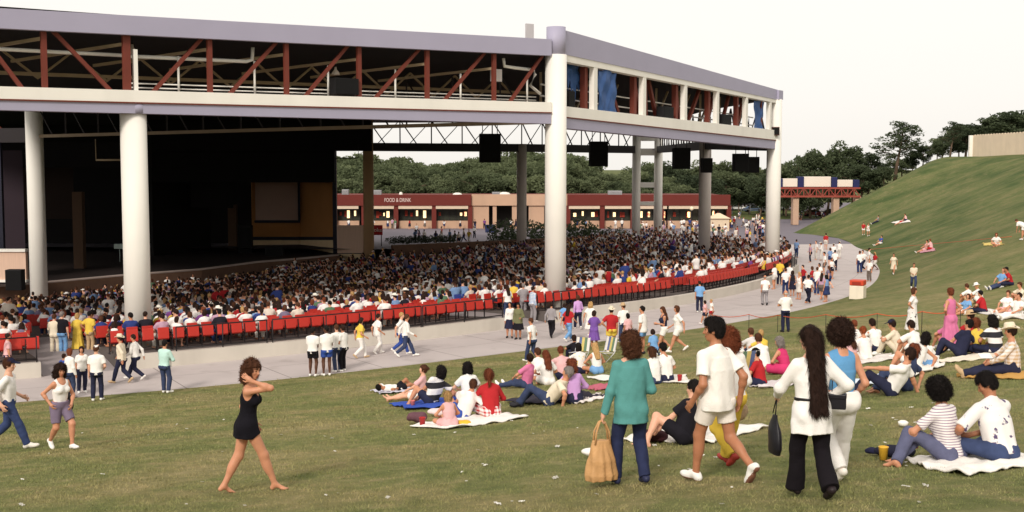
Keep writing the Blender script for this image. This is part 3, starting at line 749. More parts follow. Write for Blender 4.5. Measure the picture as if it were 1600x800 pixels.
f.ell(K.neck+K.tR[1]*.085*K.s, K.tR, (.08*K.s, .1*K.s, .15*K.s), 0, sub=True); f.ell(K.neck-K.tR[1]*.1*K.s, K.tR, (.085*K.s, .09*K.s, .2*K.s), 0, sub=True)
for i in (0, 1): f.ell(K.sh[i]+K.tR[0]*(2*i-1)*.05*K.s-K.tR[2]*.03*K.s, K.tR, (.07*K.s, .2*K.s, .14*K.s), 0, sub=True)
f.wrinkle(.003, 30, 1)
to_part('one_piece', f, cloth((22, 20, 26)), swim)
# woman in the teal jacket with a tan bag
p = spot(985, 757)
teal, K = person(p, 14, 'woman in a long teal jacket and jeans walking away with a tan bag', 1.70, 'f', 'walk', 'l', 'curly', 'brown', ('jacket', (88, 146, 142)), ('jeans', (44, 50, 80)), (40, 44, 72), h=HH, seed=5, stride=.16, lead=0,
    P=dict(hands=[(-.31, .05, .80), (.2, .24, 1.02)], yaw=25, pitch=6, feet=[(-.13, .12, .085), (.13, -.13, .1)], fpitch=[0, 12], sw=1.04), curl=(55, 25))
TEALHAND = w_of(teal, K.wr[0]+K.hd[0]*.085*K.s)
# man all in white
p = spot(1118, 752)
white, K = person(p, 32, 'black-haired man in a white T-shirt, white shorts and white sneakers walking away', 1.80, 'm', 'walk', 't', 'flat', 'black', ('boxy', (240, 234, 226)), ('shorts', (236, 226, 216)), (236, 232, 226), h=HH, seed=8, stride=.36, lead=0,
    P=dict(yaw=32, pitch=2, hands=[(-.27, .08, .86), (.27, -.06, .86)], feet=[(-.1, .2, .085), (.12, -.42, .17)], fpitch=[-4, 52], lean=3), curl=(30, 25), sole=(126, 84, 66))
mb = MB(); w = Vector(K.wr[0]); d = Vector(K.hd[0])
mb.tube([w-d*.012, w+d*.004], .032, 12); mb.build('watch', mat('watch_strap', rgb(60, 42, 34), .5), white)
f = Fld(K.hip-np.array([.3, .3, .12]), K.hip+np.array([.3, .3, .3]), HH); f.loft(K.hip, K.tR, [(.015, .2, .155, 0), (.05, .198, .152, 0)], .01); to_part('waistband', f, cloth((222, 212, 202)), white)
# woman in yellow trousers beside him
p = spot(1140, 728)
yel, K = person(p, 24, 'light-haired woman in a white blouse and loose yellow trousers walking beside the man in white', 1.66, 'f', 'walk', 'l', 'curly', 'auburn', ('long', (238, 232, 226)), ('loose', (226, 190, 74)), (170, 60, 52), h=HH, seed=11, stride=.2, lead=1,
    P=dict(yaw=10, hands=[(-.24, .1, .9), (.2, .12, .88)]), curl=(20, 50))
YELHAND = w_of(yel, K.wr[1]+K.hd[1]*.08*K.s)
# woman with very long dark hair
p = spot(1265, 778)
lngp = p.copy(); HL = 1.66
lng, K = person(p, 8, 'woman with hair to her waist in a white belted tunic and black flared trousers', HL, 'f', 'walk', 'l', 'verylong', 'dark', ('tunic', (238, 233, 228)), ('flare', (26, 22, 26)), (36, 26, 28), h=HH, seed=14, stride=.3, lead=0,
    P=dict(yaw=30, pitch=4, hands=[(-.22, .36, .98), (.24, .12, .98)], ehint=[(-.8, -.6, -.5), (.8, -.6, -.2)], feet=[(-.06, .22, .085), (.1, -.28, .13)], fpitch=[0, 30], sw=1.0), curl=(25, 30))
f = Fld(K.hip-np.array([.35, .35, 0]), K.hip+np.array([.35, .35, .4]), HH); f.loft(K.hip, K.tR, [(.095, .168, .132, 0), (.125, .168, .132, 0)], .01); to_part('belt', f, mat('black_leather', rgb(26, 22, 24), .4), lng)
LNG = (lng, K)
# woman with a dark afro, blue top
p = spot(1312, 752)
afro, K = person(p, 14, 'woman with a round dark afro in a sky blue top and white trousers', 1.66, 'f', 'walk', 'm', 'afro', 'dark', ('tank', (98, 152, 196)), ('loose', (238, 232, 226)), (232, 224, 214), h=HH, seed=17, stride=.16, lead=1,
    P=dict(yaw=-5, hands=[(-.2, .22, 1.0), (.22, .1, .92)], pitch=4), curl=25)
# man with navy cap and woman in shorts, walking in from the side
p = spot(14, 702)
capm, K = person(p, -78, 'man in a navy cap, white shirt and blue jeans striding across the grass', 1.78, 'm', 'walk', 'l', 'short', 'brown', ('tee', (238, 233, 228)), ('jeans', (58, 70, 108), 'denim', 'tuck'), (225, 218, 208), ('cap', (30, 34, 58)), h=.012, seed=20, stride=.34, lead=1,
    P=dict(yaw=-5, hands=[(-.3, .2, .95), (.3, -.05, .9)]))
f = Fld(K.hip-np.array([.35, .35, 0]), K.hip+np.array([.35, .35, .3]), .01); f.loft(K.hip, K.tR, [(.1, .172, .135, 0), (.135, .172, .135, 0)], .01); to_part('belt', f, mat('brown_leather', rgb(62, 44, 34), .5), capm)
p = spot(96, 702)
shw, K = person(p, -128, 'curly-haired woman in a white tank top and mauve shorts walking on the grass', 1.62, 'f', 'walk', 'm', 'curly', 'dark', ('tank', (240, 235, 230)), ('bermuda', (124, 110, 130)), (236, 232, 226), h=.011, seed=23, stride=.26, lead=0,
    P=dict(yaw=-18, pitch=10, hands=[(-.1, .24, .92), (.22, .02, .95)], ehint=[(-1, -.6, 0), (.6, -1, 0)]), curl=30)
SHW = (shw, K)
# ---- bags carried
def bag_mesh(w, d, hgt, sag=.12, top=.55):
    f = Fld((-w, -d, -.05), (w, d, hgt+.05), .008)
    R = np.eye(3); f.loft((0, 0, 0), R, [(0, w*.46, d*.42, 0), (.06, w*.5, d*.5, 0), (hgt*.5, w*.47, d*.42, 0), (hgt*.85, w*.34, d*.22, 0), (hgt, w*.27, d*.16, 0)], .02, fold=.012, nf=8)
    f.wrinkle(.012, 26, 4, .8); return f
TAN = mat('tan_leather', rgb(196, 150, 100), .6, .2, 9, .3, 40)
b = empty('handbag', TEALHAND-Vector((0, 0, .66)), .35); tag(b, 'slouchy tan leather handbag hanging from the hand of the woman in teal', 'handbag')
to_part('body', bag_mesh(.35, .24, .44), TAN, b)
for s in (-.03, .03):
    mb = MB(); mb.tube([(-.09, s, .40), (-.075, s, .54), (-.03, s*.4, .645), (.0, s*.2, .66), (.03, s*.4, .645), (.075, s, .54), (.09, s, .40)], .011, 8); mb.build('strap', TAN, b)
b = empty('straw_bag', YELHAND-Vector((0, 0, .30)), .3); tag(b, 'round straw bag carried by the woman in yellow trousers', 'bag')
f = Fld((-.2, -.12, 0), (.2, .12, .3), .01); f.ell((0, 0, .13), np.eye(3), (.17, .075, .13), 0); f.wrinkle(.006, 60, 2, 1); to_part('body', f, mat('straw', rgb(190, 160, 130), .9, .25, 30, .6, 60), b)
mb = MB(); mb.tube([(-.1, 0, .22), (-.06, 0, .29), (.06, 0, .29), (.1, 0, .22)], .01, 8); mb.build('strap', mat('straw', (1, 1, 1)), b)
BLK = mat('black_bag', rgb(26, 24, 30), .45, .15, 10, .1)
lng, K = LNG
hnd = w_of(lng, K.wr[0]+K.hd[0]*.06*K.s); s0 = w_of(lng, K.sh[1]+np.array([0, 0, .06])); hp = w_of(lng, K.hip)
def pouch(name, at, size, label, cat, rz, strap):
    o = empty(name, at, rz); tag(o, label, cat)
    f = Fld((-size[0], -size[1], -size[2]), size, .008); f.loft((0, 0, -size[2]*.5), np.eye(3), [(0, size[0]*.4, size[1]*.42, 0), (size[2]*.15, size[0]*.5, size[1]*.5, 0), (size[2]*.6, size[0]*.42, size[1]*.44, 0), (size[2], size[0]*.16, size[1]*.3, 0)], .02); f.wrinkle(.014, 22, 3); to_part('body', f, BLK, o)
    R = Matrix.Rotation(-rz, 3, 'Z'); pts = [R @ (Vector(q)-Vector(at)) for q in strap]
    mb = MB(); mb.tube(pts, .006, 6); mb.build('strap', BLK, o); return o
a = hnd+Vector((-.02, 0, -.36)); pouch('shoulder_bag', a, (.1, .26, .40), 'soft black shoulder bag hanging from the forearm of the long-haired woman', 'bag', .2, [a+Vector((0, -.05, .19)), hnd+Vector((0, -.02, .02)), a+Vector((0, .06, .19))])
o = empty('camera_case', hp+Vector((.27, .1, .06)), -.3); tag(o, 'boxy black camera case on a strap at the hip of the long-haired woman', 'camera case')
mb = MB(); mb.box((0, 0, 0), (.17, .1, .14), bevel=.012); mb.build('body', BLK, o)
mb = MB(); mb.box((0, -.004, .055), (.176, .106, .05), bevel=.01); mb.build('lid', BLK, o)
R = Matrix.Rotation(.3, 3, 'Z'); mb = MB(); mb.tube([R @ (q-o.location) for q in (o.location+Vector((-.05, 0, .07)), hp+Vector((.2, .02, .3)), s0+Vector((-.02, -.06, .02)), s0+Vector((0, .06, .02)), hp+Vector((.24, .16, .3)), o.location+Vector((.05, .03, .07)))], .005, 6); mb.build('strap', BLK, o)
shw, K = SHW
s0 = w_of(shw, K.sh[0]+np.array([0, 0, .065])); a = w_of(shw, K.hip+np.array([-.22, -.1, .02]))
o = pouch('shoulder_bag', a, (.2, .12, .34), 'navy shoulder bag on a strap at the side of the woman in mauve shorts', 'bag', .9, [a+Vector((0, 0, .15)), s0+Vector((.02, .03, .0)), s0+Vector((-.01, -.04, -.02)), a+Vector((.03, 0, .15))])
# ------------------------------------------------------------------ the ground
def grass_mat(name, blade=False):
    m, nt, b = new_mat(name); L = nt.links; tc = node(nt, 'ShaderNodeTexCoord')
    def noise(sc, det=6, st=None, rg=.6):
        n = node(nt, 'ShaderNodeTexNoise'); n.inputs['Scale'].default_value = sc; n.inputs['Detail'].default_value = det; n.inputs['Roughness'].default_value = rg
        if st:
            mp = node(nt, 'ShaderNodeMapping'); mp.inputs['Scale'].default_value = st; mp.inputs['Rotation'].default_value = (0, 0, .25); L.new(tc.outputs['Object'], mp.inputs[0]); L.new(mp.outputs[0], n.inputs[0])
        else: L.new(tc.outputs['Object'], n.inputs[0])
        return n.outputs[0]
    def ramp(src, stops):
        r = node(nt, 'ShaderNodeValToRGB'); e = r.color_ramp.elements
        while len(e) < len(stops): e.new(.5)
        for x, (p, c) in zip(e, stops): x.position = p; x.color = c
        L.new(src, r.inputs[0]); return r.outputs[0]
    k = 1.3 if blade else 1.17
    g = lambda r_, g_, b_: rgb(r_*k, g_*k, b_*k)
    base = ramp(noise(.36, 9, None, .68), [(.28, g(74, 82, 48)), (.44, g(98, 102, 63)), (.56, g(122, 112, 78)), (.72, g(142, 128, 96))])
    fine = ramp(noise(2.6, 8, None, .7), [(.3, g(62, 70, 40)), (.5, g(101, 101, 62)), (.72, g(148, 132, 100))])
    mx = node(nt, 'ShaderNodeMix', data_type='RGBA'); mx.inputs[0].default_value = .42; L.new(base, mx.inputs[6]); L.new(fine, mx.inputs[7])
    # the bank further round is watered and greener
    sp = node(nt, 'ShaderNodeSeparateXYZ'); L.new(tc.outputs['Object'], sp.inputs[0])
    mr = node(nt, 'ShaderNodeMapRange'); mr.inputs[1].default_value = 55; mr.inputs[2].default_value = 110; L.new(sp.outputs[1], mr.inputs[0])
    n5 = node(nt, 'ShaderNodeMath', operation='MULTIPLY'); n5.use_clamp = True
    mr2 = node(nt, 'ShaderNodeMapRange'); mr2.inputs[1].default_value = .38; mr2.inputs[2].default_value = .56; mr2.inputs[3].default_value = 1; mr2.inputs[4].default_value = .45
    L.new(noise(.13, 8, None, .7), mr2.inputs[0]); L.new(mr.outputs[0], n5.inputs[0]); L.new(mr2.outputs[0], n5.inputs[1])
    m4 = node(nt, 'ShaderNodeMix', data_type='RGBA'); m4.inputs[7].default_value = g(58, 72, 38); L.new(n5.outputs[0], m4.inputs[0]); L.new(mx.outputs[2], m4.inputs[6])
    L.new(m4.outputs[2], b.inputs['Base Color']); b.inputs['Roughness'].default_value = .9; b.inputs['Specular IOR Level'].default_value = .1
    # worn bare spots
    bs = node(nt, 'ShaderNodeMapRange'); bs.inputs[1].default_value = .60; bs.inputs[2].default_value = .70; bs.inputs[4].default_value = .75; L.new(noise(1.1, 9, None, .72), bs.inputs[0])
    m6 = node(nt, 'ShaderNodeMix', data_type='RGBA'); m6.inputs[7].default_value = g(132, 112, 86); L.new(bs.outputs[0], m6.inputs[0]); L.new(m4.outputs[2], m6.inputs[6])
    gs = node(nt, 'ShaderNodeMapRange'); gs.inputs[1].default_value = .58; gs.inputs[2].default_value = .72; gs.inputs[4].default_value = .6; L.new(noise(.75, 8, None, .7), gs.inputs[0])
    m7 = node(nt, 'ShaderNodeMix', data_type='RGBA'); m7.inputs[7].default_value = g(64, 76, 40); L.new(gs.outputs[0], m7.inputs[0]); L.new(m6.outputs[2], m7.inputs[6]); L.new(m7.outputs[2], b.inputs['Base Color'])
    if not blade:
        bp = node(nt, 'ShaderNodeBump'); bp.inputs['Strength'].default_value = .9; bp.inputs['Distance'].default_value = .06; L.new(noise(14, 8, None, .75), bp.inputs['Height']); L.new(bp.outputs[0], b.inputs['Normal'])
    return m
GRASS = grass_mat('grass_turf'); BLADE = grass_mat('grass_blades', True)
CONC = mat('path_concrete', rgb(190, 179, 176), .85, .10, .5, .15, 30)
def joints(m):
    nt = m.node_tree; L = nt.links; b = nt.nodes['Principled BSDF']; src = b.inputs['Base Color'].links[0].from_socket
    tc = node(nt, 'ShaderNodeTexCoord'); sp = node(nt, 'ShaderNodeSeparateXYZ'); L.new(tc.outputs['Object'], sp.inputs[0])
    def mth(op, a, v=None, **k):
        n = node(nt, 'ShaderNodeMath', operation=op)
        for i, x in enumerate((a, v)):
            if x is None: continue
            if isinstance(x, (int, float)): n.inputs[i].default_value = x
            else: L.new(x, n.inputs[i])
        return n.outputs[0]
    dx, dy = mth('SUBTRACT', sp.outputs[0], CX), mth('SUBTRACT', sp.outputs[1], CY)
    ang = mth('MULTIPLY', mth('ARCTAN2', dy, dx), 24.); r = mth('MULTIPLY', mth('SQRT', mth('ADD', mth('MULTIPLY', dx, dx), mth('MULTIPLY', dy, dy))), .4)
    j = mth('MAXIMUM', mth('LESS_THAN', mth('FRACT', ang), .012), mth('LESS_THAN', mth('FRACT', r), .012))
    ns = node(nt, 'ShaderNodeTexNoise'); ns.inputs['Scale'].default_value = .8; ns.inputs['Detail'].default_value = 9; L.new(tc.outputs['Object'], ns.inputs[0])
    st = node(nt, 'ShaderNodeMapRange'); st.inputs[1].default_value = .56; st.inputs[2].default_value = .75; st.inputs[4].default_value = .35; L.new(ns.outputs[0], st.inputs[0])
    m1 = node(nt, 'ShaderNodeMix', data_type='RGBA'); m1.inputs[7].default_value = rgb(128, 116, 110); L.new(st.outputs[0], m1.inputs[0]); L.new(src, m1.inputs[6])
    m2 = node(nt, 'ShaderNodeMix', data_type='RGBA'); m2.inputs[7].default_value = rgb(104, 96, 92); L.new(mth('MULTIPLY', j, .7), m2.inputs[0]); L.new(m1.outputs[2], m2.inputs[6]); L.new(m2.outputs[2], b.inputs['Base Color'])
joints(CONC)
ASPH = mat('plaza_asphalt', rgb(118, 111, 119), .9, .12, .4, .2, 20)
CONCW = mat('wall_concrete', rgb(206, 198, 186), .85, .10, .8, .12, 25, grime=.18)
DARKF = mat('bowl_floor', rgb(92, 84, 80), .9, .12, .5)
WHITEP = mat('white_paint', rgb(236, 231, 222), .6, .045, .6, .03, 12, spec=.3, grime=.10)
PURP = mat('lavender_panel', rgb(164, 159, 179), .55, .05, .7, .05, 20, spec=.3)
RUST = mat('red_oxide_steel', rgb(112, 52, 40), .65, .15, 2.5)
TANS = mat('tan_steel', rgb(168, 148, 120), .6, .15, 2)
DARKS = mat('dark_steel', rgb(40, 34, 36), .6, .1, 2)
BLACK = mat('black_cloth', rgb(14, 11, 12), .9, .1, 2)
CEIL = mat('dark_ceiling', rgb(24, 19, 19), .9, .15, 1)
REDP = mat('red_plastic', rgb(182, 44, 32), .5, .08, 3, spec=.4)
BLUEP = mat('blue_plastic', rgb(54, 70, 146), .5, .08, 3, spec=.4)
def ring_sheet(name, phis, r0, r1, nr, zf, m, dz=0.):
    ph = np.array(phis); t = np.linspace(0, 1, nr+1)
    R = r0(ph)[:, None]+(r1(ph)-r0(ph))[:, None]*t[None]; a = np.radians(ph)[:, None]
    X = CX+R*np.cos(a); Y = CY+R*np.sin(a); V = np.stack([X, Y, zf(X, Y)+dz], -1).reshape(-1, 3); n = nr+1
    i = (np.arange(len(ph)-1)[:, None]*n+np.arange(nr)[None]).ravel(); Q = np.stack([i, i+1, i+n+1, i+n], 1)
    return tag(link(name, mesh_np(name, V, Q), m), kind='structure')
g = MB(); g.bm.faces.new([g.bm.verts.new(p) for p in ((-3000, -3000, -4.6), (3000, -3000, -4.6), (3000, 3000, -4.6), (-3000, 3000, -4.6))]); tag(g.build('ground', GRASS), kind='structure')
def lz(X, Y): return lawn_z(X, Y)-.05*((lawn_z(X, Y) < zb(Y)+.012) & (polar(X, Y)[0]-rout(polar(X, Y)[1]) > 3))
ph_all = np.concatenate([np.arange(-130, -75, 1.), np.arange(-75, 45, .25)])
ts = np.concatenate([np.arange(0, 30, .35), np.arange(30, 110, 1.)])
def lawn():
    ph = ph_all; R = rout(ph)[:, None]+ts[None]; a = np.radians(ph)[:, None]
    X = CX+R*np.cos(a); Y = CY+R*np.sin(a); V = np.stack([X, Y, lz(X, Y)], -1).reshape(-1, 3); n = len(ts)
    i = (np.arange(len(ph)-1)[:, None]*n+np.arange(n-1)[None]).ravel(); Q = np.stack([i, i+1, i+n+1, i+n], 1)
    tag(link('lawn', mesh_np('lawn', V, Q), GRASS), kind='structure')
lawn()
ring_sheet('path', np.arange(-100, 12.1, .25), lambda p: rin(p)-.3, lambda p: rout(p)+.12, 6, lambda X, Y: zb(Y)+.006, CONC)
A_, B_, C_, D_ = (Vector(p) for p in ((-15.0, 47.6), (2.28, 62.0), (20.5, 93.0), (-32.0, 79.7)))
E_, F_, G1_, G2_, H_ = (Vector(p) for p in ((-15.5, 128.0), (1.1, 135.0), (15.3, 146.0), (18.0, 146.0), (17.9, 110.0)))
# plaza: from the back of the seating to the far buildings
def plaza():
    bm = bmesh.new(); pts = [(-15.5, 129.2), (1.1, 136.2), (14.5, 147.5), (18.9, 147), (26.9, 116.5)]
    for ph in (-2, 2, 8.7, 14, 20, 26): a = math.radians(ph); r = float(rout(ph)) if ph > -6 else float(rin(ph))-.2; pts.append((CX+r*math.cos(a), CY+r*math.sin(a)))
    pts += [(43.6, 180), (64, 240), (110, 330), (-160, 330), (-160, 150), (-30, 150)]
    f = bm.faces.new([bm.verts.new((x, y, 0)) for x, y in pts]); bmesh.ops.triangulate(bm, faces=[f])
    for Y in (60, 190): bmesh.ops.bisect_plane(bm, geom=bm.verts[:]+bm.edges[:]+bm.faces[:], plane_co=(0, Y, 0), plane_no=(0, 1, 0))
    for v in bm.verts: v.co.z = float(zb(v.co.y))+.002
    bmesh.ops.recalc_face_normals(bm, faces=bm.faces[:])
    me = bpy.data.meshes.new('plaza'); bm.to_mesh(me); bm.free(); tag(link('plaza', me, ASPH), kind='structure')
plaza()
# steps from path level down into the aisles are closed by a low wall with gaps
def wall_arc(p0, p1, label):
    ph = np.linspace(p0, p1, max(3, int(abs(p1-p0)/1.)+1)); bm = bmesh.new(); L = []
    for p in ph:
        a = math.radians(p); c, s = math.cos(a), math.sin(a); r = float(rin(p)); col = []
        for rr in (r-.32, r):
            x, y = CX+rr*c, CY+rr*s; z = float(zb(y)); col += [bm.verts.new((x, y, z-.2)), bm.verts.new((x, y, z+.56+.0*rr))]
        L.append(col)
    for a, b in zip(L, L[1:]):
        bm.faces.new((a[2], b[2], b[3], a[3])); bm.faces.new((a[3], b[3], b[1], a[1])); bm.faces.new((a[0], a[1], b[1], b[0]))
    for e in (L[0], L[-1]): bm.faces.new((e[0], e[2], e[3], e[1]))
    bmesh.ops.recalc_face_normals(bm, faces=bm.faces[:]); me = bpy.data.meshes.new('retaining_wall'); bm.to_mesh(me); bm.free()
    return tag(link('retaining_wall', me, CONCW), label, 'wall')
def flatz(X, Y): return zb(Y)
def phi_of(u, v): p = hit(u, v, flatz); return float(polar(p.x, p.y)[1])
PG = [phi_of(-260, 600), phi_of(66, 592), phi_of(188, 580), phi_of(782, 514), phi_of(862, 505), -18.]
wall_arc(PG[0], PG[1], 'low pale concrete wall below the red seats at the shady end of the path')
wall_arc(PG[2], PG[3], 'long low pale concrete wall between the two front columns beside the path')
wall_arc(PG[4], PG[5], 'low curved concrete wall below the empty red seats beyond the corner column')
GAPS = [(PG[1], PG[2]), (PG[3], PG[4])]
def floor_z(X, Y):
    r, ph = polar(X, Y); z = bowl_z(X, Y); ins = np.zeros_like(z, dtype=bool)
    for a, b in GAPS: ins |= (ph > min(a, b)) & (ph < max(a, b))
    t = np.clip((rin(ph)-.3-r)/7, 0, 1); return np.where(ins, zb(Y)*(1-t)+z*t, z)
LIPX, LIPY = [-49, -40, -34, -29, -25.5, -21.6, -18.8], [88, 95.5, 104, 109.5, 118, 123, 127.5]
def in_bowl(x, y):
    if y > 86 and y < 128.5 and x < np.interp(y, LIPY, LIPX)+3: return False
    if x < -33 and (y-78) > (x+46)*.63-2.5: return False
    if y >= 128.5 and x < -12: return False
    if y > np.interp(x, [-15.5, 1.1, 15.3, 18.5], [127, 133.8, 144.6, 145]): return False
    if y > 115 and x > np.interp(y, [115, 146], [26., 17.5]): return False
    return True
def edge_r(p):
    out = []
    for q in np.atleast_1d(p):
        r = float(rin(q))-.3
        if q > -3:
            a = math.radians(q)
            while r > 22 and not in_bowl(CX+(r-.9)*math.cos(a), CY+(r-.9)*math.sin(a)): r -= .2
        out.append(r)
    return np.array(out)
_ph = np.unique(np.round(np.concatenate([np.arange(-130, 34, 1.)]+[np.linspace(g-.03*s, g-.03*s, 1) for a, b in GAPS for g in (a, b) for s in (-1, 1)]+[np.arange(min(a, b), max(a, b), .5) for a, b in GAPS]), 3))
ring_sheet('seating_floor', _ph, lambda p: 0*p+20, edge_r, 60, floor_z, DARKF)
for a, b in GAPS: ring_sheet('aisle', np.linspace(min(a, b)+.05, max(a, b)-.05, 6), lambda p: rin(p)-14, lambda p: rin(p)-.28, 24, floor_z, mat('aisle_concrete', rgb(160, 150, 150), .9, .12, .5), dz=.012)
# handrails on the wall
RAILM = mat('rail_steel', rgb(30, 26, 28), .5, .1, 3)
def handrail(p0, p1, label, h=.95, base=.56, step=2.1, ends=True):
    n = max(2, int(round(abs(p1-p0)*87*PI/180/step))+1); ph = np.linspace(p0, p1, n); P = []
    for p in ph: a = math.radians(p); r = float(rin(p))-.12; x, y = CX+r*math.cos(a), CY+r*math.sin(a); P.append(Vector((x, y, float(zb(y))+base)))
    o = empty('handrail', P[0]); tag(o, label, 'handrail', 'black handrails along the path'); q = [p-P[0] for p in P]; up = Vector((0, 0, 1))
    for z, nm in ((h, 'top_rail'), (.12, 'lower_rail')):
        mb = MB(); mb.tube([x+up*z for x in q], .028, 6); mb.build(nm, RAILM, o)
    for x in q: mb = MB(); mb.tube([x-up*.45, x+up*h], .026, 6); mb.build('post', RAILM, o)
    return o
handrail(phi_of(278, 572), phi_of(425, 560), 'black pipe handrail between the thick front column and the group in socks')
handrail(phi_of(434, 559), phi_of(660, 531), 'black pipe handrail behind the four people in white shirts')
handrail(phi_of(664, 531), phi_of(782, 514), 'black pipe handrail ending at the aisle beside the corner column')
handrail(phi_of(-150, 600), phi_of(60, 592), 'black pipe handrail by the seats at the shady end of the path')
handrail(phi_of(866, 504), phi_of(936, 497), 'short black pipe handrail at the foot of the corner column')
handrail(-24.5, -18.5, 'black pipe handrail among the people at the far end of the path')
# planter walls between seating and plaza
BROWN = mat('brown_block', rgb(112, 84, 68), .9, .15, 2, .1)
def low_wall(name, p, q, z0, z1, zz0, zz1, m, label, d=.4, cat='wall'):
    mb = MB(); mb.wallbeam(p, q, z0, z1, zz0, zz1, d); return tag(mb.build(name, m), label, cat)
low_wall('planter_wall', (-13, 128.6), (1.1, 136), -3.3, -.9, -3, -.75, BROWN, 'brown block planter wall behind the seats, below the plaza with the drinks sign')
low_wall('planter_wall', (1.2, 136.1), (15, 147), -3, -.75, -2.6, -.75, BROWN, 'brown block planter wall with shrubs on top behind the blue seats')
bed = MB(); bed.hexa([(-12.5, 129.3, -1.6), (1, 136.5, -1.6), (0, 140.5, -1.6), (-11, 135, -1.6), (-12.5, 129.3, -1.0), (1, 136.5, -.86), (0, 140.5, -1.2), (-11, 135, -1.3)]); tag(bed.build('flower_bed', mat('soil', rgb(60, 48, 38), .95, .2, 2, .5)), kind='structure')
# ------------------------------------------------------------------ the pavilion
pav = empty('concert_pavilion', (0, 0, 0)); tag(pav, 'open concert pavilion with a lavender fascia, white band and thick white columns', 'pavilion')
ABd = (B_-A_); A0_ = A_-ABd*1.05
def ab(t): return A_+ABd*t
def ab_u(u):            # parameter on the front face seen in column u
    k = (u-800)/F*1.005; return (k*A_.y-A_.x)/(ABd.x-k*ABd.y)
def lerp(a, b, t): return a+(b-a)*t
ZAB = dict(pb=(9.85, 9.93), pw=(10.27, 10.5), wt=(10.76, 11.03), fb=(12.93, 13.42), ft=(13.68, 14.25))
ZBC = dict(pb=(9.74, 9.05), pw=(10.3, 9.72), wt=(10.87, 10.5), st=(13.2, 12.6), fb=(13.55, 12.86), ft=(14.8, 13.62))
def zab(k, t): return lerp(*ZAB[k], t)
T0 = -1.05
def ab_beam(name, k0, k1, dep, off, m, t0=T0, t1=.975):
    mb = MB(); mb.wallbeam(ab(t0), ab(t1), zab(k0, t0), zab(k1, t0), zab(k0, t1), zab(k1, t1), dep, off); return mb.build(name, m, pav)
ab_beam('fascia', 'fb', 'ft', .35, -.3, PURP); ab_beam('white_band', 'pw', 'wt', .7, -.32, WHITEP); ab_beam('lavender_band', 'pb', 'pw', .66, -.27, PURP)
def bc_beam(name, k0, k1, dep, off, m, t0=.012, t1=1.):
    mb = MB(); p, q = B_+(C_-B_)*t0, B_+(C_-B_)*t1; mb.wallbeam(p, q, lerp(*ZBC[k0], t0), lerp(*ZBC[k1], t0), lerp(*ZBC[k0], t1), lerp(*ZBC[k1], t1), dep, off); return mb.build(name, m, pav)
bc_beam('fascia', 'fb', 'ft', .4, -.3, PURP); bc_beam('window_head', 'st', 'fb', .5, -.26, WHITEP); bc_beam('white_band', 'pw', 'wt', .7, -.3, WHITEP); bc_beam('lavender_band', 'pb', 'pw', .66, -.25, PURP)
# a thin red-brown trim line between white band and lavender band
mb = MB(); mb.wallbeam(ab(T0), ab(.975), zab('pw', T0)-.03, zab('pw', T0)+.025, zab('pw', .975)-.03, zab('pw', .975)+.025, .1, -.335); mb.build('joint_trim', RUST, pav)
mb = MB(); p, q = B_+(C_-B_)*.012, C_; mb.wallbeam(p, q, ZBC['pw'][0]-.03, ZBC['pw'][0]+.025, ZBC['pw'][1]-.03, ZBC['pw'][1]+.025, .1, -.315); mb.build('joint_trim', RUST, pav)
# roof deck and dark soffit
def slab(name, pts, z0, z1, m, parent):
    bm = bmesh.new(); a = [bm.verts.new((x, y, z)) for (x, y), z in zip(pts, z0)]; b = [bm.verts.new((x, y, z)) for (x, y), z in zip(pts, z1)]
    bm.faces.new(a[::-1]); bm.faces.new(b)
    for i in range(len(a)): j = (i+1) % len(a); bm.faces.new((a[i], a[j], b[j], b[i]))
    bmesh.ops.triangulate(bm, faces=[f for f in bm.faces if len(f.verts) > 4]); bmesh.ops.recalc_face_normals(bm, faces=bm.faces[:])
    me = bpy.data.meshes.new(name); bm.to_mesh(me); bm.free(); return link(name, me, m, parent)
rp = [tuple(A0_), tuple(B_), tuple(C_), tuple(H_), (17.6, 147), (-15, 129.5), (-24, 150), (-75, 150), (-75, 98), (-42, 92), (-33.3, 80), (-35, 55)]
rz = [12.95, 13.45, 12.9, 12.8, 12.6, 12.6, 12.6, 12.6, 12.6, 12.6, 12.7, 12.8]
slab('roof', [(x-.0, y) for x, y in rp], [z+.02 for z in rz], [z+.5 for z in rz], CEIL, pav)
# columns
def column(p, z0, z1, r, m=WHITEP, cap=None):
    mb = MB(); mb.lathe([(r, z0), (r, z1)], (p[0], p[1], 0), 36); o = mb.build('column', m, pav)
    if cap:
        mb = MB(); mb.lathe([(r*1.03, cap[0]), (r*1.03, cap[1])], (p[0], p[1], 0), 36); mb.build('collar', cap[2], o)
    return o
n_ = Vector((-ABd.y, ABd.x)).normalized()
column(A_+n_*.35, -.6, 9.86, .52); column(B_, -1, 13.5, .56); mb = MB(); mb.lathe([(.5, 13.5), (.5, 14.92)], (B_.x, B_.y, 0), 32); mb.build('corner_cap', PURP, pav)
mb = MB(); mb.lathe([(.5, 9.87), (.5, 10.25)], (*(A_+n_*.2), 0), 32); mb.build('collar', PURP, pav)
column(C_, -1.2, 12.9, .56); mb = MB(); mb.box((C_.x+.05, C_.y, 13.24), (.9, .9, .7), rz=1.0); mb.build('corner_cap', PURP, pav)
column(D_, -4, 12.6, .56); GREYP = mat('column_shade_paint', rgb(206, 194, 186), .7, .08, .8, grime=.15)  # white column paint greyed, so shade on the rear columns sits in the colour
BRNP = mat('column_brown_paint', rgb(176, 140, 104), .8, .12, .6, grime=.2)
column(E_, -4, 12.6, .56, BRNP); column(F_, -3.6, 10.2, .56, GREYP); column(G1_, -3, 12.6, .52); column(G2_, -3, 12.6, .52); column(H_, -2.5, 10.2, .56, GREYP)
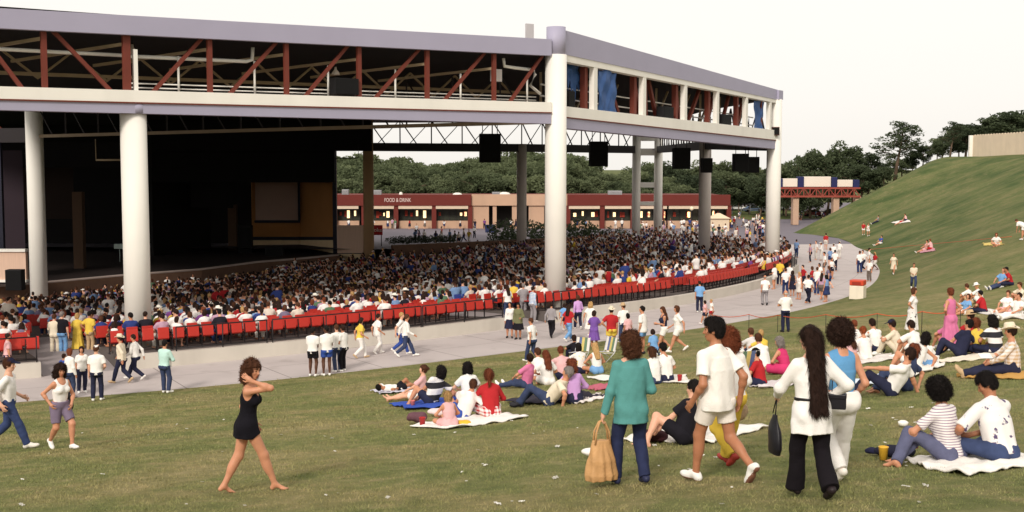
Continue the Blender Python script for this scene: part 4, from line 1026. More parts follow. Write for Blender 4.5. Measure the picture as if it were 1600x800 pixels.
for v0, v1 in ((232, 243), (285, 293), (315, 321)):      # cross-beams of the twin column
    z1, z0 = at_depth(1010, v0, 146).z, at_depth(1010, v1, 146).z
    mb = MB(); mb.box(((G1_.x+G2_.x)/2, 146, (z0+z1)/2), (2.7, .5, z1-z0)); mb.build('cross_beam', WHITEP, pav)
mb = MB(); mb.box(((G1_.x+G2_.x)/2, 146, 11.7), (3.4, .6, 1.9)); mb.build('cross_beam', WHITEP, pav)
# truss of the front face
off = Vector((n_.x, n_.y, 0))
def P3(t, z, o=0.): p = ab(t); return Vector((p.x, p.y, z))+off*o
posts = [-108, -18, 80, 207, 335, 453, 565, 670, 773]
for u in posts:
    t = ab_u(u); w = .2 if u != 207 else .3
    mb = MB(); mb.bar(P3(t, zab('wt', t)-.05, .05), P3(t, zab('fb', t)+.1, .05), w, .16, up=off); mb.build('truss_post', RUST, pav)
mb = MB(); t = ab_u(221); mb.bar(P3(t, 10.7, .1), P3(t, 12.4, .1), .16, .16, up=off); mb.build('pipe_post', WHITEP, pav)
for u0, u1 in ((-110, 0), (-22, 47), (97, 184), (326, 249), (441, 367), (551, 484), (661, 592), (762, 699), (851, 800)):
    a, b = ab_u(u0), ab_u(u1)
    mb = MB(); mb.bar(P3(a, zab('fb', a)+.05, .2), P3(b, zab('wt', b)-.03, .2), .15, .13, up=off); mb.build('truss_brace', RUST, pav)
# white pipes, catwalk rails and struts behind the face
def pipe(name, pts, r, m, n=8): mb = MB(); mb.tube(pts, r, n); return mb.build(name, m, pav)
a, b = ab_u(-120), ab_u(214); pipe('pipe', [P3(a, 12.15, 1.0), P3(b, 12.22, 1.0)], .075, WHITEP)
a, b = ab_u(219), ab_u(408); pipe('pipe', [P3(a, 12.2, 1.0), P3(b, 12.28, 1.0), P3(b+.012, 12.36, 1.0), P3(b+.014, 12.9, 1.0)], .08, WHITEP)
for z in (10.95, 11.12):
    a, b = ab_u(222), .97; pipe('catwalk_rail', [P3(a, z-.02, .8), P3(b, z+.22, .8)], .032, WHITEP, 6)
for u in (298, 416, 530, 634, 735, 838): t = ab_u(u); pipe('catwalk_post', [P3(t, 10.7, .75), P3(t, 12.3, .75)], .05, WHITEP, 6)
pipe('pipe', [P3(.865, 13.2, .6), P3(.868, 12.8, .6), P3(.90, 12.75, .6), P3(.955, 12.72, .6), P3(.96, 12.5, .6), P3(.945, 11.9, .6), P3(.975, 11.5, .6)], .085, WHITEP)
for u in (80, 207, 335, 453, 565, 670, 773):
    t = ab_u(u); mb = MB(); mb.bar(P3(t, 12.6, .2), P3(t-.10, 12.25, 7.), .12, .12); mb.build('roof_strut', TANS, pav)
for o, zc in ((9, 11.7),):     # roof trusses further in
    mb = MB(); mb.bar(P3(-.9, zc, o), P3(1.3, zc+.5, o), .16, .16); mb.build('roof_chord', TANS, pav)
    for k in range(13):
        t = -.6+k*.14; mb = MB(); mb.bar(P3(t, zc, o), P3(t+.07, 12.95, o), .1, .1); mb.bar(P3(t+.07, 12.95, o), P3(t+.14, zc+.05, o), .1, .1); mb.build('roof_brace', TANS, pav)
# windowed face from the corner to the far column
BC = C_-B_; nb = Vector((-BC.y, BC.x)).normalized(); offb = Vector((nb.x, nb.y, 0))
def bc_u(u): k = (u-800)/F*1.005; return (k*B_.y-B_.x)/(BC.x-k*BC.y)
def Q3(t, z, o=0.): p = B_+BC*t; return Vector((p.x, p.y, z))+offb*o
ZL = lambda k, t: lerp(*ZBC[k], t)
for u in (923, 999, 1063, 1113, 1158, 1195):
    t = bc_u(u); mb = MB(); mb.bar(Q3(t, ZL('wt', t), -.1), Q3(t, ZL('st', t), -.1), .42, .3, up=offb); mb.build('window_post', WHITEP, pav)
for u in (917, 993, 1057, 1107, 1151, 1188): t = bc_u(u); mb = MB(); mb.bar(Q3(t, ZL('wt', t), .25), Q3(t, ZL('st', t)+.2, .25), .34, .3, up=offb); mb.build('truss_post', RUST, pav)
for ut, ub in ((890, 903), (960, 983), (1004, 1016), (1027, 1041), (1068, 1075), (1105, 1087), (1128, 1116), (1150, 1138), (1171, 1162), (1022, 1024), (1082, 1083), (1131, 1131), (956, 956)):
    a, b = bc_u(ut), bc_u(ub); mb = MB(); mb.bar(Q3(a, ZL('st', a)+.1, .75), Q3(b, ZL('wt', b)-.1, .75), .24, .2, up=offb); mb.build('truss_brace', RUST, pav)
for z in (1.0, 1.6): pipe('catwalk_rail', [Q3(.03, 10.5+z, 1.5), Q3(.98, 9.9+z, 1.5)], .05, WHITEP, 6)
for k in range(9): t = .08+k*.11; mb = MB(); mb.bar(Q3(t, 12.9, 2.5), Q3(t, 10.4, 2.5), .14, .14); mb.bar(Q3(t, 10.6, 2.6), Q3(t+.06, 12.8, 2.6), .12, .12); mb.build('roof_brace', TANS, pav)
# dark chord from the side column to the corner column, and the rim truss round the back
def truss(p, q, zl, zl2, zt, zt2, n, mc, mw, wl=.2, hl=.2, ww=.1, cross=True, name='rim'):
    p3 = lambda t, z: Vector((*(p+(q-p)*t), z)); mb = MB(); mb.bar(p3(0, zl), p3(1, zl2), wl, hl); mb.build(name+'_chord', mc, pav)
    for k in range(n):
        a, b = k/n, (k+1)/n; mb = MB(); mb.bar(p3(b, lerp(zl, zl2, b)), p3(b, lerp(zt, zt2, b)), ww, ww); mb.build(name+'_post', mw, pav)
        mb = MB(); mb.bar(p3(a, lerp(zt, zt2, a)), p3((a+b*1.0)/2+.1/n, lerp(zl, zl2, b)), ww*.8, ww*.8)
        if cross: mb.bar(p3(a+.2/n, lerp(zl, zl2, a)), p3(b, lerp(zt, zt2, b)), ww*.55, ww*.55)
        mb.build(name+'_brace', mw, pav)
truss(D_, B_-Vector((.3, -.2)), 9.72, 10.05, 12.3, 12.6, 13, mat('dull_tan_steel', rgb(140, 122, 100), .7, .15, 2), DARKS, .18, .2, .09, False, 'roof')
truss(E_, F_, 9.75, 9.75, 12.7, 12.7, 5, DARKS, DARKS, .5, .9, .13, True)
truss(F_, G1_, 9.75, 9.7, 12.7, 12.7, 6, DARKS, DARKS, .5, .9, .13, True)
truss(G2_, H_, 9.7, 9.6, 12.7, 12.7, 9, DARKS, DARKS, .5, .8, .13, True)
truss(H_, C_, 9.6, 9.25, 12.7, 12.6, 5, DARKS, DARKS, .5, .7, .13, True)
truss(Vector((-62, 86)), D_, 9.7, 9.8, 12.7, 12.7, 6, DARKS, RUST, .6, .95, .16, False)
# ---- things hung from or set on it
SPK = mat('speaker_black', rgb(20, 18, 20), .7, .1, 3); GRL = mat('speaker_grille', rgb(12, 11, 12), .85, .1, 60, .3, 200)
def speaker(u0, v0, u1, v1, Y, label, rz=.3, rods=2., dep=.8):
    p, q = at_depth(u0, v0, Y), at_depth(u1, v1, Y); w, hh = q.x-p.x, p.z-q.z; c = Vector(((p.x+q.x)/2, Y, q.z))
    o = empty('loudspeaker', c, rz); tag(o, label, 'loudspeaker', 'black loudspeakers in the pavilion')
    mb = MB(); mb.box((0, 0, hh/2), (w, dep, hh), bevel=.03); mb.build('cabinet', SPK, o)
    mb = MB(); mb.box((0, -dep/2-.012, hh/2), (w*.92, .02, hh*.94)); mb.build('grille', GRL, o)
    if rods:
        for s in (-.35, .35): mb = MB(); mb.tube([(s*w, 0, hh-.02), (s*w, 0, hh+rods)], .03, 6); mb.build('hanger_rod', DARKS, o)
    return o
speaker(749, 209, 782, 254, 92, 'square black loudspeaker hung beneath the roof beside the corner column, largest of all', .1, 2.6)
speaker(921, 221, 949, 260, 94, 'black loudspeaker hung just past the corner column against the treetops', .1, 2.8)
speaker(1052, 231, 1077, 264, 97, 'black loudspeaker hung next to the white twin column', .2, 3)
speaker(1096, 247, 1112, 270, 101, 'small narrow black loudspeaker hung in front of a grey column', .2, 3.5, .6)
speaker(1146, 240, 1168, 268, 92, 'black loudspeaker of the hung pair near the end column, the one further from that column', .15, 3)
speaker(1166, 245, 1185, 270, 93.5, 'black loudspeaker of the hung pair near the end column, the one closer to that column', .15, 3, .6)
def face_box(fn, t, z, w, hh, label, ang, o=-.5, m=None):
    c = fn(t, z, o); b = empty('loudspeaker', c, ang); tag(b, label, 'loudspeaker', 'black loudspeakers in the pavilion')
    mb = MB(); mb.box((0, 0, hh/2), (w, .5, hh), bevel=.02); mb.build('cabinet', m or SPK, b); mb = MB(); mb.box((0, -.262, hh/2), (w*.93, .02, hh*.92)); mb.build('grille', GRL if m is None else m, b)
angA = math.atan2(ABd.y, ABd.x); angB = math.atan2(BC.y, BC.x)
t = ab_u(543); face_box(P3, t, 10.98, 1.25, .72, 'wide low black loudspeaker sitting on the white band of the front face', angA, .1)
t = bc_u(893); face_box(Q3, t, 10.9, .8, .85, 'black loudspeaker under the torn blue tarp in the first opening', angB, .3)
t = bc_u(1041); face_box(Q3, t, 10.7, 1.6, .75, 'black loudspeaker in the third opening of the windowed face', angB, .2)
t = bc_u(1131); face_box(Q3, t, 10.6, 1.8, .75, 'black loudspeaker in the fifth opening of the windowed face', angB, .2)
b = empty('loudspeaker', (C_.x-.1, C_.y-.75, 10.1), 0); tag(b, 'small brown loudspeaker fixed to the end column', 'loudspeaker'); mb = MB(); mb.box((0, 0, .32), (.6, .4, .66), bevel=.02); mb.build('cabinet', mat('brown_box', rgb(92, 62, 54), .6), b); mb = MB(); mb.box((0, -.21, .32), (.5, .02, .54)); mb.build('grille', GRL, b)
TARP = mat('blue_tarp', rgb(82, 122, 186), .5, .08, 3, .1, 8, spec=.5)
def tarp(u0, u1, zf0, zf1, label, o=.02, seed=0, torn=0):
    a, b = bc_u(u0), bc_u(u1); n, mm = 18, 24; bm = bmesh.new(); rg = random.Random(seed); G = []
    for i in range(n+1):
        row = []
        for j in range(mm+1):
            t = lerp(a, b, i/n); z0, z1 = ZL('wt', t)+zf0, ZL('st', t)+zf1; k = j/mm
            if torn: z0 += torn*(1.1*abs(math.sin(i*.9))+.5*math.sin(i*.37))
            w = .05*math.sin(i*.5+2*math.sin(j*.2)+seed)+.03*math.sin(j*.5+i*.3)+.02*math.sin(i*1.3-j*.5)
            row.append(bm.verts.new(Q3(t, lerp(z0, z1, k)-.08*math.sin(PI*i/n*3)*(k > .8), o+w)))
        G.append(row)
    for i in range(n):
        for j in range(mm): bm.faces.new((G[i][j], G[i+1][j], G[i+1][j+1], G[i][j+1])).smooth = True
    bmesh.ops.solidify(bm, geom=bm.faces[:], thickness=.012); me = bpy.data.meshes.new('tarp'); bm.to_mesh(me); bm.free(); tag(link('tarp', me, TARP), label, 'tarp')
tarp(889, 917, .6, .1, 'torn blue tarp hanging ragged in the first opening beside the corner column', .55, 1, .9)
tarp(928.5, 956, -.1, -.05, 'large wrinkled blue tarp filling half of the second opening', -.18, 2)
tarp(1176, 1190, .0, .0, 'small blue tarp in the last opening near the end column', .1, 3)
mb = MB(); p = at_depth(828, 62, 64); mb.box((p.x, p.y+1.5, 14.75), (.5, .12, 1.5), rz=.6); mb.box((p.x, p.y+1.55, 14.75), (.42, .13, 1.42), rz=.6); tag(mb.build('vent_panel', mat('pale_metal', rgb(196, 190, 190), .5, .1, 2)), 'tall pale metal panel standing on the roof near the corner', 'roof panel')
for u, z, o, lab in ((555, 12.35, 1.5, 'round metal work lamp hung in the truss above the black loudspeaker'), (237, 12.75, 1.4, 'round metal work lamp hung under the fascia beside the thick post')):
    t = ab_u(u); b = empty('work_lamp', P3(t, z-.4, o)); tag(b, lab, 'lamp'); mb = MB(); mb.lathe([(.2, 0), (.17, .12), (.06, .26), (.05, .38)], n=16); mb.build('shade', mat('lamp_metal', rgb(190, 176, 160), .35, .1, 3), b); mb = MB(); mb.tube([(0, 0, .36), (0, 0, .9)], .02, 6); mb.build('stem', DARKS, b)
t = ab_u(789); b = empty('control_box', P3(t, 12.0, .7), angA); tag(b, 'pale louvred box hung in the truss near the corner column', 'equipment box'); mb = MB(); mb.box((0, 0, .32), (.55, .3, .62), bevel=.02); mb.build('casing', mat('pale_metal', (1, 1, 1)), b); mb = MB(); [mb.box((0, -.16, .1+.11*k), (.46, .03, .05)) for k in range(5)]; mb.build('louvre_panel', GREYP, b)
# ------------------------------------------------------------------ the stage
stg = empty('stage', (0, 0, 0)); tag(stg, 'dark deep stage with a brown front wall and black curtains', 'stage')
lip = [(-49, 88), (-40, 95.5), (-34, 104), (-29, 109.5), (-25.5, 118), (-21.6, 123), (-18.8, 127.5)]
ZS = -2.0
slab('platform', [(x, y) for x, y in lip]+[(-18.8, 148), (-75, 148), (-75, 88)], [ZS-.3]*10, [ZS]*10, mat('stage_floor', rgb(44, 34, 32), .7, .15, 1), stg)
for i, (p, q) in enumerate(zip(lip, lip[1:])):
    pass
bm = bmesh.new(); L = []
for x, y in lip: L.append([bm.verts.new((x+.5*0, y, -4.4)), bm.verts.new((x, y, ZS+.06))])
for a, b in zip(L, L[1:]): bm.faces.new((a[0], b[0], b[1], a[1]))
bmesh.ops.recalc_face_normals(bm, faces=bm.faces[:]); bmesh.ops.solidify(bm, geom=bm.faces[:], thickness=.25)
me = bpy.data.meshes.new('front_wall'); bm.to_mesh(me); bm.free(); link('front_wall', me, BROWN, stg)
mb = MB(); mb.tube([(x, y, ZS+.12) for x, y in lip], .13, 6); mb.build('front_edge', mat('stage_edge', rgb(186, 168, 160), .8, .1, 1), stg)
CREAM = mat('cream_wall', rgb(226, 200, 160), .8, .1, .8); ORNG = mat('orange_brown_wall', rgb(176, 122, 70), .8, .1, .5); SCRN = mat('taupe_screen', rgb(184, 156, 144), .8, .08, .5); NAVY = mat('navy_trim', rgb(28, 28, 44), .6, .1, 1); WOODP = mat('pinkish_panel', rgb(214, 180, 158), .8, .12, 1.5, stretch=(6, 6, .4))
Z = lambda v, Y: at_depth(800, v, Y).z
XX = lambda u, Y: (u-800)/F*1.003*Y
def facewall(name, u0, u1, v0, v1, Y0, Y1, m, d=.3, o=0.):
    p, q = Vector((XX(u0, Y0), Y0)), Vector((XX(u1, Y1), Y1)); mb = MB(); mb.wallbeam(p, q, Z(v1, Y0), Z(v0, Y0), Z(v1, Y1), Z(v0, Y1), d, o); return mb.build(name, m, stg)
facewall('wing_wall', 395, 470, 225, 402, 139, 141, ORNG); facewall('wing_wall', 470, 524, 225, 402, 141, 132, ORNG)
facewall('dado', 395, 470, 374, 404, 138.8, 140.8, CREAM, .15, -.1); facewall('dado', 470.4, 524, 374, 404, 140.7, 131.8, CREAM, .15, -.1)
facewall('dado_rail', 395, 470, 370, 375, 138.7, 140.7, NAVY, .15, -.16); facewall('dado_rail', 470.4, 524, 370, 375, 140.6, 131.7, NAVY, .15, -.16)
facewall('screen', 400, 466, 240, 344, 138.6, 140.5, SCRN, .1, -.25); facewall('screen_frame', 398, 469, 344, 348, 138.5, 140.4, NAVY, .15, -.3); facewall('screen_frame', 466, 469.5, 236, 344, 140.3, 140.4, NAVY, .15, -.3)
facewall('corner_trim', 521, 527, 232, 398, 131.4, 131.4, NAVY, .4, -.2); facewall('corner_block', 524, 580, 397, 420, 130.5, 127.4, CREAM, .4, -.1)
facewall('side_panel', 527, 567, 352, 396, 131, 128.6, WOODP, .2, -.0); facewall('side_panel_rail', 527, 567, 395.5, 399, 130.9, 128.5, NAVY, .25, -.06)
facewall('header', 240, 582, 150, 236, 126, 126.5, BLACK, .6); facewall('header', 240, 524, 236, 285, 128, 129, BLACK, .5)
facewall('backdrop', -200, 400, 120, 430, 143, 143.5, BLACK, .3); facewall('side_curtain', 240, 330, 180, 410, 128, 135, BLACK, .4); facewall('side_curtain', 300, 366, 180, 325, 130, 131, BLACK, .4)
facewall('back_wall', -400, 522, 100, 470, 149, 149.6, BLACK, .4)
facewall('wing_column', 357, 370, 320, 402, 136, 136, mat('ochre_column', rgb(86, 64, 48), .8, .1, 1), .8); facewall('wing_column', 115, 130, 300, 425, 112, 112, mat('ochre_column', (1, 1, 1)), .8)
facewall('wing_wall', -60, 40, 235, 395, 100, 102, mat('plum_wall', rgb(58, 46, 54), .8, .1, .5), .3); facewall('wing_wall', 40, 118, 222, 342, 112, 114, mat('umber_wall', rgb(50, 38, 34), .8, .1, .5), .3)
facewall('corner_trim', -6, 6, 222, 392, 98, 98, NAVY, .4)
facewall('header', -300, 240, 222, 262, 104, 110, BLACK, .5)
facewall('side_panel', -60, 40, 393, 437, 93, 92, WOODP, .3); facewall('side_panel_cap', -60, 40, 389, 393.5, 92.9, 91.9, WHITEP, .4, -.05); facewall('side_panel_base', -60, 40, 437, 441, 92.9, 91.9, WHITEP, .4, -.05)
mb = MB(); mb.wallbeam((-46, 78), (-33.4, 86), -4.5, -2.5, -4.5, -2.4, .4); tag(mb.build('parapet_wall', BROWN), 'low brown wall sloping down to the foot of the side column', 'wall')
# things on the stage
def amp(u0, v0, u1, v1, Y, label, name='loudspeaker'):
    p, q = at_depth(u0, v0, Y), at_depth(u1, v1, Y); w, hh = q.x-p.x, p.z-q.z; o = empty(name, ((p.x+q.x)/2, Y, q.z)); tag(o, label, 'loudspeaker', 'black loudspeakers in the pavilion')
    mb = MB(); mb.box((0, 0, hh/2), (w, .8, hh), bevel=.03); mb.build('cabinet', SPK, o); mb = MB(); mb.box((0, -.412, hh/2), (w*.9, .02, hh*.9)); mb.build('grille', GRL, o)
amp(11, 421, 37, 453, 88, 'big black loudspeaker standing before the pale panel beside the side column')
amp(415, 386, 443, 404, 128, 'low black loudspeaker lying at the edge of the stage'); amp(372, 352, 395, 410, 133, 'tall dark loudspeaker standing on the stage by the ochre column')
for u in (205, 222): amp(u-22, 448-35, u-8, 432, 118, 'dark loudspeaker half hidden behind the thick front column, on the stage') if u == 205 else None
mb = MB(); p = at_depth(187, 385, 120); mb.box((p.x, 120, p.z), (1.1, .3, .5), bevel=.05); mb.tube([(p.x, 120, p.z-.2), (p.x, 120, ZS)], .04, 6); tag(mb.build('stage_sign', mat('pale_teal', rgb(190, 205, 198), .6)), 'small pale board on a stand set on the dark stage', 'board')
# lighting battens hanging in the dark
for (u0, u1, v, Y) in ((150, 195, 250, 80), (524, 560, 247, 126)): mb = MB(); p, q = at_depth(u0, v, Y), at_depth(u1, v, Y); mb.tube([p, q], .07, 6); mb.tube([p, p+Vector((0, 0, 1.4))], .03, 6); mb.tube([q, q+Vector((0, 0, 1.4))], .03, 6); tag(mb.build('lighting_bar', TANS if v == 250 else DARKS), 'thin lighting bar hung in the dark behind the thick front column' if v == 250 else 'dark frame bar hung in the gap beside the brown rear column', 'lighting bar')
# ------------------------------------------------------------------ far buildings
YB = 195.
def zf(v, Y=YB): return at_depth(800, v, Y).z
def xf(u, Y=YB): return (u-800)/F*1.003*Y
MAROON = mat('maroon_parapet', rgb(106, 42, 34), .75, .08, .4, .05, 10); TANW = mat('tan_render', rgb(196, 160, 134), .85, .08, .5, grime=.12); DARKG = mat('dark_interior', rgb(46, 42, 36), .6, .35, .5)
GLASSD = mat('shop_glass', rgb(58, 60, 50), .15, .35, .35, spec=.6); AWN = mat('cream_awning', rgb(214, 192, 168), .8, .06, 2); STEELG = mat('grey_unit', rgb(150, 150, 152), .6, .1, 2); WDOME = mat('white_dome', rgb(232, 226, 216), .5, .05, 2)
fb = empty('snack_bar', (xf(800), YB, -2.6)); tag(fb, 'long flat-roofed snack bar with maroon parapets, tan middle and lit counters', 'building')
inv = Vector(fb.location)
def fpart(name, m, shapes, parent=None):
    mb = MB()
    for x0, x1, y0, y1, z0, z1 in shapes: mb.box(((x0+x1)/2-inv.x, (y0+y1)/2-inv.y, (z0+z1)/2-inv.z), (x1-x0, y1-y0, z1-z0))
    o = mb.build(name, m, fb)
    return o
zg = -2.62; zr, zp, zh = zf(304), zf(321), zf(326)
fpart('back_wall', DARKG, [(xf(440), xf(1136), YB+3.2, YB+3.5, zg, zp)]); fpart('roof', MAROON, [(xf(440), xf(1138), YB-.2, YB+18, zp+.35, zr-.25)])
for u0, u1 in ((440, 737), (886, 1138)): fpart('parapet', MAROON, [(xf(u0), xf(u1), YB-1.2, YB-.4, zp, zr)])
fpart('tan_wall', TANW, [(xf(737.3), xf(885.7), YB-.7, YB-.1, zp, zr+.05)])
for u0, u1 in ((737.3, 764), (770, 776), (800, 812), (826, 850), (866, 885.7)): fpart('tan_wall', TANW, [(xf(u0), xf(u1), YB-.4, YB+.2, zg, zp-.002)])
bays = [(440, 487), (490, 523), (527, 562), (580, 617), (624, 676), (682, 732), (888, 936), (944, 985), (1034, 1040), (1043, 1092), (1108, 1134), (990, 1030)]
for u0, u1 in bays:
    fpart('awning', AWN, [(xf(u0), xf(u1), YB-1.1, YB-.5, zh, zp-.003)])
    fpart('counter', TANW, [(xf(u0), xf(u1), YB-.2, YB+.5, zg, zf(345))])
    gl = fpart('shop_window', GLASSD, [(xf(u0), xf(u1), YB+.9, YB+1.0, zf(345), zh)])
    n = max(1, int((u1-u0)/9)); mb = MB()
    for k in range(n+1): x = xf(u0+(u1-u0)*k/n); mb.box((x-inv.x, YB+.82-inv.y, (zf(345)+zh)/2-inv.z), (.09, .08, zh-zf(345)))
    mb.build('mullion', DARKS, gl)
for u in (488.5, 525, 570, 620, 679, 735, 887, 940, 987.5, 1032, 1100, 1136.5): fpart('pillar', MAROON, [(xf(u-3.5), xf(u+3.5), YB-1, YB-.2, zg, zp-.004)])
LAMPM, nt, b_ = new_mat('lit_menu_board'); b_.inputs['Base Color'].default_value = rgb(255, 214, 150); b_.inputs['Emission Color'].default_value = (1, .72, .38, 1); b_.inputs['Emission Strength'].default_value = 1.1
rr = random.Random(5)
for u0, u1 in bays:
    for k in range(4):
        u = rr.uniform(u0+2, u1-6); w = rr.uniform(2, 5); fpart('menu_board', LAMPM if rr.random() < .5 else mat('menu_red', rgb(170, 60, 40), .5), [(xf(u), xf(min(u+w, u1)), YB+.75, YB+.8, zf(rr.uniform(337, 341)), zf(rr.uniform(329, 333)))])
for u, v0, w, kind in ((541, 296, 10, 0), (590, 297, 14, 0), (627, 300, 6, 1), (715, 301, 15, 1), (775, 300, 12, 0), (788, 300, 20, 1), (960, 298, 22, 0)):
    x = xf(u, 200); mb = MB()
    hgt = zf(v0, 200)-zr+.3
    if kind == 0:
        mb.box((0, 0, hgt/2), (w/9.4, 1.4, hgt), bevel=.05); [mb.box((0, -.72, hgt*(.25+.16*k)), (w/9.4*.8, .04, .06)) for k in range(4)]
    else: mb.lathe([(w/18.8, 0), (w/19, hgt*.4), (w/24, hgt*.8), (w/60, hgt)], n=14)
    o = mb.build('roof_vent' if kind else 'cooling_unit', WDOME if kind else STEELG, None, (x, 200, zr-.3)); tag(o, {541: 'grey cooling unit on the roof over the lettered parapet, beside the brown rear column', 590: 'wide grey cooling unit on the snack bar roof above the lettering', 627: 'small white round vent on the snack bar roof', 715: 'white domed vent near the end of the maroon parapet', 775: 'grey cooling unit on the roof of the tan middle section', 788: 'white domed vent on the roof of the tan middle section', 960: 'grey cooling unit beside the twin column on the roof'}[u], 'roof unit')
def text(name, body, at, size, m, parent=None, label=None, rz=0., ext=.01):
    c = bpy.data.curves.new(name, 'FONT'); c.body = body; c.size = size; c.extrude = ext; c.align_x = 'CENTER'; c.align_y = 'CENTER'; c.offset = size*.018
    c.materials.append(m); o = bpy.data.objects.new(name, c); COL.objects.link(o); bpy.context.view_layer.update()
    me = bpy.data.meshes.new_from_object(o.evaluated_get(bpy.context.evaluated_depsgraph_get())); bpy.data.objects.remove(o)
    o = bpy.data.objects.new(name, me); COL.objects.link(o); o.location = at; o.rotation_euler = (PI/2, 0, rz)
    if parent: o.parent = parent
    if label: tag(o, label, 'sign')
    return o
WLET = mat('white_letter', rgb(226, 210, 205), .6, .03)
text('lettering', 'FOOD & DRINK', (xf(623)-inv.x, YB-1.23-inv.y, zf(312.5)-inv.z), .88, mat('dull_letter', rgb(206, 180, 172), .7, .03), fb).scale = (.7, 1, 1)
# small drinks sign below the plaza
sg = empty('drinks_sign', (xf(588, 136), 136, -1.4)); tag(sg, 'small red drinks sign with white script on posts by the brown column', 'sign')
mb = MB(); mb.box((0, 0, 1.75), (1.5, .1, 1.15), bevel=.02); mb.build('panel', mat('sign_red', rgb(190, 34, 40), .5), sg); text('lettering', 'Coke', (0, -.07, 1.75), .62, WLET, sg)
for s in (-.6, .6): mb = MB(); mb.tube([(s, .02, -.2), (s, .02, 1.2)], .05, 6); mb.build('post', DARKS, sg)
# blue bin on the plaza, bins and a kiosk
mb = MB(); mb.box((0, 0, .55), (1.5, 1, 1.1), bevel=.05); mb.box((0, 0, 1.12), (1.56, 1.06, .08)); tag(mb.build('waste_bin', mat('bin_blue', rgb(34, 44, 84), .6, .1, 2), None, (xf(766, 180), 180, float(zb(180)))), 'dark blue bin on the plaza before the tan wall', 'bin')
mb = MB(); mb.box((0, 0, 1.), (3, 2, 2.0)); mb.hexa([(-1.7, -1.3, 2.0), (1.7, -1.3, 2.0), (1.7, 1.3, 2.0), (-1.7, 1.3, 2.0), (-.2, -.2, 2.8), (.2, -.2, 2.8), (.2, .2, 2.8), (-.2, .2, 2.8)]); tag(mb.build('ticket_kiosk', mat('kiosk_cream', rgb(222, 200, 172), .8, .06), None, (xf(1122, 186), 186, float(zb(186)))), 'small cream kiosk with a pointed roof near the end of the snack bar', 'kiosk')
lp = empty('globe_lamp', (xf(1080, 190), 190, float(zb(190)))); tag(lp, 'round globe lamp on a thin post before the snack bar', 'lamp'); mb = MB(); mb.tube([(0, 0, 0), (0, 0, 3.2)], .05, 6); mb.build('post', DARKS, lp); mb = MB(); mb.lathe([(.05, 3.1), (.26, 3.25), (.34, 3.45), (.26, 3.66), (.05, 3.78)], n=14); mb.build('globe', mat('globe_white', rgb(244, 226, 196), .4), lp)
# entrance gantry beyond the bank
YG = 205.; gx = lambda u: (u-800)/F*1.003*YG; gz_ = lambda v: at_depth(800, v, YG).z
ga = empty('entrance_gantry', (gx(1280), YG, float(zb(YG)))); tag(ga, 'red truss gantry carrying blank white panels between navy blocks on concrete piers', 'gantry'); gi = Vector(ga.location)
REDT = mat('gantry_red', rgb(150, 70, 58), .65, .1, 1); NAVB = mat('gantry_navy', rgb(34, 38, 84), .6, .08, 1); CRP = mat('blank_panel', rgb(228, 214, 200), .6, .04, .6)
for dy in (0, 2.2):
    for v in (294, 307): mb = MB(); mb.bar(Vector((gx(1205), YG+dy, gz_(v)))-gi, Vector((gx(1342), YG+dy, gz_(v)))-gi, .25, .3); mb.build('truss_chord', REDT, ga)
    n = 14
    for k in range(n):
        a, b = 1205+137*k/n, 1205+137*(k+1)/n; mb = MB(); mb.bar(Vector((gx(a), YG+dy, gz_(294)))-gi, Vector((gx(a), YG+dy, gz_(307)))-gi, .14); mb.build('truss_post', REDT, ga)
        p, q = ((294, 307) if k % 2 else (307, 294)); mb = MB(); mb.bar(Vector((gx(a), YG+dy, gz_(p)))-gi, Vector((gx(b), YG+dy, gz_(q)))-gi, .12); mb.build('truss_brace', REDT, ga)
for u in (1243, 1306, 1340):
    mb = MB(); mb.box((gx(u)-gi.x, 1.1, (gz_(307)-gi.z)/2), (1.0, 1.6, gz_(307)-gi.z-.1), bevel=.05); mb.build('pier', mat('pier_concrete', rgb(190, 158, 136), .85, .1), ga)
for u0, u1, v0 in ((1222, 1245, 279), (1255, 1297, 276), (1307, 1331, 281)): mb = MB(); mb.box((gx((u0+u1)/2)-gi.x, 1, (gz_(v0)+gz_(292))/2-gi.z), (gx(u1)-gx(u0), 1.2, gz_(v0)-gz_(292)), bevel=.06); mb.build('panel', CRP, ga)
for u0, u1, v0 in ((1214, 1221.5, 279), (1245.5, 1254.5, 276), (1297.5, 1306.5, 277), (1331.5, 1341, 281)): mb = MB(); mb.box((gx((u0+u1)/2)-gi.x, 1, (gz_(v0)+gz_(293))/2-gi.z), (gx(u1)-gx(u0), 1.6, gz_(v0)-gz_(293)), bevel=.06); mb.build('navy_block', NAVB, ga)
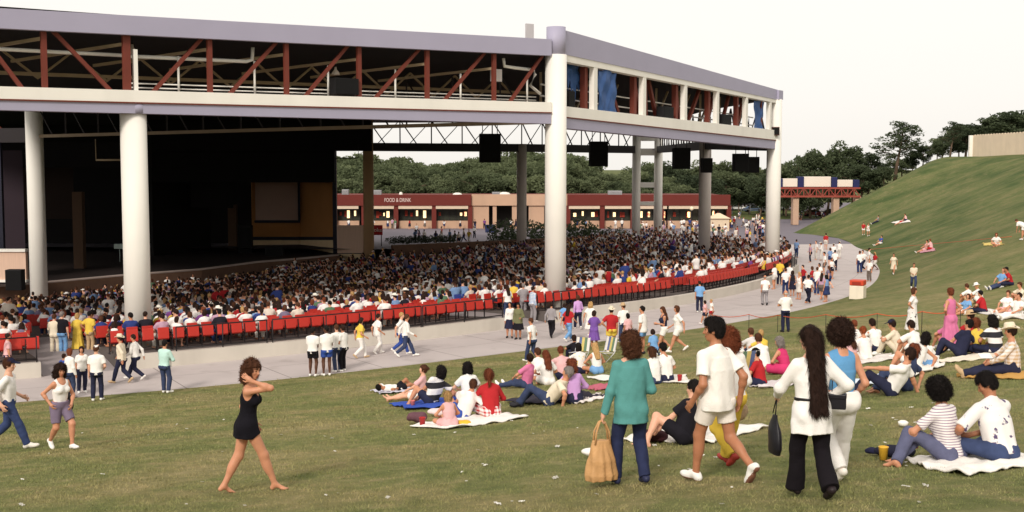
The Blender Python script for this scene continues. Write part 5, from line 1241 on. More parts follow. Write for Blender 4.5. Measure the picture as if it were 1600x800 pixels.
# parked cars far behind, rail fence
def car(u, Y, col, label):
    o = empty('parked_car', ((u-800)/F*1.003*Y, Y, float(zb(Y)))); tag(o, label, 'car', 'cars parked beyond the plaza'); bm = bmesh.new()
    side = [(-2.2, .35), (2.2, .35), (2.25, .75), (1.3, .9), (.7, 1.42), (-1.0, 1.42), (-1.7, .95), (-2.25, .85)]
    L = [[bm.verts.new((x, y*(1 if z < 1 else .85), z)) for x, z in side] for y in (-.85, .85)]
    for a, b in zip(range(8), [1, 2, 3, 4, 5, 6, 7, 0]): bm.faces.new((L[0][a], L[0][b], L[1][b], L[1][a]))
    bm.faces.new(L[0]); bm.faces.new(L[1][::-1]); bmesh.ops.recalc_face_normals(bm, faces=bm.faces[:]); me = bpy.data.meshes.new('body'); bm.to_mesh(me); bm.free(); link('body', me, mat('car_%s' % col[0], rgb(*col[1]), .3, .05, spec=.6), o)
    mb = MB(); mb.hexa([(-1.5, -.86, .95), (1.15, -.86, .95), (1.15, .86, .95), (-1.5, .86, .95), (-.95, -.78, 1.37), (.65, -.78, 1.37), (.65, .78, 1.37), (-.95, .78, 1.37)]); mb.build('windows', GLASSD, o)
    for x in (-1.4, 1.4):
        for y in (-.8, .8): mb = MB(); mb.tube([(x, y-.1, .32), (x, y+.1, .32)], .32, 12); mb.build('wheel', SPK, o)
for u, Y, c, l in ((1176, 262, ('blue', (120, 140, 176)), 'pale blue parked car seen past the end column'), (1152, 270, ('white', (224, 220, 216)), 'white parked car behind the rail fence, next to the kiosk'), (1200, 258, ('grey', (170, 168, 172)), 'grey parked car half hidden by the end column'), (1270, 240, ('maroon', (130, 54, 58)), 'maroon parked car under the gantry'), (1298, 246, ('dark', (60, 44, 46)), 'dark parked car by the gantry pier beside the bank')): car(u, Y, c, l)
Yf = 250; fz = float(zb(Yf)); fc = empty('rail_fence', ((1140-800)/F*Yf, Yf, fz)); tag(fc, 'long pale rail fence at the edge of the car park', 'fence'); fi = Vector(fc.location)
for z in (1.1, 2.2): mb = MB(); mb.tube([Vector(((u-800)/F*Yf, Yf, fz+z))-fi for u in (1128, 1246)], .09, 6); mb.build('rail', STEELG, fc)
for u in range(1130, 1247, 14): mb = MB(); mb.tube([Vector(((u-800)/F*Yf, Yf, fz))-fi for _ in (0,)]+[Vector(((u-800)/F*Yf, Yf, fz+2.3))-fi], .09, 6); mb.build('post', STEELG, fc)
v = MB(); v.hexa([(45, 225, -2.58), (62, 232, -2.58), (66, 300, -2.58), (44, 300, -2.58), (45, 225, -2.55), (62, 232, -2.55), (66, 300, -2.55), (44, 300, -2.55)]); tag(v.build('grass_verge', GRASS), kind='structure')
# pale wall on top of the bank
def hill_wall():
    def crest(u):
        best = max(np.arange(120, 215, 1.), key=lambda Y: (float(lawn_z((u-800)/F*Y, Y))-ZC)/Y); return Vector(((u-800)/F*best, best+1.))
    p, q = crest(1520), crest(1640); z0 = float(lawn_z(p.x, p.y))-.8; zt = at_depth(1520, 212, p.y).z
    o = empty('board_wall', (p.x, p.y, z0)); tag(o, 'pale board wall on top of the grassy bank', 'wall'); d = q-p; n = 26
    mb = MB()
    for k in range(n): a, b = p+d*k/n-p, p+d*(k+.97)/n-p; mb.wallbeam(a, b, 0, zt-z0, 0, zt-z0+.15, .12)
    mb.build('boards', mat('pale_board', rgb(226, 206, 180), .8, .08, .8, grime=.1), o)
    mb = MB(); mb.box((-.25, .1, (zt-z0)/2), (.55, .5, zt-z0+.1)); mb.build('end_post', WHITEP, o)
hill_wall()
# ------------------------------------------------------------------ trees
def leaf_mat(name, c1, c2, hue=.0):
    m, nt, b = new_mat(name); L = nt.links; tc = node(nt, 'ShaderNodeTexCoord'); n = node(nt, 'ShaderNodeTexNoise'); n.inputs['Scale'].default_value = .55; n.inputs['Detail'].default_value = 5; L.new(tc.outputs['Object'], n.inputs[0])
    oi = node(nt, 'ShaderNodeObjectInfo'); ad = node(nt, 'ShaderNodeMath', operation='MULTIPLY_ADD'); ad.inputs[1].default_value = .55; L.new(oi.outputs['Random'], ad.inputs[0]); L.new(n.outputs[0], ad.inputs[2])
    mr = node(nt, 'ShaderNodeMapRange'); mr.inputs[1].default_value = .35; mr.inputs[2].default_value = 1.15; L.new(ad.outputs[0], mr.inputs[0])
    mx = node(nt, 'ShaderNodeMix', data_type='RGBA'); mx.inputs[6].default_value = c1; mx.inputs[7].default_value = c2; L.new(mr.outputs[0], mx.inputs[0]); L.new(mx.outputs[2], b.inputs['Base Color']); b.inputs['Roughness'].default_value = .8; b.inputs['Specular IOR Level'].default_value = .15
    tr = node(nt, 'ShaderNodeBsdfTranslucent'); L.new(mx.outputs[2], tr.inputs[0]); ms = node(nt, 'ShaderNodeMixShader'); ms.inputs[0].default_value = .45; L.new(b.outputs[0], ms.inputs[1]); L.new(tr.outputs[0], ms.inputs[2]); L.new(ms.outputs[0], nt.nodes['Material Output'].inputs[0])
    return m
LEAF = [leaf_mat('leaf_green', rgb(80, 90, 64), rgb(118, 126, 92)), leaf_mat('leaf_dark', rgb(58, 68, 50), rgb(92, 102, 74)), leaf_mat('leaf_pine', rgb(66, 76, 58), rgb(98, 108, 82))]
BARK = mat('bark', rgb(112, 92, 76), .9, .2, 2, .4, 10, stretch=(1, 1, .2))
def leaf_quads(C, size, rg):
    n = len(C); nv = rg.normal(size=(n, 3)); nv[:, 2] = np.abs(nv[:, 2])+.3; nv /= np.linalg.norm(nv, axis=1)[:, None]
    a = np.cross(nv, rg.normal(size=(n, 3))); a /= np.linalg.norm(a, axis=1)[:, None]; b = np.cross(nv, a); s = size*rg.uniform(.6, 1.3, n)[:, None]
    V = np.stack([C-a*s, C-b*s*.6, C+a*s, C+b*s*.6], 1).reshape(-1, 3); return V, np.arange(4*n).reshape(n, 4)
def tree_proto(kind, seed):
    rg = np.random.default_rng(seed); mb = MB(); clumps = []
    if kind == 'round': H, tr, nb, spread, lo = 11., .28, 16, 4.2, .30
    elif kind == 'wide': H, tr, nb, spread, lo = 9.5, .28, 18, 5., .25
    elif kind == 'tall': H, tr, nb, spread, lo = 15., .3, 18, 3.6, .28
    else: H, tr, nb, spread, lo = 16., .3, 22, 4.4, .36
    top = np.array([rg.normal()*.5, rg.normal()*.5, H*.93]); tp = lambda t: np.array([0, 0, -.4])*(1-t)+top*t+np.array([.25*math.sin(t*5+seed), .2*math.cos(t*4), 0])*t
    mb.tube([tp(t) for t in np.linspace(0, 1, 8)], [tr*(1-.85*t)+.02 for t in np.linspace(0, 1, 8)], 8)
    for k in range(nb):
        t = lo+(1-lo)*(k+rg.random())/nb*.98; a = k*2.4+rg.normal()*.4; q = (t-lo)/(1-lo)
        L = spread*(math.sin(PI*min(1, .18+.8*q))**.6)*rg.uniform(.65, 1.12) if kind != 'pine' else spread*(1-.6*q)*rg.uniform(.45, 1.15)
        s = tp(t); e = s+np.array([math.cos(a)*L, math.sin(a)*L, L*rg.uniform(.15, .55)]); m = (s+e)/2+np.array([0, 0, .25])
        mb.tube([s, m, e], [tr*.36*(1-q*.6), tr*.2, .03], 5)
        for f_ in (.55, .8, 1.02):
            c = s+(e-s)*f_+rg.normal(size=3)*.5; clumps.append((c, rg.uniform(.9, 1.7)*(1 if kind != 'pine' else .78)))
            if f_ > .7: mb.tube([s+(e-s)*.6, c], [.05, .02], 4, cap=False)
    clumps.append((top, 1.3 if kind != 'pine' else .9))
    P = []
    for c, r in clumps:
        n = int((95 if kind != 'pine' else 46)*r); d = rg.normal(size=(n, 3)); d /= np.linalg.norm(d, axis=1)[:, None]
        P.append(c+d*(r*rg.uniform(.35, 1.08, n)**.6)[:, None]*np.array([1.1, 1.1, .75]))
    V, Q = leaf_quads(np.concatenate(P), .30 if kind != 'pine' else .26, rg)
    return mb.mesh('trunk'), mesh_np('crown', V, Q, smooth=False), H
PROTO = {}
for kind, seeds in (('round', (1, 2, 3)), ('wide', (4, 5)), ('tall', (6, 7)), ('pine', (8, 9))):
    for s in seeds:
        t, c, H = tree_proto(kind, s); t.materials.append(BARK); c.materials.append(LEAF[{'round': 0, 'wide': 0, 'tall': 1, 'pine': 2}[kind]]); PROTO.setdefault(kind, []).append((t, c, H))
def tree(kind, x, y, top, label, group=None, wide=1., rz=0., k=0, name='tree', leaf=None):
    t, c, H = PROTO[kind][k % len(PROTO[kind])]; z = min(float(lawn_z(x, y)), float(zb(y))+99)
    s = (top-z)/H; o = empty(name, (x, y, z), rz); o.scale = (s*wide, s*wide, s); tag(o, label, 'tree', group)
    for me, nm in ((t, 'trunk'), (c, 'crown')):
        q = bpy.data.objects.new(nm, me); COL.objects.link(q); q.parent = o
        if leaf is not None and nm == 'crown': q.material_slots[0].link = 'OBJECT'; q.material_slots[0].material = LEAF[leaf]
rr = random.Random(11)
kinds = {'round': 'round leafy', 'wide': 'broad leafy', 'tall': 'tall dark'}
for row, (Y, dv, st) in enumerate(((226, 26, 19), (245, 14, 20), (275, 4, 17), (310, -2, 19))):
    u = 500.
    while u < 1260:
        tv = 258+6*math.sin(u*.021)+5*math.sin(u*.047+1)
        if 660 < u < 715: tv -= 6
        if 800 < u < 900: tv -= 8
        if 900 < u < 1200: tv += 9
        if u > 1200: tv -= 2
        tv += dv+rr.uniform(-7, 9); y = Y+rr.uniform(-7, 7); k = rr.choice(['round', 'round', 'wide', 'tall'] if u > 950 else ['round', 'round', 'wide', 'wide'])
        if not (row == 0 and (rr.random() < .35 or u > 1120)):
            tree(k, (u-800)/F*y, y, at_depth(800, tv, y).z, '%s tree in the %s row of the wood behind the snack bar' % (kinds[k], ('front', 'second', 'third', 'hindmost')[row]), 'trees of the wood', rr.uniform(.95, 1.35), rr.uniform(0, 6.28), rr.randrange(3), leaf=(1 if u > 1020 and rr.random() < .6 else None))
        u += st*rr.uniform(.75, 1.25)
for (u, v, Y, k, w, lf, lab) in ((1266, 238, 232, 'round', .75, 1, 'airy dark tree standing alone left open by the sky behind the gantry'), (1292, 237, 236, 'round', .8, 1, 'airy dark tree behind the wide white gantry panel'), (1332, 231, 238, 'tall', 1.1, 1, 'tall dense dark tree behind the end of the gantry'), (1356, 240, 244, 'tall', 1.2, 1, 'dense dark tree between the gantry and the sparse pine'),
    (1397, 190, 232, 'pine', 1.75, 2, 'tall sparse pine with a bare pale trunk behind the bank'), (1424, 240, 240, 'round', 1., 1, 'low dark tree in the dip beside the sparse pine'), (1380, 262, 225, 'wide', 1., 1, 'low bushy dark tree at the foot of the sparse pine'), (1310, 285, 228, 'wide', .9, 1, 'low dark bush-like tree beneath the gantry'), (1250, 280, 226, 'wide', 1., 1, 'low dark bushy tree beyond the gantry beside the end column'), (1228, 255, 240, 'round', 1., 0, 'green tree touching the end column'),
    (1482, 190, 205, 'pine', 1.5, 2, 'thin grey-green tree rising behind the bank, before the pale wall'), (1506, 195, 210, 'round', 1.5, 1, 'dark leafy tree at the free end of the pale wall'), (1540, 196, 225, 'round', 1.9, 0, 'wide green tree rising behind the pale wall'), (1566, 183, 212, 'round', 1.9, 1, 'dark dense tree behind the middle of the pale wall'), (1598, 178, 215, 'wide', 1.8, 1, 'broad dark tree with a flat spreading top behind the pale wall'), (1440, 228, 236, 'round', 1.3, 1, 'dark tree in the unbroken line between the sparse pine and the pale wall'), (1470, 214, 238, 'round', 1.5, 0, 'mid-green tree in the unbroken line before the pale wall'), (1496, 206, 234, 'tall', 1.5, 1, 'dense dark tree just before the end of the pale wall'), (1345, 262, 226, 'wide', 1.3, 1, 'broad low dark tree at the end of the gantry'), (1522, 202, 236, 'round', 1.8, 0, 'mid-green tree peeping over the end of the pale wall'), (1408, 250, 250, 'wide', 1.5, 0, 'mid-green tree low behind the pale pine trunk'), (1462, 222, 215, 'wide', 1.1, 1, 'low dark tree on the shoulder of the bank')):
    tree(k, (u-800)/F*Y, Y, at_depth(800, v, Y).z, lab, None, w, u*.37, int(u) % 3, leaf=lf)
# shrubs in the planter beds
SHR = []
for s in range(3):
    rg = np.random.default_rng(40+s); n = 420; d = rg.normal(size=(n, 3)); d /= np.linalg.norm(d, axis=1)[:, None]; P = d*(rg.uniform(.3, 1, n)**.5)[:, None]*np.array([1, 1, .8])+np.array([0, 0, .75])
    P += .18*np.sin(P[:, [1, 2, 0]]*5+s); V, Q = leaf_quads(P, .12, rg); me = mesh_np('shrub', V, Q, smooth=False); me.materials.append(LEAF[1]); SHR.append(me)
def shrub(x, y, z, s, label, k=0, group=None, wide=1.):
    o = bpy.data.objects.new('shrub', SHR[k % 3]); COL.objects.link(o); o.location = (x, y, z); o.scale = (s*wide, s*wide, s); o.rotation_euler = (0, 0, x); tag(o, label, 'shrub', group)
for i, u in enumerate(range(612, 718, 9)): Y = 138.5-3.5*(1-(u-600)/120); shrub((u-800)/F*Y, Y, -1.2, .55, 'low clipped dark shrub in the planter bed below the plaza', i, 'low shrubs in the planter bed', 1.4)
for i, (u, v, Y, s) in enumerate(((786, 346, 146, 1.9), (800, 350, 144, 1.3), (775, 360, 143, 1.1), (838, 345, 150, 1.7), (846, 352, 147, 1.5), (906, 340, 151, 1.9), (925, 346, 150, 1.5), (950, 350, 150, 1.2), (895, 352, 149, 1.3), (970, 352, 151, 1.1))): shrub((u-800)/F*Y, Y, float(zb(Y))-.1, s, ['leafy dark shrub in the planter beside the slim grey column', 'leafy dark shrub in the planter between the corner column and the twin column'][u > 860], i, ['shrubs beside the slim grey column', 'shrubs between the corner and twin columns'][u > 860])
# ------------------------------------------------------------------ seats and audience
def proj(x, y, z):
    d = np.array([x, y, z-ZC]); f_ = y*math.cos(TH)-(z-ZC)*math.sin(TH); up = y*math.sin(TH)+(z-ZC)*math.cos(TH)
    return 800+F*x/f_, 400-F*up/f_
def aisle(ph, k):
    for a, b in GAPS:
        m = (a+b)/2; w = abs(b-a)/2*(1 if k < 8 else .45)
        if abs(ph-m) < w: return True
    for c in (-27.5, -37.8, -12.5):
        if abs(ph-c) < .75: return True
    return abs((ph+61.5) % 9.5-4.7) < .28 and k > 26
rg = np.random.default_rng(21); SEATS = []
for k in range(52):
    dr = .78+1.06*k
    rm = 87-dr; n = int(math.radians(70)*rm/.59*98/70.5)
    for j in range(n):
        ph = -72.5+98*(j+.5)/n; r = float(rin(ph))-dr; a = math.radians(ph); x, y = CX+r*math.cos(a), CY+r*math.sin(a)
        if r < 36 or not in_bowl(x, y) or aisle(ph, k): continue
        if any((x-c.x)**2+(y-c.y)**2 < .62 for c in (A_+n_*.35, B_, C_, D_, H_)): continue
        z = float(bowl_z(x, y)); u, v = proj(x, y, z+.8)
        if not -25 < u < 1625: continue
        SEATS.append((k, ph, x, y, z, u, v))
print('seats', len(SEATS))
def seat_shapes():
    b = MB(); b.box((0, 0, .67), (.44, .05, .45), rot=Matrix.Rotation(-.16, 3, 'X'), bevel=.022)
    p = MB(); p.box((0, .24, .44), (.46, .42, .05), rot=Matrix.Rotation(.08, 3, 'X'), bevel=.018)
    l = MB()
    for s in (-.255,): l.box((s, .03, .22), (.035, .05, .44)); l.box((s, .14, .43), (.035, .34, .04)); l.box((s, .0, .6), (.03, .05, .4), rot=Matrix.Rotation(-.14, 3, 'X')); l.box((s, .1, .012), (.05, .3, .024))
    return b.mesh('seat_back'), p.mesh('seat_pan'), l.mesh('leg_frame')
sb, spn, slg = seat_shapes(); sb.materials.append(REDP); spn.materials.append(REDP); slg.materials.append(RAILM)
SEATS.sort(key=lambda s: s[0]*1000+s[1])
near = [s for s in SEATS if s[0] <= 1]; near.sort(key=lambda s: math.hypot(s[2], s[3])); near = near[:298]
nset = set(id(s) for s in near)
def facing(ph): return math.radians(ph)+PI/2          # seats look at the centre
# one joined mesh for a single-piece seat
def joined(meshes, name, mats):
    bm = bmesh.new()
    for i, me in enumerate(meshes):
        n0 = len(bm.faces); bm.from_mesh(me); bm.faces.ensure_lookup_table()
        for f in bm.faces[n0:]: f.material_index = i
    me = bpy.data.meshes.new(name); bm.to_mesh(me); bm.free()
    for m in mats: me.materials.append(m)
    return me
one = joined([sb, spn, slg], 'stadium_seat', [REDP, REDP, RAILM])
SG = 'red seats in the back rows'
for s in near:
    k, ph, x, y, z, u, v = s; rz = facing(ph)
    if k == 0:
        o = empty('stadium_seat', (x, y, z), rz)
        for me, nm in ((sb, 'seat_back'), (spn, 'seat_pan'), (slg, 'leg_frame')): c = bpy.data.objects.new(nm, me); COL.objects.link(c); c.parent = o
        tag(o, 'red plastic seat on black legs in the rearmost row above the concrete wall', 'seat', SG)
    else:
        o = bpy.data.objects.new('stadium_seat', one); COL.objects.link(o); o.location = (x, y, z); o.rotation_euler = (0, 0, rz)
        tag(o, 'red plastic seat in the second row from the back', 'seat', SG)
def merge_copies(name, me_list, places, mats, kind='stuff'):
    """many copies of small meshes in one object; places: (proto, x, y, z, rz, scale, material map)"""
    VV, FF, MI = [], [], []; off = 0
    for p, x, y, z, rz, sc, mm in places:
        V, Q, mi = me_list[p]; c, s = math.cos(rz), math.sin(rz)
        W = np.stack([(V[:, 0]*c-V[:, 1]*s)*sc+x, (V[:, 0]*s+V[:, 1]*c)*sc+y, V[:, 2]*sc+z], 1); VV.append(W.astype(np.float32)); FF.append(Q+off); MI.append(np.array(mm)[mi]); off += len(V)
    me = mesh_np(name, np.concatenate(VV), np.concatenate(FF), mi=np.concatenate(MI), smooth=True)
    return link(name, me, mats)
def boxes_np(bx):
    V, Q = [], []
    for (cx, cy, cz), (sx, sy, sz), tilt in bx:
        o = len(V)*1; base = sum(len(v) for v in V)
        P = np.array([(x, y, z) for x in (-.5, .5) for y in (-.5, .5) for z in (-.5, .5)])*np.array([sx, sy, sz]); t = tilt
        P = np.stack([P[:, 0], P[:, 1]*math.cos(t)-P[:, 2]*math.sin(t), P[:, 1]*math.sin(t)+P[:, 2]*math.cos(t)], 1)+np.array([cx, cy, cz]); V.append(P)
        Q.append(np.array([(0, 1, 3, 2), (4, 6, 7, 5), (0, 4, 5, 1), (2, 3, 7, 6), (0, 2, 6, 4), (1, 5, 7, 3)])+base)
    V = np.concatenate(V); Q = np.concatenate(Q); return V, Q, np.zeros(len(Q), int)
far_seat = boxes_np([((0, 0, .67), (.475, .05, .47), -.14), ((0, .24, .44), (.46, .42, .05), .08)])
pl = []
for s in SEATS:
    if id(s) in nset: continue
    k, ph, x, y, z, u, v = s; blue = (k > 9 and not (-62 < ph < -55 and k < 26)) if ph < -48 else k > 5
    pl.append((0, x, y, z, facing(ph), 1., [1 if blue else 0]))
o = merge_copies('seating', [far_seat], pl, [REDP, BLUEP]); tag(o, 'rows of red and blue seats running down under the crowd', 'seating', kind='stuff')
for p in o.data.polygons: p.use_smooth = False
# ---- figures reused for the audience
SHIRTS = [((238, 233, 228), 58, 'white'), ((218, 204, 190), 6, 'cream'), ((186, 150, 170), 5, 'pink'), ((170, 42, 46), 8, 'red'), ((52, 66, 124), 13, 'blue'), ((122, 150, 190), 6, 'pale blue'), ((222, 186, 70), 4, 'yellow'), ((38, 36, 44), 9, 'black'), ((120, 108, 130), 4, 'grey'), ((92, 120, 92), 2, 'green'), ((120, 70, 130), 2, 'purple')]
SW = np.array([s[1] for s in SHIRTS], float); SW /= SW.sum()
HC = ['dark', 'black', 'brown', 'auburn', 'blonde', 'grey']; HW = np.array([.40, .22, .24, .05, .06, .03]); HW /= HW.sum()
BOTS = [((46, 58, 98), 'denim'), ((36, 36, 52), 'cotton'), ((210, 204, 196), 'cotton'), ((110, 98, 90), 'cotton')]
def figure(pose, seed, sex, hs, top, bot, h, hat=None, legs=True, P=None):
    """part arrays for one posed figure"""
    r_ = np.random.default_rng(seed); PP = base_pose(pose, r_); PP.update(P or {}); K = skeleton(PP, 1.70 if sex == 'm' else 1.60, sex); parts = {}
    f = Fld(*bounds(K, .13), h); head(f, K, False)
    torso(f, K, -.01, .05)
    for i in (0, 1):
        arm(f, K, i, 0, .03, hand=True); hand(f, K, i, np.array([0, 0, -1.]), 20, False)
        if legs: leg(f, K, i, 0, .04, calf=bot in ('shorts', 'skirt', 'bermuda')); f.ell(K.an[i]+K.fd[i]*.06*K.s-np.array([0, 0, .03]), np.array([np.cross(K.fd[i], [0, 0, 1.]), K.fd[i], [0, 0, 1.]]), (.045, .13, .045), .02)
    parts['body'] = f.nets(); parts['hair'] = hair(K, hs, h*.85, seed).nets(); parts['shirt'] = topf(K, top, h, seed, None).nets()
    if legs: parts['trousers'] = botf(K, bot, h, seed).nets()
    if hat: parts['hat'] = hatf(K, hat, h*.8).nets()
    return parts
KEYS = ['body', 'hair', 'shirt', 'trousers', 'hat']
def proto_meshes(parts):
    out = {}
    for k_, (V, Q) in parts.items():
        if len(V): me = mesh_np(k_, V, Q); me.materials.append(CEIL); out[k_] = me
    return out
SIT = [('chair', 1, 'm', 'short', 'tee', 'jeans', None), ('chair', 2, 'f', 'bob', 'tee', 'jeans', None), ('chair', 3, 'f', 'curly', 'tank', 'shorts', None), ('chair', 4, 'm', 'boy', 'long', 'jeans', None), ('chair', 15, 'f', 'bob', 'tee', 'shorts', None), ('chair', 6, 'm', 'short', 'polo', 'shorts', 'cap'), ('chair', 7, 'f', 'pony', 'half', 'jeans', None), ('chair', 8, 'm', 'short', 'tee', 'jeans', 'cowboy')]
SITW = np.array([.22, .19, .13, .15, .14, .04, .115, .015])
sit_hi = [proto_meshes(figure(*s[:6], .034, s[6])) for s in SIT]
def merged_arr(parts, drop=()):
    V, Q, M, o = [], [], [], 0
    for i, k_ in enumerate(KEYS):
        if k_ not in parts or k_ in drop or not len(parts[k_][0]): continue
        v, q = parts[k_]; V.append(v); Q.append(q+o); M.append(np.full(len(q), i)); o += len(v)
    return np.concatenate(V), np.concatenate(Q), np.concatenate(M)
sit_lo = [merged_arr(figure(s[0], s[1]+20*j, *s[2:6], .062, s[6], legs=False)) for j in (0, 1) for s in SIT]
print('lo faces', [len(a[1]) for a in sit_lo])
def setm(o, m): o.material_slots[0].link = 'OBJECT'; o.material_slots[0].material = m
def place_figure(protos, name, loc, rz, shirt, hc, sk, bt, hatc, label, cat, group, sc=1.):
    root = None
    for k_ in KEYS:
        if k_ not in protos: continue
        o = bpy.data.objects.new(name if k_ == 'body' else k_, protos[k_]); COL.objects.link(o)
        setm(o, {'body': lambda: skin(sk), 'hair': lambda: hairmat(hc), 'shirt': lambda: cloth(shirt), 'trousers': lambda: cloth(*bt), 'hat': lambda: cloth(hatc)}[k_]())
        if root is None: root = o; o.location = loc; o.rotation_euler = (0, 0, rz); o.scale = (sc,)*3; tag(o, label, cat, group)
        else: o.parent = root
    return root
def occupancy(k, u):
    if u < 70: return [.0, .45, .8, .9, .9][min(k, 4)]
    if u < 232: return [.25, .8, .9, .9][min(k, 3)]
    if u < 460: return [.62, .75, .9, .92][min(k, 3)]
    if u < 785: return [.06, .22, .5, .8, .92][min(k, 4)]
    if u < 1010: return [.03, .22, .55, .8, .9][min(k, 4)]
    if u < 1190: return [.04, .12, .3, .6, .85, .9][min(k, 5)]
    return .85
occ = []
for s in SEATS:
    if rg.random() < occupancy(s[0], s[5]) and not (s[0] > 4 and rg.random() < (.10 if s[5] < 600 else (.6 if s[0] in (7, 8, 9) else (.42 if s[0] > 24 else .16)))): occ.append(s)
occ.sort(key=lambda s: math.hypot(s[2], s[3]))
def vis(s): return s[5] > -5 and s[5] < 1605
ind = [s for s in occ if vis(s)][:290]; iset = set(id(s) for s in ind)
HAIRN = {'dark': 'dark', 'black': 'black', 'brown': 'brown', 'auburn': 'auburn', 'blonde': 'blond', 'grey': 'grey'}
for s in ind:
    k, ph, x, y, z, u, v = s; p = rg.choice(len(SIT), p=SITW/SITW.sum()); c = SHIRTS[rg.choice(len(SHIRTS), p=SW)]; hc = rg.choice(HC, p=HW); st = SIT[p]
    lab = '%s-haired spectator in a %s top in the pavilion rear rows' % (HAIRN[hc], c[2]) if not st[6] else 'spectator in a %s top and pale %s in the pavilion rear rows' % (c[2], 'cap' if st[6] == 'cap' else 'cowboy hat')
    a = facing(ph); place_figure(sit_hi[p], 'spectator', (x+math.cos(a+PI/2)*.24, y+math.sin(a+PI/2)*.24, z-.01), a+rg.normal()*.15, c[0], hc, rg.choice(['l', 'l', 'm', 't', 'd'], p=[.35, .25, .25, .1, .05]), BOTS[rg.integers(4)], (236, 230, 218), lab, 'spectator', 'spectators seated in the rear rows', rg.uniform(1.0, 1.13))
# the rest of the audience, past what one could count
PAL = [skin(k) for k in 'lmtd']+[hairmat(k) for k in HC]+[cloth(s[0]) for s in SHIRTS]
pl = []
for s in occ:
    if id(s) in iset: continue
    k, ph, x, y, z, u, v = s; a = facing(ph); p = int(rg.choice(8, p=SITW/SITW.sum()))+8*int(rg.integers(2)); far_ = min(1, k/30)
    w = SW.copy(); w[0] *= (1.9-1.7*far_); w /= w.sum(); c = int(rg.choice(len(SHIRTS), p=w)); hc = int(rg.choice(6, p=HW)); sk_ = int(rg.choice(4, p=[.5, .28, .14, .08]))
    st = rg.random() < .035
    pl.append((p, x+math.cos(a+PI/2)*.24, y+math.sin(a+PI/2)*.24, z+(.42 if st else 0), a+rg.normal()*.35, rg.uniform(1.1, 1.25), [sk_, 4+hc, 10+c, 10+int(rg.integers(11)), 10]))
o = merge_copies('crowd', sit_lo, pl, PAL); tag(o, 'dense seated crowd filling the pavilion down to the stage', 'crowd', kind='stuff')
print('crowd', len(pl), len(o.data.polygons))
# ---- people standing: reused figures for the plaza, the counters, the far path and among the seats
STD = [('stand', 31, 'm', 'short', 'tee', 'jeans', None), ('stand', 32, 'f', 'bob', 'tee', 'shorts', None), ('walk', 33, 'm', 'short', 'polo', 'jeans', None), ('stand', 34, 'f', 'curly', 'tank', 'skirt', None), ('stand', 35, 'm', 'boy', 'long', 'jeans', 'cap'), ('walk', 36, 'f', 'long', 'tee', 'bermuda', None), ('stand', 37, 'm', 'short', 'tee', 'bermuda', None)]
std = [proto_meshes(figure(*s[:6], .04, s[6])) for s in STD]
BN = {'jeans': 'jeans', 'shorts': 'shorts', 'skirt': 'skirt', 'bermuda': 'shorts'}
def standing(x, y, z, rz, label, group, rr, p=None, shirt=None, bt=None, hc=None, sc=None):
    p = rr.randrange(len(STD)) if p is None else p; c = SHIRTS[rg.choice(len(SHIRTS), p=SW)] if shirt is None else shirt
    return place_figure(std[p], 'person', (x, y, z), rz, c[0], hc or rg.choice(HC, p=HW), rg.choice(['l', 'm', 't', 'd'], p=[.5, .25, .13, .12]), bt or BOTS[rg.integers(4)], (236, 230, 218), label % c[2] if '%s' in label else label, 'person', group, sc or rr.uniform(.95, 1.05))
rr = random.Random(3)
def at_flat(u, v): p = hit(u, v, flatz); return p
# queueing at the counters and crossing the plaza
for u, v in ((585, 357), (606, 358), (613, 358), (619, 357), (640, 358), (665, 357), (695, 357), (720, 357), (742, 359), (757, 358), (798, 357), (806, 357), (530, 356), (545, 358), (901, 357), (915, 358), (960, 357), (972, 358), (1060, 356), (1075, 357), (1048, 358), (1066, 357)):
    p = at_flat(u, v); standing(p.x, min(p.y, YB-2.2), float(zb(min(p.y, YB-2))), rr.uniform(-.6, .6), 'small figure in a %s top at the snack bar counters', 'people at the snack bar counters', rr)
for u, v in ((649, 379), (655, 380), (663, 379), (681, 382), (689, 383), (703, 380), (711, 382), (717, 384), (725, 378), (733, 380), (651, 367), (741, 372), (690, 372)):
    p = at_flat(u, v); standing(p.x, p.y, float(zb(p.y)), rr.uniform(-3, 3), 'small figure in a %s top standing on the open plaza', 'people standing on the open plaza', rr)
for i in range(84):
    u = rr.uniform(1000, 1200); v = rr.uniform(342, 379) if u > 1100 else rr.uniform(350, 374); p = at_flat(u, v)
    if in_bowl(p.x, p.y): continue
    standing(p.x, p.y, float(zb(p.y)), rr.uniform(-3, 3), 'small figure in a %s top in the throng behind the seats', 'people thronging behind the seats', rr)
for u, v in ((1186, 348), (1191, 351), (1182, 346), (1243, 343), (1248, 344), (1252, 344), (1275, 341), (1284, 342), (1287, 343), (1176, 352)):
    p = at_flat(u, v); standing(p.x, p.y, float(zb(p.y)), rr.uniform(-3, 3), 'small figure in a %s top on the road by the gantry', 'people on the road by the gantry', rr)
# standing among the seats
asl = [s for s in SEATS if s[0] > 4 and 60 < s[5] < 1240]
for s in rr.sample(asl, 34):
    k, ph, x, y, z, u, v = s; standing(x, y, z, facing(ph)+rr.uniform(-1, 1)*1.5, 'person in a %s top standing up among the seated crowd', 'people standing among the seats', rr)
for u, v in ((750, 425), (745, 405), (747, 398), (700, 470), (735, 440), (742, 436), (560, 445)):
    p = hit(u, v, bowl_z); standing(p.x, p.y, p.z, rr.uniform(-3, 3), 'person in a %s top standing up among the seated crowd', 'people standing among the seats', rr)
for u, v in ((262, 463), (281, 462), (302, 458)):
    p = hit(u, v, bowl_z); standing(p.x, p.y, p.z, 3.2, 'usher in white top and dark trousers standing at the stage wall', 'ushers at the stage wall', rr, p=0, shirt=SHIRTS[0], bt=BOTS[1])
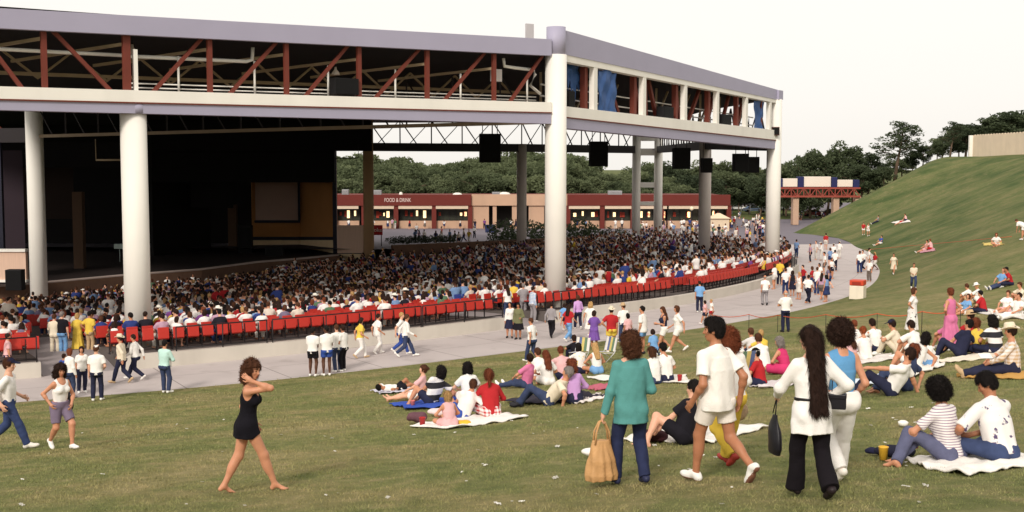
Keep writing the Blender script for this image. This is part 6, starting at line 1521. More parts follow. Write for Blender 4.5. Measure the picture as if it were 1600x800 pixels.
# the knot of people where the path bends round behind the seats
knot = [(1227, 461, 0, 0, 0, 'brown'), (1238, 463, 3, 7, 1, 'dark'), (1249, 468, 3, 0, 2, 'blonde'), (1262, 475, 2, 0, 1, 'dark'), (1276, 461, 0, 0, 0, 'brown'), (1283, 469, 5, 2, 3, 'dark'), (1291, 472, 3, 5, 0, 'black'), (1280, 447, 1, 0, 2, 'black'), (1304, 424, 0, 0, 1, 'black'), (1297, 417, 1, 5, 0, 'brown'), (1266, 410, 0, 2, 1, 'dark'), (1275, 406, 0, 0, 2, 'brown'), (1290, 390, 6, 3, 2, 'dark'), (1311, 404, 4, 0, 2, 'black'), (1283, 407, 4, 0, 2, 'brown'), (1302, 411, 4, 0, 0, 'brown'), (1244, 403, 0, 5, 0, 'dark'), (1343, 427, 0, 0, 0, 'brown'), (1348, 424, 2, 0, 1, 'dark'), (1358, 440, 0, 0, 3, 'auburn'), (1357, 421, 6, 0, 2, 'dark'), (1367, 423, 5, 3, 2, 'blonde'), (1269, 456, 1, 3, 0, 'brown'), (1233, 452, 6, 0, 0, 'brown'), (1255, 452, 2, 3, 1, 'dark'), (1295, 451, 5, 8, 0, 'brown'), (1218, 446, 0, 6, 1, 'dark'), (1210, 452, 1, 0, 2, 'brown'), (1299, 436, 1, 0, 1, 'brown'), (1288, 430, 6, 0, 3, 'dark')]
KP = 'people gathered at the bend of the path'
for u, v, p_, c, b_i, hc in knot:
    p = hit(u, v); standing(p.x, p.y, p.z, rr.uniform(-2.6, 2.6), 'figure in a %s top standing where the path bends', KP, rr, p_, SHIRTS[c], BOTS[b_i], hc)
# ------------------------------------------------------------------ people on the path and on the lawn, one by one
CC = dict(W=(238, 233, 227), K=(30, 28, 34), N=(42, 44, 66), J=(60, 70, 100), B=(58, 84, 160), R=(178, 44, 48), P=(214, 120, 160), Y=(230, 196, 84), U=(120, 84, 160), T=(196, 166, 128), G=(150, 144, 146), M=(190, 222, 212), O=(214, 120, 70), L=(196, 152, 204), Z=(116, 116, 84), C=(226, 212, 188), S=(120, 164, 210), I=(224, 176, 176), H=(206, 60, 110))
CN = dict(W='white', K='black', N='navy', J='blue', B='bright blue', R='red', P='pink', Y='yellow', U='purple', T='tan', G='grey', M='mint', O='orange', L='lilac', Z='olive', C='cream', S='sky blue', I='pale pink', H='deep pink')
def stage_face(p): return math.degrees(math.atan2(-(-30-p.x), 112-p.y))
def ppl(u, v, pose, face, H, sex, sk, hs, hc, top, bot, label, hat=None, sh='W', group=None, fn=None, P=None, **kw):
    p = hit(u, v, fn or lawn_z)
    fc = stage_face(p) if face == 'S' else (stage_face(p)+face[0] if isinstance(face, tuple) else face)
    d = p.y; h = .0155 if d < 33 else (.021 if d < 58 else .034)
    c2 = lambda s: ('none',) if s is None else ((s[0], CC[s[1]]) if len(s) == 2 else (s[0], CC[s[1]], s[2]))
    b, K = person(p, fc, label, H, sex, pose, sk, hs, hc, c2(top), c2(bot), CC[sh] if sh else None, (hat[0], CC[hat[1]]) if hat else None, h=h, seed=int(u*7+v), P=P, group=group, bare=sh is None, **kw)
    return b, K
FZ = flatz
# -- by the aisle mouth and along the path
ppl(98, 556, 'stand', -8, 1.80, 'm', 'l', 'short', 'grey', ('tee', 'K'), ('jeans', 'S'), 'grey-haired man in a black shirt and pale blue jeans in the aisle mouth', fn=FZ, sh='K')
ppl(122, 552, 'stand', 10, 1.66, 'f', 'l', 'bob', 'blonde', ('tee', 'Y'), ('longdress', 'Y'), 'woman in a long yellow dress standing in the aisle mouth', fn=FZ)
ppl(141, 553, 'stand', -20, 1.76, 'm', 't', 'short', 'black', ('tee', 'Y'), ('pants', 'T'), 'man in a pale yellow shirt and tan trousers in the aisle mouth', fn=FZ, sh='T')
ppl(13, 590, 'stand', -60, 1.62, 'm', 'm', 'short', 'dark', ('tee', 'I'), ('pants', 'N'), 'man in a pale pink shirt near the wall end, behind the navy-capped man', fn=FZ, sh='K')
ppl(86, 556, 'stand', 0, 1.70, 'm', 'l', 'short', 'brown', ('long', 'C'), ('pants', 'C'), 'man in cream clothes half hidden by the man in black', fn=FZ)
ppl(110, 622, 'stand', -30, 1.66, 'f', 'm', 'bob', 'auburn', ('long', 'W'), ('jeans', 'J'), 'auburn-haired woman in a long white shirt and jeans seen from behind', sh='G')
ppl(101, 612, 'stand', -20, 1.30, 'm', 't', 'short', 'dark', ('tee', 'B'), ('shorts', 'N'), 'boy in a bright blue shirt beside the auburn-haired woman', fn=FZ)
ppl(129, 614, 'stand', -150, 1.60, 'f', 'm', 'bob', 'dark', ('tee', 'W'), ('jeans', 'N'), 'dark-haired girl in a white T-shirt facing the lawn beside the white-capped man', fn=FZ)
ppl(152, 626, 'stand', 10, 1.80, 'm', 'l', 'short', 'brown', ('tee', 'W'), ('jeans', 'N'), 'man in a white cap, white T-shirt and dark jeans seen from behind', hat=('cap', 'W'))
ppl(191, 599, 'walk', 75, 1.76, 'm', 'm', 'short', 'dark', ('long', 'C'), ('jeans', 'N'), 'man in a cream cowboy hat and dark jeans walking along the path', hat=('cowboy', 'C'), sh='T', fn=FZ, stride=.3)
ppl(212, 594, 'walk', 82, 1.70, 'f', 'm', 'short', 'dark', ('long', 'W'), ('jeans', 'N'), 'person in a loose white shirt and dark jeans walking beside the cowboy hat', fn=FZ, stride=.34, lead=1)
mint, MK = ppl(258, 614, 'stand', -25, 1.80, 'm', 'm', 'short', 'black', ('long', 'M'), ('jeans', 'J'), 'man in a mint shirt and jeans holding a white paper at the path edge')
ppl(489, 588, 'stand', -12, 1.80, 'm', 'd', 'short', 'black', ('tee', 'W'), ('shorts', 'K'), 'tall man in a white T-shirt, black shorts and white socks', P=dict(hands=[(-.05, .26, 1.0), (.08, .26, 1.0)]))
ppl(511, 587, 'stand', 20, 1.84, 'm', 'd', 'short', 'black', ('tee', 'W'), ('shorts', 'B'), 'tall man in a white T-shirt and blue shorts with folded arms', P=dict(hands=[(-.06, .27, 1.12), (.08, .25, 1.08)], yaw=60))
ppl(527, 581, 'stand', 30, 1.78, 'm', 'l', 'short', 'brown', ('tee', 'W'), ('jeans', 'J'), 'man in white T-shirt and blue jeans between the shorts and the black trousers', fn=FZ)
ppl(537, 580, 'stand', 60, 1.74, 'm', 't', 'short', 'dark', ('tee', 'W'), ('pants', 'K'), 'man in white T-shirt and black trousers at the end of the group of four', fn=FZ)
ppl(563, 560, 'walk', -70, 1.68, 'f', 'm', 'bob', 'dark', ('tee', 'Y'), ('pants', 'W'), 'woman in a yellow top and white trousers walking on the path', fn=FZ, sh='T', stride=.24)
ppl(590, 553, 'walk', -60, 1.68, 'f', 'm', 'short', 'dark', ('boxy', 'W'), ('pants', 'W'), 'dark-haired woman all in white carrying something along the path', fn=FZ, stride=.18)
ppl(634, 558, 'walk', -80, 1.78, 'm', 'm', 'short', 'brown', ('long', 'W'), ('jeans', 'J'), 'person in a white shirt and blue jeans striding along the path', fn=FZ, stride=.36)
ppl(626, 553, 'walk', -85, 1.74, 'm', 'l', 'short', 'blonde', ('tee', 'W'), ('jeans', 'B'), 'person in brighter jeans just behind the striding person in white', fn=FZ, stride=.3, lead=1)
ppl(797, 528, 'stand', 175, 1.62, 'f', 'm', 'long', 'dark', ('long', 'W'), ('skirt', 'N'), 'woman in white blouse and dark skirt facing the lawn at the aisle', fn=FZ, sh='K')
ppl(810, 530, 'stand', 165, 1.64, 'f', 't', 'long', 'black', ('jacket', 'Z'), ('skirt', 'K'), 'woman in an olive jacket over a black skirt facing the lawn', fn=FZ, sh='K')
ppl(831, 566, 'walk', 40, 1.66, 'f', 'm', 'short', 'brown', ('tee', 'W'), ('pants', 'J'), 'short-haired woman in a white polo walking off the path onto the grass', P=dict(yaw=20), stride=.26)
ppl(861, 528, 'walk', -20, 1.62, 'f', 'm', 'short', 'dark', ('long', 'G'), ('pants', 'K'), 'woman in a grey top and black trousers carrying a white bag', fn=FZ, sh='K', stride=.24)
ppl(888, 534, 'walk', -40, 1.68, 'f', 'm', 'long', 'dark', ('tee', 'R'), ('jeans', 'S'), 'woman in a red T-shirt and faded jeans stepping along the path', fn=FZ, stride=.34)
ppl(881, 517, 'walk', -30, 1.30, 'f', 'm', 'bob', 'dark', ('tee', 'S'), ('shorts', 'N'), 'child in a pale blue top and navy shorts near the corner column', fn=FZ, stride=.2)
ppl(903, 515, 'walk', 10, 1.66, 'f', 'm', 'bob', 'brown', ('long', 'L'), ('jeans', 'N'), 'woman in a lilac top and jeans walking toward the aisle', fn=FZ)
ppl(928, 546, 'stand', -10, 1.64, 'f', 'm', 'bob', 'dark', ('tee', 'U'), ('dress', 'U'), 'woman in a short purple dress at the path edge', fn=FZ)
ppl(955, 551, 'stand', 4, 1.72, 'm', 'm', 'short', 'dark', ('tee', 'R'), ('shorts', 'Y'), 'man in a pale cowboy hat, red T-shirt and yellow shorts', hat=('cowboy', 'C'))
ppl(974, 536, 'stand', 20, 1.72, 'm', 'm', 'short', 'brown', ('tee', 'W'), ('jeans', 'J'), 'man in a straw hat and white T-shirt beside the red T-shirt', hat=('sunhat', 'T'), fn=FZ)
ppl(922, 528, 'walk', -30, 1.66, 'f', 'm', 'curly', 'blonde', ('tee', 'W'), ('skirt', 'W'), 'blond woman in white behind the purple dress', fn=FZ)
ppl(981, 545, 'stand', 30, 1.50, 'f', 't', 'bob', 'black', ('tee', 'I'), ('shorts', 'N'), 'girl in a pale pink top beside the man with the straw hat', fn=FZ)
ppl(1004, 553, 'stand', 60, 1.72, 'm', 'm', 'short', 'black', ('boxy', 'W'), ('shorts', 'S'), 'black-haired young man in a big white T-shirt and plaid shorts', sh='K')
ppl(1037, 550, 'walk', 95, 1.66, 'f', 'm', 'long', 'brown', ('tank', 'N'), ('shorts', 'W'), 'long-haired woman in a navy top and white shorts on the grass edge', stride=.26, P=dict(hands=[(-.05, .27, 1.1), (.08, .25, 1.06)]))
ppl(1059, 551, 'walk', 88, 1.68, 'f', 'm', 'bob', 'brown', ('tee', 'W'), ('shorts', 'W'), 'woman in white T-shirt and white shorts on the grass edge', stride=.3)
ppl(1022, 556, 'kneel', 30, 1.40, 'f', 'm', 'bob', 'dark', ('tee', 'S'), ('jeans', 'J'), 'child in pale blue kneeling between the young man and the white shorts')
ppl(1093, 488, 'stand', 0, 1.66, 'm', 'm', 'short', 'dark', ('tee', 'S'), ('jeans', 'N'), 'man in a blue T-shirt and dark jeans by the low wall', fn=FZ)
ppl(1195, 477, 'walk', 4, 1.72, 'm', 'm', 'bald', 'grey', ('tee', 'W'), ('pants', 'G'), 'balding man in a white shirt and grey trousers walking away on the path', fn=FZ, sh='K', stride=.16)
ppl(1227, 519, 'stand', 8, 1.74, 'm', 'm', 'bald', 'white', ('tee', 'W'), ('pants', 'N'), 'white-haired steward in a white shirt and navy trousers by the orange cord', sh='K')
ppl(1112, 503, 'walk', 60, 1.15, 'm', 'm', 'short', 'blonde', ('tee', 'W'), ('shorts', 'R'), 'small boy in white and red running along the path', fn=FZ)
ppl(1102, 507, 'walk', 50, 1.20, 'f', 'm', 'bob', 'dark', ('tee', 'I'), ('shorts', 'N'), 'small dark-haired girl beside the running boy', fn=FZ)
for (u, v, c, b, hs, hc, lab, fc) in ((832, 503, 'S', 'G', 'short', 'dark', 'man in a blue checked shirt and grey trousers in the aisle by the corner column', -60), (818, 497, 'G', 'G', 'short', 'grey', 'heavy man in a grey shirt in the aisle by the corner column', 20), (803, 492, 'Y', 'N', 'bob', 'dark', 'woman in a yellow top in the aisle by the corner column', 0), (846, 490, 'C', 'T', 'short', 'dark', 'man in a cream shirt in the aisle by the corner column', 10), (838, 482, 'N', 'K', 'short', 'black', 'man in navy deeper in the aisle by the corner column', -20), (793, 500, 'W', 'J', 'long', 'dark', 'long-haired person in white in the aisle by the corner column', 30)):
    ppl(u, v, 'stand', fc, 1.76, 'm' if hs == 'short' else 'f', 'm', hs, hc, ('plaid' and 'tee', c) if u != 832 else ('long', c, 'plaid'), ('pants', b), lab, fn=FZ)
# -- sitting on the near lawn: first group on blankets
ppl(767, 652, 'cross', 'S', 1.72, 'f', 'm', 'pony', 'auburn', ('long', 'R'), ('pants', 'R', 'plaid'), 'ponytailed woman in a red top sitting on the white blanket', sh=None)
ppl(703, 668, 'cross', (10,), 1.20, 'f', 'm', 'bob', 'blonde', ('tank', 'I'), ('shorts', 'I'), 'small blond child in pale pink sitting on the white blanket', sh=None)
ppl(722, 655, 'side', 'S', 1.50, 'm', 'm', 'short', 'brown', ('tee', 'W'), ('shorts', 'B'), 'person in a white shirt slumped behind the blond child', sh=None)
ppl(673, 634, 'side', (20,), 1.72, 'm', 'm', 'curly', 'black', ('tee', 'K', 'band'), ('shorts', 'N'), 'curly black-haired person in a black and white banded shirt on the blue blanket', sh=None)
ppl(733, 628, 'cross', (0,), 1.66, 'f', 'l', 'curly', 'black', ('tee', 'W'), ('shorts', 'W'), 'curly black-haired person in a plain white T-shirt by the blue blanket', sh=None)
ppl(655, 624, 'legs', (60,), 1.60, 'f', 'l', 'bun', 'brown', ('tee', 'I'), ('shorts', 'W'), 'fair woman in pale pink leaning behind the banded shirt', sh=None)
ppl(622, 613, 'lie', -60, 1.40, 'm', 't', 'short', 'black', ('tee', 'W'), ('shorts', 'K'), 'dark-haired child lying on a thin blanket in white and black', sh=None)
# second group
ppl(822, 606, 'legs', (30,), 1.66, 'f', 'm', 'bun', 'dark', ('tee', 'P'), ('jeans', 'J'), 'woman in a bright pink T-shirt with her dark hair tied up')
ppl(858, 633, 'back', (50,), 1.78, 'm', 'm', 'short', 'grey', ('tee', 'C'), ('jeans', 'J'), 'grey-haired man in a cream shirt lounging back on the dark blanket', sh='K', P=dict(lean=-40, hands=[(-.34, -.4, .06), (.34, -.42, .06)]))
ppl(897, 630, 'cross', (-5,), 1.68, 'f', 'm', 'curly', 'auburn', ('long', 'L'), ('jeans', 'N'), 'woman in a lilac top with thick auburn hair sitting beside the lounging man', sh=None)
ppl(843, 596, 'knees', 'S', 1.70, 'm', 'm', 'short', 'brown', ('tee', 'W'), ('shorts', 'G'), 'brown-haired man in white sitting behind the pink T-shirt')
ppl(856, 601, 'cross', 'S', 1.66, 'f', 'm', 'long', 'auburn', ('tee', 'W'), ('shorts', 'W'), 'auburn long-haired woman in white sitting by the grassy path edge', sh=None)
ppl(880, 594, 'knees', 'S', 1.70, 'm', 'm', 'short', 'auburn', ('tee', 'I'), ('shorts', 'N'), 'short-haired man in a faded pink T-shirt sitting on the grass')
ppl(907, 584, 'knees', 'S', 1.66, 'f', 'd', 'bob', 'black', ('tee', 'Y', 'floral'), ('shorts', 'N'), 'black-haired person in a yellow patterned shirt sitting near the folding chairs')
ppl(933, 584, 'cross', (0,), 1.64, 'f', 'm', 'long', 'blonde', ('tank', 'W'), ('short2', 'S'), 'long blond woman in a white halter and denim shorts', sh=None)
ppl(900, 562, 'knees', 'S', 1.66, 'f', 'm', 'bob', 'dark', ('tee', 'K'), ('jeans', 'N'), 'dark-haired person in black near the grass edge behind the yellow pattern')
ppl(1040, 597, 'cross', (0,), 1.74, 'm', 'm', 'short', 'black', ('tee', 'W'), ('shorts', 'N'), 'black-haired man in white sitting just past the teal jacket')
ppl(1022, 600, 'cross', (10,), 1.64, 'f', 'l', 'bob', 'brown', ('boxy', 'W'), ('jeans', 'J'), 'person in white half hidden by the teal jacket')
# black-shirted sitter behind the man in white
ppl(1066, 694, 'side', 60, 1.68, 'm', 'l', 'short', 'black', ('tee', 'K'), ('shorts', 'K'), 'black-haired youth in a black T-shirt sitting on a white blanket behind the walkers', sh=None)
# third group, beyond the couple in the middle
ppl(1157, 600, 'chair', 'S', 1.66, 'f', 'd', 'short', 'black', ('tee', 'W'), ('shorts', 'W'), 'black-haired person in a striped folding chair on the lawn', P=dict(hz=.34))
ppl(1187, 603, 'cross', (40,), 1.50, 'm', 'm', 'short', 'black', ('tee', 'R'), ('shorts', 'N'), 'boy in a red T-shirt beside the striped folding chair', sh=None)
ppl(1193, 580, 'knees', 'S', 1.74, 'm', 'm', 'short', 'brown', ('boxy', 'W'), ('shorts', 'G'), 'broad man in white sitting beyond the red T-shirt')
ppl(1153, 578, 'knees', 'S', 1.66, 'f', 'm', 'bob', 'auburn', ('tee', 'W'), ('shorts', 'W'), 'auburn-haired woman in white sitting past the light-haired walker')
ppl(1177, 562, 'knees', 'S', 1.70, 'm', 'm', 'short', 'brown', ('tee', 'G', 'stripe'), ('shorts', 'N'), 'man in a white and grey striped shirt sitting in the middle of the lawn')
ppl(1192, 565, 'knees', 'S', 1.66, 'f', 'm', 'short', 'blonde', ('tee', 'Y'), ('shorts', 'W'), 'person in a yellow shirt beside the grey stripes')
ppl(1228, 584, 'cross', (20,), 1.62, 'f', 'm', 'curly', 'grey', ('tank', 'H'), ('dress', 'H'), 'grey-haired woman in a deep pink sundress sitting on the lawn', sh=None)
ppl(1276, 544, 'cross', 'S', 1.20, 'm', 'l', 'short', 'blonde', ('tee', 'W'), ('shorts', 'S'), 'small fair child in white sitting apart near the orange cord', sh=None)
# fourth group
ppl(1331, 568, 'knees', (10,), 1.66, 'f', 'm', 'long', 'brown', ('tee', 'I'), ('shorts', 'I'), 'woman in pale pink sitting behind the round afro')
ppl(1339, 551, 'knees', 'S', 1.70, 'm', 'm', 'short', 'auburn', ('tee', 'W'), ('shorts', 'G'), 'auburn-haired man in white, furthest of the white trio on the lawn')
ppl(1352, 564, 'cross', 'S', 1.64, 'f', 'm', 'short', 'red', ('boxy', 'W'), ('shorts', 'W'), 'red-haired person in white, closest of the white trio on the lawn', sh=None)
ppl(1371, 551, 'knees', 'S', 1.74, 'm', 'm', 'short', 'dark', ('tee', 'W'), ('shorts', 'N'), 'dark-haired man in white of the trio sitting close together')
ppl(1404, 553, 'knees', (30,), 1.72, 'm', 'm', 'short', 'dark', ('tee', 'C'), ('pants', 'C'), 'man in a navy cap and cream clothes sitting hugging his knees', hat=('cap', 'N'))
ppl(1432, 558, 'knees', (10,), 1.74, 'm', 'm', 'short', 'dark', ('tee', 'W'), ('shorts', 'W'), 'dark-haired man in white sitting behind two curly heads')
ppl(1391, 618, 'back', 62, 1.78, 'm', 'm', 'short', 'dark', ('tee', 'W'), ('jeans', 'N'), 'man in a white T-shirt and dark jeans leaning back on one arm', P=dict(yaw=-20, hands=[(-.2, .42, .5), (.42, -.4, .04)], ehint=[(-1, -.3, .2), (.6, -.6, .4)], feet=[(-.14, .58, .08), (.12, .66, .08)], lean=-30))
ppl(1413, 611, 'side', 50, 1.66, 'f', 'm', 'bob', 'auburn', ('tee', 'J'), ('jeans', 'J'), 'woman in blue tucked behind the leaning man in white', sh=None)
ppl(1428, 580, 'side', (0,), 1.64, 'f', 'm', 'curly', 'black', ('tank', 'W'), ('shorts', 'W'), 'curly black-haired woman in a white sleeveless top on a white blanket', sh=None)
ppl(1449, 574, 'cross', (-10,), 1.30, 'm', 'm', 'short', 'brown', ('tee', 'W'), ('shorts', 'S'), 'brown-haired child in white beside the curly black hair', sh=None)
ppl(1499, 557, 'side', (5,), 1.74, 'm', 'm', 'short', 'black', ('tee', 'N'), ('jeans', 'N'), 'man in a navy shirt with a red stripe sitting beside the yellow top')
ppl(1531, 553, 'cross', 'S', 1.66, 'f', 'm', 'bob', 'auburn', ('tee', 'Y'), ('jeans', 'N'), 'auburn-haired woman in a yellow top sitting between navy and black shirts', sh=None)
ppl(1555, 553, 'cross', (-5,), 1.74, 'm', 't', 'curly', 'black', ('tee', 'K', 'band'), ('jeans', 'N'), 'black-haired man in a black and white striped shirt beside the yellow top', sh=None)
ppl(1524, 540, 'knees', 'S', 1.72, 'm', 'm', 'short', 'dark', ('tee', 'R'), ('shorts', 'G'), 'man in a straw hat and red shirt sitting behind the yellow top', hat=('sunhat', 'T'))
ppl(1484, 545, 'knees', 'S', 1.62, 'f', 'm', 'short', 'dark', ('tee', 'P'), ('shorts', 'P'), 'dark-haired child in bright pink beside the navy shirt')
ppl(1425, 524, 'hips', (-150,), 1.58, 'f', 'm', 'bob', 'brown', ('tee', 'K', 'floral'), ('longdress', 'K', 'floral'), 'woman in a black-flecked white dress standing with hands on her hips')
ppl(1484, 548, 'hips', 35, 1.66, 'f', 'm', 'short', 'auburn', ('tank', 'P'), ('longdress', 'P'), 'woman in a long pink dress standing among the sitters')
cow, CK = ppl(1580, 586, 'legs', 72, 1.80, 'm', 'm', 'short', 'dark', ('long', 'T', 'plaid'), ('jeans', 'N'), 'man in a big cream cowboy hat and plaid shirt with legs stretched out', hat=('cowboy', 'C'), sh='T', P=dict(hands=[(-.1, .38, .24), (.12, .4, .26)], lean=2))
# the couple sitting close by at the lower corner
person(hit(1483, 722), 32, 'curly-haired woman in a thinly striped white T-shirt and grey jeans on the blanket', 1.68, 'f', 'side', 'm', 'afro', 'black', ('tee', (150, 126, 146), 'stripe'), ('jeans', (96, 98, 124)), None, h=.011, seed=41, bare=True,
    P=dict(yaw=-10, pitch=18, lean=10, side=-6, feet=[(-.62, .25, .06), (-.5, .34, .08)], khint=[(-.6, .6, .3), (-.2, 1, .4)], hands=[(-.2, .34, .2), (.1, .36, .22)], sw=1.05))
person(hit(1563, 721), 24, 'black-haired man in a white shirt with dark sprigs sitting on the blanket', 1.80, 'm', 'cross', 't', 'short', 'black', ('half', (84, 70, 104), 'floral'), ('jeans', (64, 76, 110)), None, h=.011, seed=43, bare=True,
    P=dict(yaw=38, pitch=26, lean=18, hands=[(-.26, .36, .24), (-.1, .36, .22)]))
# -- far round on the bank
ppl(1517, 475, 'knees', 'S', 1.70, 'm', 'm', 'short', 'brown', ('tee', 'W'), ('shorts', 'T'), 'man in white sitting above the pink dress on the bank')
ppl(1532, 474, 'knees', 'S', 1.66, 'f', 'm', 'short', 'blonde', ('tee', 'W'), ('shorts', 'W'), 'person in a pale sunhat and white on the bank', hat=('sunhat', 'W'))
ppl(1536, 489, 'cross', (10,), 1.70, 'm', 'm', 'short', 'black', ('tee', 'R'), ('jeans', 'N'), 'man in a black cap and red shirt sitting on the bank', hat=('cap', 'K'))
ppl(1509, 492, 'legs', (80,), 1.60, 'f', 'm', 'bob', 'brown', ('tee', 'S'), ('shorts', 'W'), 'girl in pale blue with legs stretched out on the bank')
ppl(1572, 489, 'legs', (90,), 1.68, 'f', 'm', 'short', 'brown', ('tee', 'W'), ('shorts', 'I'), 'brown-haired woman in white with bare legs stretched out on the bank')
ppl(1588, 497, 'legs', (80,), 1.72, 'm', 'm', 'short', 'dark', ('tee', 'W'), ('pants', 'W'), 'man all in white with crossed legs stretched out on the bank')
ppl(1597, 475, 'knees', (60,), 1.72, 'm', 'm', 'short', 'brown', ('tee', 'C'), ('shorts', 'W'), 'man in cream at the edge of the group on the bank')
ppl(1565, 448, 'legs', (70,), 1.72, 'm', 'm', 'short', 'brown', ('tee', 'S'), ('jeans', 'J'), 'man in pale blue with jeans stretched out higher on the bank')
ppl(1578, 446, 'cross', (40,), 1.70, 'm', 't', 'short', 'black', ('tee', 'R'), ('jeans', 'N'), 'man in red sitting against the man in pale blue on the bank')
ppl(1396, 429, 'walk', 150, 1.60, 'f', 'm', 'short', 'dark', ('tee', 'C'), ('skirt', 'C'), 'woman in cream carrying a bundle across the grass by the path end')
ppl(1427, 451, 'walk', 170, 1.50, 'm', 'm', 'short', 'brown', ('tee', 'C'), ('jeans', 'J'), 'boy in a cream shirt and blue jeans walking alone on the bank', P=dict(hands=[(-.1, .25, 1.0), (.1, .25, 1.0)]))
ppl(1349, 367, 'stand', 160, 1.60, 'm', 'm', 'short', 'dark', ('tee', 'R'), ('shorts', 'W'), 'small figure in red and white standing far up the bank')
ppl(1356, 369, 'stand', -160, 1.62, 'f', 'm', 'short', 'brown', ('tank', 'W'), ('shorts', 'W'), 'small figure in white standing beside the red one up the bank')
ppl(1371, 347, 'legs', 80, 1.70, 'm', 'm', 'short', 'dark', ('tee', 'G'), ('jeans', 'N'), 'small figure in grey stretched out by the foot of the sparse pine')
ppl(1376, 381, 'legs', 110, 1.70, 'm', 'm', 'short', 'black', ('tee', 'B'), ('shorts', 'W'), 'small figure in bright blue sitting alone on the bank')
ppl(1408, 348, 'prone', -80, 1.66, 'f', 'm', 'bob', 'brown', None, ('short2', 'R'), 'sunbather lying on the higher white towel, feet to the path', sh=None)
ppl(1416, 345, 'cross', 40, 1.66, 'f', 'm', 'short', 'brown', ('tank', 'I'), ('shorts', 'N'), 'small figure in pale pink sitting on the higher white towel', sh=None)
ppl(1446, 391, 'legs', 80, 1.66, 'f', 'm', 'short', 'dark', ('tank', 'I'), ('shorts', 'I'), 'figure in pale pink of the pair sharing a towel half way up the bank')
ppl(1455, 390, 'cross', 40, 1.66, 'm', 'm', 'short', 'auburn', ('tee', 'I'), ('shorts', 'R'), 'auburn-haired figure of the pair sharing a towel half way up the bank')
ppl(1557, 384, 'cross', 150, 1.68, 'f', 'm', 'bob', 'auburn', ('tee', 'W'), ('shorts', 'W'), 'auburn-haired figure in white sitting on a many-coloured towel', sh=None)
ppl(1600, 374, 'bend', 30, 1.70, 'm', 'm', 'short', 'brown', ('boxy', 'W'), ('shorts', 'W'), 'figure in white bending over high on the bank')
# ------------------------------------------------------------------ blankets, cups, chairs and other things on the grass
def blanket(pix, col, label, name='blanket', kind='cotton', seed=0, th=.02):
    """a cloth lying on the slope; pix: its corners"""
    P = [hit(u, v) for u, v in pix]; rg_ = np.random.default_rng(seed); n = 28
    a, b, c, d = P[:4]; o = sum((Vector(p) for p in P), Vector())/4; bm = bmesh.new(); G = []
    for i in range(n+1):
        row = []
        for j in range(n+1):
            s, t = i/n, j/n; q = a*(1-s)*(1-t)+b*s*(1-t)+c*s*t+d*(1-s)*t
            e = .05*math.sin(7*s+seed)*(abs(t-.5)*2)**3; q = Vector((q.x+e+.03*math.sin(t*17+seed), q.y+.05*math.sin(8*s+2+seed)*(abs(t-.5)*2)**4, 0))
            z = float(lawn_z(q.x, q.y))+.045+.022*math.sin(s*13+3*math.sin(t*6+seed))*math.sin(t*11+seed)+.018*math.sin(s*31+t*9)*math.sin(t*27+seed)
            row.append(bm.verts.new((q.x-o.x, q.y-o.y, z-o.z)))
        G.append(row)
    for i in range(n):
        for j in range(n): bm.faces.new((G[i][j], G[i+1][j], G[i+1][j+1], G[i][j+1])).smooth = True
    bmesh.ops.recalc_face_normals(bm, faces=bm.faces[:]); bmesh.ops.solidify(bm, geom=bm.faces[:], thickness=th); me = bpy.data.meshes.new(name); bm.to_mesh(me); bm.free()
    return tag(link(name, me, cloth(CC[col] if isinstance(col, str) else col, kind), None, o), label, name)
blanket([(1402, 722), (1500, 746), (1640, 724), (1560, 700)], (240, 234, 226), 'rumpled white blanket under the striped T-shirt and the sprigged shirt', seed=1)
blanket([(965, 690), (1110, 694), (1200, 668), (1060, 666)], (240, 234, 226), 'white blanket spread behind the walking man in white', seed=2)
blanket([(640, 668), (700, 672), (826, 653), (760, 648)], (240, 234, 228), 'white blanket under the blond child and the red top', seed=3)
blanket([(612, 634), (640, 642), (770, 631), (730, 622)], (58, 84, 170), 'bright blue blanket under the banded shirt', seed=4)
blanket([(582, 613), (600, 617), (652, 613), (632, 606)], (206, 202, 216), 'thin pale blanket under the lying child', seed=5)
blanket([(788, 630), (850, 634), (952, 622), (890, 612)], (54, 50, 60), 'dark blanket under the lounging man and the lilac top', seed=6)
blanket([(885, 630), (905, 632), (950, 622), (935, 616)], (232, 222, 216), 'pale striped blanket showing beside the lilac top', seed=7)
blanket([(912, 606), (925, 612), (1000, 604), (980, 597)], (186, 100, 116), 'rose-coloured blanket on the grass before the teal jacket', seed=8)
blanket([(915, 590), (935, 596), (1075, 600), (1070, 588)], (236, 230, 222), 'long white blanket under the two people in white past the teal jacket', seed=9)
blanket([(1172, 604), (1190, 608), (1260, 600), (1240, 592)], (214, 204, 206), 'pale grey blanket beside the red T-shirt boy', seed=10)
blanket([(1330, 600), (1350, 606), (1424, 590), (1400, 582)], (214, 222, 232), 'pale blue-white cloth on the grass before the leaning man', seed=11)
blanket([(1405, 586), (1425, 592), (1478, 572), (1455, 562)], (240, 234, 226), 'white blanket under the curly black hair and the child', seed=12)
blanket([(1455, 566), (1480, 568), (1580, 556), (1560, 548)], (226, 214, 196), 'cream blanket under the navy, yellow and striped shirts', seed=13)
blanket([(1494, 586), (1500, 592), (1640, 594), (1640, 582)], (196, 150, 84), 'orange-brown mat under the man in the cowboy hat', seed=14)
blanket([(1285, 570), (1300, 574), (1400, 562), (1390, 554)], (226, 218, 212), 'white blanket under the trio in white', seed=15)
blanket([(1495, 480), (1510, 486), (1600, 500), (1600, 488)], (226, 220, 214), 'pale blanket under the group on the bank', seed=16)
blanket([(1393, 348), (1402, 350), (1424, 347), (1416, 343)], (236, 228, 222), 'higher white towel on the bank', 'towel', seed=17)
